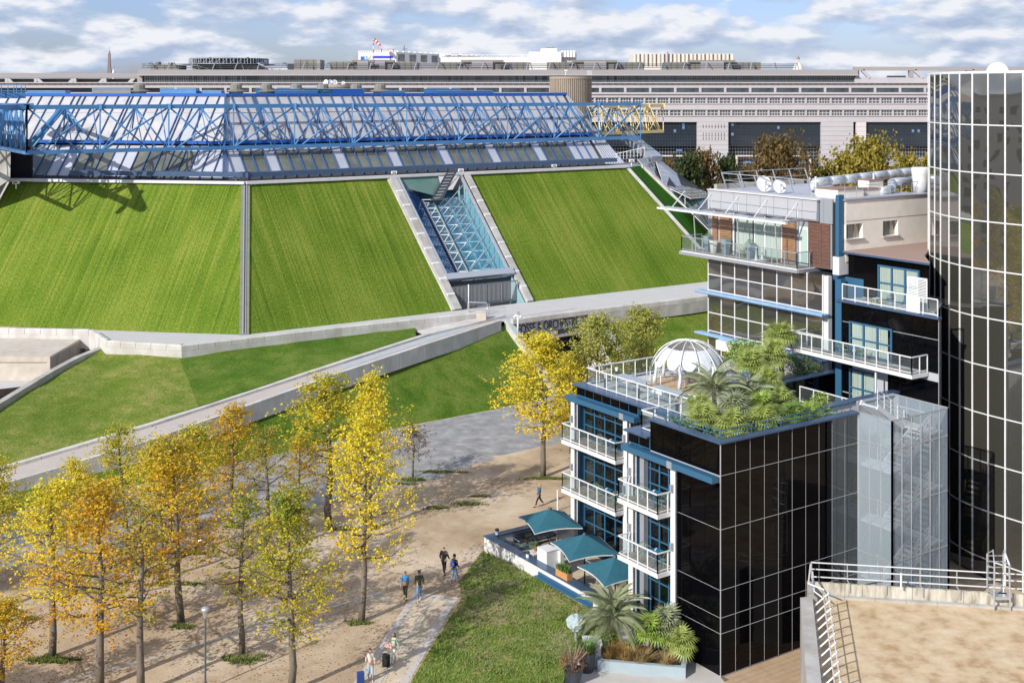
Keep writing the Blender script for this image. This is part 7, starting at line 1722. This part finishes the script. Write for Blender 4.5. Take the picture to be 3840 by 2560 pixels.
LM={'gold':leaf_mat('golden_leaf',[(.0,(.16,.17,.02)),(.3,(.44,.36,.03)),(.6,(.70,.46,.025)),(.85,(.72,.29,.02)),(1,(.32,.11,.03))]),
 'lemon':leaf_mat('lemon_leaf',[(0,(.30,.34,.03)),(.35,(.62,.55,.04)),(.7,(.86,.70,.05)),(.92,(.78,.46,.03)),(1,(.4,.18,.03))]),
 'green':leaf_mat('green_yellow_leaf',[(0,(.14,.20,.02)),(.3,(.36,.38,.03)),(.62,(.66,.56,.04)),(.9,(.76,.44,.02)),(1,(.35,.13,.03))]),
 'orange':leaf_mat('orange_leaf',[(0,(.14,.14,.02)),(.3,(.46,.34,.03)),(.6,(.68,.43,.02)),(.85,(.68,.27,.02)),(1,(.28,.09,.03))]),'mix':leaf_mat('mixed_leaf',[(0,(.08,.14,.015)),(.35,(.20,.27,.025)),(.6,(.50,.45,.03)),(.85,(.70,.44,.02)),(1,(.36,.14,.03))]),
 'olive':leaf_mat('olive_leaf',[(0,(.12,.13,.025)),(.4,(.30,.29,.04)),(.75,(.52,.42,.04)),(.9,(.50,.27,.03)),(1,(.28,.10,.03))]),
 'brown':leaf_mat('brown_leaf',[(0,(.06,.05,.02)),(.5,(.16,.11,.035)),(1,(.26,.15,.05))]),
 'dark':leaf_mat('dark_green_leaf',[(0,(.02,.035,.012)),(.6,(.05,.075,.02)),(1,(.11,.12,.03))]),
 'yb':leaf_mat('mustard_leaf',[(0,(.13,.13,.025)),(.5,(.30,.25,.035)),(1,(.45,.33,.045))]),
 'light':leaf_mat('pale_green_yellow_leaf',[(0,(.14,.20,.03)),(.4,(.36,.38,.08)),(.8,(.55,.50,.12)),(1,(.62,.42,.04))])}
def tree_mesh(seed,Hh,Rw,bare,nl,nleaf,leaf,round_=False,sparse=1.):
    """trunk + limbs mesh and crown mesh (leaf quads); unit scale in metres"""
    rr=random.Random(seed); tk=MB(); tips=[]
    n=8; tp=[Vector((.0,0,0))]
    for i in range(1,n+1): tp.append(Vector((tp[-1].x+rr.uniform(-.10,.10),tp[-1].y+rr.uniform(-.10,.10),Hh*.96*i/n)))
    rb=.0155*Hh+.015
    tk.tube(tp,[rb*(1-.88*(i/n)**1.1)+.008 for i in range(n+1)],8)
    def at(z): i=min(n-1,int(z/(Hh*.96)*n)); f=z/(Hh*.96)*n-i; return tp[i].lerp(tp[i+1],f)
    for k in range(nl):
        f=(k+rr.random())/nl; z=Hh*(bare+(.97-bare)*f); base=at(min(z,Hh*.95)); a=k*2.4+rr.uniform(-.6,.6)
        if round_: prof=math.sin(math.pi*min(1,.12+.88*f))**.6
        else: prof=(.62+.55*math.sin(math.pi*min(1,f*1.25+.12)))*(1-f**4*.62)*(1. if f>.12 else .75)
        l=Rw*prof*rr.uniform(.62,1.12); up=.25+.75*f+rr.uniform(-.1,.2)
        d=Vector((math.cos(a),math.sin(a),up)).normalized(); mid=base+d*l*.5+Vector((rr.uniform(-.1,.1),rr.uniform(-.1,.1),-.08*l)); end=base+d*l+Vector((rr.uniform(-.2,.2),rr.uniform(-.2,.2),rr.uniform(-.15,.15)))
        r0=rb*.36*(1-.6*f); tk.tube([base,mid,end],[r0,r0*.6,.008],5)
        for q in range(4):
            g=.35+.16*q+rr.uniform(-.05,.05); p=(base.lerp(mid,g*2) if g<.5 else mid.lerp(end,g*2-1)); aa=a+rr.choice((-1,1))*rr.uniform(.5,1.2); ll=l*rr.uniform(.22,.42); e=p+Vector((math.cos(aa),math.sin(aa),rr.uniform(.0,.8))).normalized()*ll
            tk.tube([p,e],[r0*.4,.005],4); tips+= [(p.lerp(e,.5),f),(e,f),(e+Vector((rr.uniform(-.2,.2),rr.uniform(-.2,.2),rr.uniform(-.2,.1))),f)]
        tips+=[(mid,f),(end,f),(mid.lerp(end,.5),f),(base.lerp(mid,.6),f)]
    tips.append((tp[-1]+Vector((0,0,Hh*.03)),1))
    cr=MB(); rnd=[]; rng=random.Random(seed+99)
    for k in range(nleaf):
        if k%6==0:
            c0,f=tips[rng.randrange(len(tips))]; s=.34*sparse*(1.15-.3*f); c0=c0+Vector((rng.gauss(0,s),rng.gauss(0,s),rng.gauss(0,s*.75)))
        c=c0+Vector((rng.gauss(0,leaf*.75),rng.gauss(0,leaf*.75),rng.gauss(0,leaf*.6)))
        L_=leaf*rng.uniform(.7,1.3); a=Vector((rng.uniform(-1,1),rng.uniform(-1,1),rng.uniform(-.9,.4))).normalized(); b=a.cross(Vector((rng.uniform(-1,1),rng.uniform(-1,1),rng.uniform(.2,1)))).normalized(); nn=a.cross(b)
        h=L_*.5; v=len(cr.v); cr.v+=[tuple(c-a*h),tuple(c+b*h*.85+nn*h*.2),tuple(c+a*h),tuple(c-b*h*.85+nn*h*.2)]; cr.f.append((v,v+1,v+2,v+3)); cr.mi.append(0)
        cl=.5+.5*mn.noise(Vector((c.x*1.1,c.y*1.1,c.z*1.1+seed))); rnd.append(min(1,max(0,.30*rng.random()+.45*cl+.25*(1-f)+rng.uniform(-.12,.2))))
    me=cr.mesh('crown',LM['gold']); at_=me.attributes.new('rnd','FLOAT','FACE'); at_.data.foreach_set('value',rnd)
    me.materials[0]=None
    return tk.mesh('trunk',M['bark'],True),me
print_t=0
TV={}
for i in range(5): TV['plane',i]=tree_mesh(20+i,10.,2.5,.30,30,6300,.125,sparse=1.0)
TV['plane',5]=tree_mesh(41,10.,2.5,.33,24,3300,.12,sparse=.95)
TV['sparse',0]=tree_mesh(61,9.,1.9,.38,18,1700,.12)
TV['wide',0]=tree_mesh(71,11,3.1,.30,36,11000,.14,sparse=1.2); TV['wide',1]=tree_mesh(72,11,2.9,.2,36,15000,.15,round_=True,sparse=1.25); TV['wide',2]=tree_mesh(73,11,2.8,.2,34,14000,.15,round_=True,sparse=1.25)
TV['small',0]=tree_mesh(81,4.1,1.35,.42,18,1300,.11,round_=True)
TV['bg',0]=tree_mesh(91,12,6.0,.12,40,6500,.5,round_=True,sparse=2.6); TV['bg',1]=tree_mesh(92,12,3.9,.10,34,5200,.5,round_=True,sparse=2.0)
def tree(key,label,p,hs,mt,rz=0,grp=None,nm='plane_tree',ws=1.):
    tm,cm=TV[key]; o=thing(nm,label,'tree',p,rz,grp); hh={'plane':10.,'sparse':9.,'wide':11.,'small':4.1,'bg':12.}[key[0]]
    a=bpy.data.objects.new('trunk',tm); link(a,o); b=bpy.data.objects.new('crown',cm); link(b,o); b.material_slots[0].link='OBJECT'; b.material_slots[0].material=LM[mt]
    s=hs/hh; o.scale=(s*ws,s*ws,s); return o
TR=[ # u, v base, v top, key, palette, width, label
 (1355,2330,1560,('plane',0),'lemon',.80,'tall yellow tree standing alone nearest the stone path'),
 (1388,1985,1400,('plane',1),'lemon',.85,'tall bright yellow tree directly behind the lone front tree'),
 (1235,1975,1400,('plane',2),'green',1.15,'broad golden yellow tree on the left of the two tallest yellow ones'),
 (1091,2590,1830,('plane',3),'mix',.92,'front tree right of the street lamp with a narrow yellow-green crown'),
 (908,2452,1850,('plane',5),'mix',.95,'tree with an open green-yellow crown above a round grass patch, right of the lamp'),
 (679,2333,1640,('plane',4),'gold',1.05,'tall orange-gold tree left of the street lamp'),
 (604,2175,1640,('plane',2),'green',.95,'dark trunked green-gold tree just behind the tall orange one'),
 (375,2580,1800,('plane',1),'orange',1.0,'orange-leaved tree with a dark trunk at the bottom left'),
 (196,2463,1810,('plane',0),'lemon',1.0,'yellow-green tree with a slim bare trunk at the left, over a long grass patch'),
 (528,2600,1880,('sparse',0),'olive',1.0,'nearly bare leaning tree with pale bark between the two orange ones'),
 (737,2061,1590,('plane',3),'green',1.0,'green-gold tree in the second row behind the steel hoops'),
 (860,1963,1520,('plane',0),'gold',1.0,'golden tree in the back row beside the ramp wall'),
 (471,1979,1600,('plane',4),'green',1.05,'greenish tree in the back row at the left'),
 (1000,2075,1600,('plane',5),'olive',1.0,'thin olive-leaved tree between the back rows'),
 (1120,2000,1640,('plane',5),'gold',.9,'light crowned tree partly hidden behind the tall yellow pair'),
 (-40,2290,1720,('plane',2),'green',.9,'tree cut by the left edge of the picture'),
 (10,2640,2250,('plane',3),'gold',1.2,'low orange crown in the bottom left corner'),
 (280,2120,1720,('plane',1),'lemon',.9,'small yellow tree in the second row at the left'),
 (2037,1788,1260,('wide',0),'lemon',1.0,'large lemon yellow tree between the plaza and the sign entrance'),
 (2240,1700,1190,('wide',1),'light',.85,'pale green-yellow tree in front of the sign entrance gates'),
 (2400,1640,1160,('wide',2),'light',.80,'pale green-yellow tree left of the clear dome'),
 (2140,1700,1330,('wide',2),'lemon',.72,'yellow tree squeezed between the two larger entrance trees'),
 (1548,1788,1605,('small',0),'brown',1.0,'small brown-leaved tree beside the grey road'),
]
for i,(u,v,vt,key,pal,ws,lb) in enumerate(TR):
    p=G(u,v,0); h=(v-vt)/F*p.y
    tree(key,lb,p,h,pal,i*1.7,'trees on the plaza' if key[0]!='small' else None,ws=ws*1.22*(10/h if key[0]=='plane' and h<9.5 else 1.)**.3)
BG=[(2575,735,600,200,1,'dark','dark green tree at the left end of the row before the office building'),(2640,740,585,205,1,'brown','brownish tree second in the row before the office building'),(2722,735,605,210,1,'dark','narrow dark green tree before the pale pier'),(2800,740,640,215,1,'brown','low brown tree between the narrow dark one and the big russet one'),(2925,745,556,215,0,'brown','big round russet tree in front of the dark glass recess'),(3085,745,640,220,1,'dark','low dark green tree between the russet and the mustard trees'),(3165,745,612,218,0,'yb','mustard yellow tree left of the tallest one before the office building'),(3270,745,560,215,0,'yb','tallest mustard yellow tree before the office building'),(3400,745,600,215,1,'yb','mustard yellow tree nearest the mirror tower'),(2500,735,620,230,1,'brown','small brown tree beside the arena glass wing'),(3490,745,600,235,1,'yb','mustard tree half hidden behind the mirror tower')]
for i,(u,vb,vt,Yb,k,pal,lb) in enumerate(BG):
    p=Vector(((u-CX)/F*Yb,Yb,0)); h=H-(vt-HV)/F*Yb; tree(('bg',k),lb,p,h,pal,i*2.1,'trees in front of the office building','broadleaf_tree',ws=.62 if k==0 else .55)
# mown slope continues down behind: planting strip so the far side of the hotel is not bare
# grass patches round the trunks: real tufts
def tufts(name,spots,n,h,mt,seed,fn=None,w_=.02):
    rr=random.Random(seed); m=MB()
    tot=sum(s[2]*s[3] for s in spots)
    for (x,y,rx,ry) in spots:
        for k in range(int(n*rx*ry/tot)):
            a=rr.uniform(0,6.28); q=rr.random()**.7*(.75+.9*mn.noise(Vector((math.cos(a)*1.5+x,math.sin(a)*1.5+y,0)))); px,py=x+rx*q*math.cos(a),y+ry*q*math.sin(a); z=fn(px,py) if fn else 0
            b=rr.uniform(0,6.28); hh=h*rr.uniform(.5,1.3); d_=Vector((math.cos(b),math.sin(b),0)); p=Vector((px,py,z)); m.face([p-d_*w_,p+d_*w_,p+Vector((-d_.y*hh*.6,d_.x*hh*.6,hh))])
    o=build(m,name,mt,None); o['kind']='stuff'; return o
sp=[]
for u,v,rx,ry in ((1345,2335,.9,.5),(905,2475,1.5,.55),(679,2350,1.0,.45),(196,2475,1.6,.7),(604,2190,.8,.4),(1390,1975,.8,.5),(1548,1800,1.6,.5),(1480,1815,1.8,.3),(1650,1770,2.0,.35),(1760,1890,1.4,.4),(1800,1862,1.,.3),(2050,1795,2.2,.4),(1640,1905,1.,.4),(1300,1985,2.,.4),(110,2320,.8,.3),(700,2190,1.2,.3),(870,1975,1.2,.4),(720,2075,1.2,.4),(300,2220,1.,.4)):
    p=G(u,v,0); sp.append((p.x,p.y,rx,ry))
tufts('grass_patch',sp,12000,.17,mat('patch_grass',(.10,.16,.03),.9,var=(.20,.22,.06),vscale=2,coord='Position'),4,w_=.03)
# weeds and grass on the bank
rr=random.Random(21); m=MB(); bx0,bx1=min(p.x for p in bank_poly),max(p.x for p in bank_poly); by0,by1=min(p.y for p in bank_poly),max(p.y for p in bank_poly)
def inside(x,y,poly):
    c=False; j=len(poly)-1
    for i in range(len(poly)):
        a,b=poly[i],poly[j]
        if (a.y>y)!=(b.y>y) and x<(b.x-a.x)*(y-a.y)/(b.y-a.y)+a.x: c=not c
        j=i
    return c
fl=MB(); k=0
while k<30000:
    x,y=rr.uniform(bx0,bx1),rr.uniform(by0,by1)
    if not inside(x,y,bank_poly): continue
    k+=1
    dn=mn.noise(Vector((x*.9,y*.9,5)))
    if rr.random()>.55+dn*.9: continue
    z=bank_h(x,y)-.01; b=rr.uniform(0,6.28); hh=.12*rr.uniform(.4,1.5); d_=Vector((math.cos(b),math.sin(b),0)); p=Vector((x,y,z)); m.face([p-d_*.028,p+d_*.028,p+Vector((-d_.y*hh*.9,d_.x*hh*.9,hh))])
    if rr.random()<.02: q=p+EZ*.12; fl.face([q+Vector((-.03,0,0)),q+Vector((0,-.02,.02)),q+Vector((.03,0,0)),q+Vector((0,.02,.02))])
o=build(m,'bank_grass',mat('bank_grass',(.10,.175,.03),.85,var=(.19,.24,.055),vscale=1.2,coord='Position'),None); o['kind']='stuff'
o=build(fl,'bank_flowers',M['yflower'],None); o['kind']='stuff'
# fallen leaves on the sand
m=MB()
for k in range(5000):
    u=rr.uniform(-50,1900); v=rr.uniform(2000,2600); p=G(u,v,.012); 
    if rr.random()>.5+mn.noise(Vector((p.x*.3,p.y*.3,2)))*.9: continue
    a=rr.uniform(0,6.28); d_=Vector((math.cos(a),math.sin(a),0))*.06; n_=Vector((-d_.y,d_.x,.02)); m.face([p-d_,p-n_*.7,p+d_,p+n_*.7])
o=build(m,'fallen_leaves',mat('fallen_leaf',(.34,.20,.05),.8,var=(.18,.09,.03),vscale=3,coord='Position'),None); o['kind']='stuff'
# surroundings beyond the frame, mirrored in the glass
rr=random.Random(8)
mir=[(-46,70),(-52,52),(-58,84),(-44,40),(-66,66),(-60,30),(-40,20),(-72,96),(-70,46),(-50,8),(-80,78),(-34,2),(-78,18),(-62,-8)]
adj=['nearest the tower','second nearest','beside the arena wall','in the front row','in the back row','left of the gap','low on the plaza side','by the arena corner','deep in the row','south of the plaza','furthest west','closest to the viewer','behind the south row','last of the south row']
for i,(x,y) in enumerate(mir):
    tree(('wide',1+i%2),'tree out of the picture mirrored in the curved tower, '+adj[i],Vector((x,y,0)),rr.uniform(14,18),('green','dark','olive','gold')[i%4],i,'mirrored trees','plane_tree',ws=1.2)
for i,(x,y,wd,dp,h,lb) in enumerate(((-150,60,22,60,30,'tall one to the west'),(-165,-30,25,60,26,'lower one to the south west'),(-140,140,20,40,24,'low one north west'),(-60,-90,60,20,28,'long one to the south'),(10,-110,50,22,32,'tallest one to the south'),(62,-30,20,75,27,'dark one beside the black wall'))):
    o=thing('apartment_block','apartment block out of the picture mirrored in glass, '+lb,'building',(x,y,0),0,'mirrored apartment blocks')
    mt_=M['min_glass'] if i==5 else M['min_stone']
    build(MB().box(x,x+wd,y,y+dp,0,h),'wall',mt_,o); build(MB().box(x-.3,x+wd+.3,y-.3,y+dp+.3,h,h+.5),'roof',M['min_stone2'],o)
    if i==5: continue
    m=MB()
    for z in range(2,int(h)-1,3):
        for k in range(int(dp/3)): m.box(x+wd,x+wd+.05,y+.8+k*3,y+2.2+k*3,z,z+1.6)
        for k in range(int(wd/3)): m.box(x+.8+k*3,x+2.2+k*3,y+dp,y+dp+.05,z,z+1.6)
    q=build(m,'windows',M['min_glass'],o); q['kind']='stuff'
# =================== people
M['skin']=mat('skin',(.50,.30,.22),.55)
def skin(name,chains,mt,par,sub=1,root=0):
    """chains: list of lists of (point, rx, ry); chains share points by rounding"""
    idx={}; V=[];R=[];Ed=set()
    for ch_ in chains:
        prev=None
        for p,rx,ry in ch_:
            k=tuple(round(c,3) for c in p)
            if k not in idx: idx[k]=len(V); V.append(p); R.append((rx,ry))
            i=idx[k]
            if prev is not None and prev!=i: Ed.add((min(prev,i),max(prev,i)))
            prev=i
    me=bpy.data.meshes.new(name); me.from_pydata([tuple(p) for p in V],list(Ed),[]); o=bpy.data.objects.new(name,me); COL.objects.link(o)
    o.modifiers.new('s','SKIN'); 
    for i,sv in enumerate(me.skin_vertices[0].data): sv.radius=R[i]; sv.use_root=(i==root)
    s=o.modifiers.new('d','SUBSURF'); s.levels=sub; s.render_levels=sub
    dg=bpy.context.evaluated_depsgraph_get(); dg.update(); m2=bpy.data.meshes.new_from_object(o.evaluated_get(dg)); bpy.data.objects.remove(o)
    m2.materials.clear(); m2.materials.append(mt); m2.polygons.foreach_set('use_smooth',[True]*len(m2.polygons)); m2.name=name
    ob=bpy.data.objects.new(name,m2); link(ob,par); return ob
def V3(x,y,z): return Vector((x,y,z))
def person(label,p,rz,hgt,stride,top,trou,shoe,hair,hairm,arms=(0,0),female=False,long_coat=0.,topm2=None,skirtw=1.,bend=(.25,.25),headturn=0.):
    """faces +X; stride>0 = left leg forward. arms: swing angle of the left, right arm"""
    o=thing('person',label,'person',p,rz); k=hgt/1.75; S=lambda x,y,z:V3(x*k,y*k,z*k)
    sh=.165 if female else .185; hp=.085
    leg={}
    for sd,st in ((1,stride),(-1,-stride)):
        hip=S(0,sd*hp,.92); kn=S(.22*st+.04,sd*hp*1.05,.50); an=S(.42*st-(.05 if st<0 else 0),sd*hp,.09+(.07 if st<0 else 0)); to=S(.42*st+.15,sd*hp*1.1,.035); leg[sd]=(hip,kn,an,to)
    arm={}
    for sd,sw,bd in ((1,arms[0],bend[0]),(-1,arms[1],bend[1])):
        a=S(0,sd*sh,1.42); el=a+S(math.sin(sw)*.29-.02,sd*.05,-math.cos(sw)*.29); wr=el+S(math.sin(sw+bd)*.25,sd*.01,-math.cos(sw+bd)*.25); arm[sd]=(a,el,wr)
    pel=S(0,0,.96); ab=S(.01,0,1.12); chs=S(0,0,1.30); nk=S(0,0,1.47); hb_=S(.015,0,1.56); ht=S(.02,0,1.69)
    ch_=[[(pel,.14*k,.105*k),(ab,.125*k,.09*k),(chs,.15*k,.10*k),(nk,.05*k,.05*k),(hb_,.075*k,.085*k),(ht,.07*k,.085*k)]]
    for sd in (1,-1):
        h,kn,an,to=leg[sd]; ch_.append([(pel,.14*k,.105*k),(h,.085*k,.085*k),(kn,.055*k,.055*k),(an,.038*k,.038*k),(to,.035*k,.03*k)])
        a,e,w=arm[sd]; d=(w-e).normalized(); palm=w+d*.07*k; ch_.append([(chs,.15*k,.10*k),(a,.055*k,.055*k),(e,.038*k,.038*k),(w,.026*k,.022*k),(palm,.036*k,.016*k)])
        for q in range(4):
            off=V3((q-1.5)*.019*k,0,0); ln=(.060,.072,.068,.052)[q]*k; f1=palm+off+d*.02*k; f2=f1+d*ln*.55+V3(0,-sd*.006*k,0); f3=f2+d*ln*.5+V3(0,-sd*.02*k,0); ch_.append([(palm,.036*k,.016*k),(f1,.010*k,.010*k),(f2,.009*k,.009*k),(f3,.008*k,.008*k)])
        th=w+d*.025*k; ch_.append([(w,.026*k,.022*k),(th+V3(.028*k,0,0),.011*k,.011*k),(th+d*.04*k+V3(.045*k,-sd*.012*k,0),.009*k,.009*k)])
    body=skin('body',ch_,M['skin'],o)
    # clothes
    g=.018*k; tc_=[[(S(0,0,.93-long_coat),(.155+long_coat*.1)*k,(.125+long_coat*.1)*k),(S(0,0,1.02),.155*k,.12*k),(chs,.172*k,.122*k),(S(0,0,1.44),.09*k,.075*k)]]
    for sd in (1,-1):
        a,e,w=arm[sd]; tc_.append([(chs,.172*k,.122*k),(a,.078*k,.075*k),(e,.058*k,.058*k),(e.lerp(w,.92),.044*k,.044*k)])
    skin('jacket',tc_,top,body,root=2)
    tr_=[]
    for sd in (1,-1):
        h,kn,an,to=leg[sd]; tr_.append([(S(0,0,.97),.145*k,.11*k),(h-S(0,0,.06),.10*k*skirtw,.10*k*skirtw),(kn,.070*k*skirtw,.072*k*skirtw),(an+S(0,0,.03),.055*k*skirtw,.058*k*skirtw)])
        skin('shoe',[[(an-S(.03,0,.03),.045*k,.045*k),(to-S(.02,0,-.01),.042*k,.036*k),(to+S(.05,0,0),.03*k,.028*k)]],shoe,o)
    skin('trousers',tr_,trou,body)
    # head details
    hc=(hb_+ht)/2+S(0,0,.0); m=MB()
    f=MB().lathe([(0,-.018),(.016,-.008),(.010,.01),(0,.022)],hc+S(.088,0,-.01),6); build(f,'nose',M['skin'],body,world=False)
    for sd in (1,-1):
        build(MB().lathe([(0,-.01),(.011,0),(0,.01)],hc+S(.078,sd*.032,.018),6),'eye',M['dark_metal'],body,world=False); build(MB().lathe([(0,-.03),(.016,0),(0,.03)],hc+S(.0,sd*.085,0),6),'ear',M['skin'],body,world=False)
    build(MB().box(*(lambda c:(c.x-.002,c.x+.006,c.y-.022*k,c.y+.022*k,c.z-.004,c.z+.004))(hc+S(.082,0,-.045))),'mouth',mat('lips',(.36,.10,.09),.5) if 'lips' not in bpy.data.materials else bpy.data.materials['lips'],body,world=False)
    if hair=='short': skin('hair',[[(S(-.02,0,1.60),.085*k,.085*k),(S(-.005,0,1.70),.088*k,.090*k)]],hairm,o)
    elif hair=='cap': skin('hair',[[(S(-.03,0,1.57),.075*k,.075*k),(S(-.02,0,1.63),.08*k,.08*k)]],hairm,o); build(MB().lathe([(.10*k,0),(.115*k,.03*k),(.09*k,.075*k),(0,.09*k)],S(.0,0,1.68),14).box(.05*k,.17*k,-.06*k,.06*k,1.675*k,1.69*k),'cap',M['dark_metal'],o,True,world=False)
    elif hair=='beanie': build(MB().lathe([(.098*k,-.03*k),(.102*k,.03*k),(.085*k,.09*k),(.02*k,.125*k),(.03*k,.15*k),(0,.16*k)],S(.0,0,1.68),14),'beanie',hairm,o,True,world=False); skin('hair',[[(S(-.05,0,1.52),.06*k,.06*k),(S(-.03,0,1.62),.075*k,.08*k)]],M['dark_metal'],o)
    elif hair=='long': skin('hair',[[(S(-.01,0,1.70),.090*k,.094*k),(S(-.05,0,1.60),.085*k,.095*k),(S(-.09,.02,1.45),.085*k,.06*k),(S(-.09,.05,1.30),.06*k,.04*k)]],hairm,o)
    elif hair=='bun': skin('hair',[[(S(0,0,1.70),.088*k,.09*k),(S(-.05,0,1.62),.08*k,.085*k),(S(-.12,0,1.66),.045*k,.045*k)]],hairm,o)
    return o,arm,k
C_=lambda n,c,r=.8,**kw: mat(n,c,r,**kw)
jeans=C_('blue_jeans',(.10,.20,.36),.9,var=(.16,.28,.46),vscale=8); black=C_('black_cloth',(.012,.013,.016),.85); blackj=C_('black_puffer',(.016,.018,.024),.45,bump=.02,bscale=14)
cyan=C_('cyan_jacket',(.01,.17,.42),.6,var=(.02,.22,.5),vscale=6); camo=C_('dark_olive_jacket',(.035,.045,.025),.8,var=(.09,.095,.055),vscale=9); navy=C_('blue_denim_jacket',(.015,.075,.16),.75,var=(.03,.12,.23),vscale=10)
cream=C_('cream_jacket',(.55,.50,.44),.8,var=(.62,.57,.5),vscale=5); mint=C_('pale_green_shirt',(.36,.47,.37),.85,var=(.46,.56,.46),vscale=5); wjean=C_('white_jeans',(.62,.62,.60),.85); ljean=C_('light_blue_jeans',(.36,.46,.54),.85)
blond=C_('blond_hair',(.48,.33,.16),.7); brownh=C_('brown_hair',(.06,.03,.018),.6); lbrown=C_('light_brown_hair',(.20,.12,.06),.7); leather=C_('tan_leather',(.33,.15,.06),.6); pink=C_('pink_bag',(.52,.26,.25),.7,var=(.6,.36,.33),vscale=20); sneaker=C_('white_sneaker',(.6,.6,.62),.6); pinks=C_('pink_sneaker',(.6,.22,.28),.6)
def face(dx,dy): return math.atan2(dy,dx)
pA,_,_=person('blond woman in a blue jacket and black trousers walking left beyond the parasols',G(2022,1898),math.pi+.35,1.70,.75,navy,black,black,'long',blond,(.35,-.35),True)
pB,_,_=person('man in a black puffer coat walking away from the camera',G(1665,2156),1.15,1.80,.35,blackj,black,black,'short',brownh,(-.2,.35),False,.10,bend=(.9,.3))
pC,aC,kC=person('person in a black top, black bobble hat and blue jeans with a blue backpack',G(1704,2186),1.05,1.74,-.55,black,jeans,pinks,'beanie',black,(.25,.1),True,bend=(.7,.7))
pD,_,_=person('woman in a bright blue jacket carrying a tan shoulder bag',G(1520,2245),-1.75,1.66,.25,cyan,black,black,'bun',lbrown,(.1,.2),True,.06,bend=(.5,.4))
pE,_,_=person('man in a dark olive jacket, flat cap and blue jeans',G(1572,2250),-1.45,1.76,-.45,camo,jeans,sneaker,'cap',lbrown,(.5,-.25),False,.05)
pF,aF,kF=person('woman in a pale green shirt and white trousers pulling a black suitcase',G(1476,2488),-2.15,1.66,.55,mint,wjean,sneaker,'long',brownh,(-.35,.3),True,bend=(.1,1.6),skirtw=1.15)
pG,aG,kG=person('woman in a cream jacket and pale jeans pulling a blue suitcase',G(1389,2548),-1.35,1.62,.35,cream,ljean,sneaker,'bun',brownh,(.35,-.45),True,skirtw=1.15)
def loc(o,v): return o.location+Vector(Matrix.Rotation(o.rotation_euler.z,3,'Z')@Vector(v))
def bag(name,label,cat,o,off,sx,sy,sz,mt,strap=None,smt=None):
    t=thing(name,label,cat,loc(o,off),o.rotation_euler.z); m=MB(); m.hexa([(-sx*.9,-sy,-sz),(sx*.9,-sy,-sz),(sx*.9,sy,-sz),(-sx*.9,sy,-sz),(-sx*.6,-sy*.8,sz),(sx*.6,-sy*.8,sz),(sx*.6,sy*.8,sz),(-sx*.6,sy*.8,sz)]); b=build(m,'bag_body',mt,t,world=False)
    md=b.modifiers.new('b','BEVEL'); md.width=min(sx,sy,sz)*.5; md.segments=3
    if strap: build(MB().tube([Vector(q) for q in strap],.014,5),'strap',smt or mt,t,world=False)
    return t
bag('shoulder_bag','tan leather shoulder bag at the hip of the woman in the blue jacket','bag',pD,(.18,.08,.98),.06,.17,.11,leather,[(0,.14,.08),(-.02,0,.30),(-.12,-.14,.48),(-.26,-.10,.44)],leather)
bp_=bag('backpack','blue backpack with white marks worn by the person in the bobble hat','backpack',pC,(-.20,0,1.25),.08,.15,.18,C_('blue_pack',(.02,.07,.42),.7),[(.05,.12,.16),(.16,.14,.2),(.3,.12,.05),(.1,.12,-.15)],black)
text('NASA',.09,loc(pC,(-.29,.12,1.26)),Matrix.Rotation(pC.rotation_euler.z,3,'Z')@Vector((0,-1,0)),EZ,M['white'],'white_marks',None,.003)
o=bpy.data.objects['white_marks']; mw=o.matrix_basis.copy(); o.parent=bp_; o.matrix_parent_inverse=(Matrix.Translation(bp_.location)@Matrix.Rotation(bp_.rotation_euler.z,4,'Z')).inverted()
bag('tote_bag','big pink shoulder bag carried by the woman in pale green','bag',pF,(.12,-.22,.98),.10,.25,.15,pink,[(0,.15,.12),(-.02,.10,.45),(-.02,-.10,.45),(0,-.15,.12)],leather)
bag('belt_bag','small brown bag hanging at the front of the woman in the cream jacket','bag',pG,(.20,.05,.95),.04,.09,.09,leather,[(0,.05,.08),(-.08,-.12,.45),(-.24,-.14,.46)],leather)
bag('backpack','small pink backpack on the woman in the cream jacket','backpack',pG,(-.17,0,1.18),.06,.13,.16,pink,[(.05,.10,.14),(.14,.12,.18),(.26,.10,.04)],pink)
def suitcase(label,p,rz,w_,h,d,mt,hand):
    t=thing('suitcase',label,'suitcase',p,rz); b=build(MB().box(-d/2,d/2,-w_/2,w_/2,.06,.06+h),'shell',mt,t,world=False); md=b.modifiers.new('b','BEVEL'); md.width=.05; md.segments=3
    for k in range(5): build(MB().box(d/2,d/2+.006,-w_/2+.05+k*(w_-.1)/5,-w_/2+.07+k*(w_-.1)/5,.12,h),'ridge',mt,t,world=False)
    for y in (-1,1):
        for x in (-1,1): build(MB().tube([(x*d*.35,y*w_*.4-.015,.03),(x*d*.35,y*w_*.4+.015,.03)],.03,8),'wheel',M['dark_metal'],t,world=False)
    hl=Matrix.Rotation(-rz,3,'Z')@(Vector(hand)-Vector(p)); build(MB().tube([(-d*.3,.07,h+.05),(hl.x,hl.y+.06,hl.z),(hl.x,hl.y-.06,hl.z),(-d*.3,-.07,h+.05)],.011,5),'pull_handle',M['galv'],t,world=False)
wF=loc(pF,aF[1][2]); wG=loc(pG,aG[-1][2])
suitcase('black upright suitcase beside the woman in pale green',G(1448,2500)+Vector((0,0,0)),-2.15,.38,.62,.25,black,wF-EZ*.07)
suitcase('dark blue suitcase at the bottom edge beside the woman in the cream jacket',G(1352,2566)+Vector((0,0,0)),-1.35,.38,.60,.25,C_('blue_case',(.015,.05,.22),.4),wG-EZ*.07)
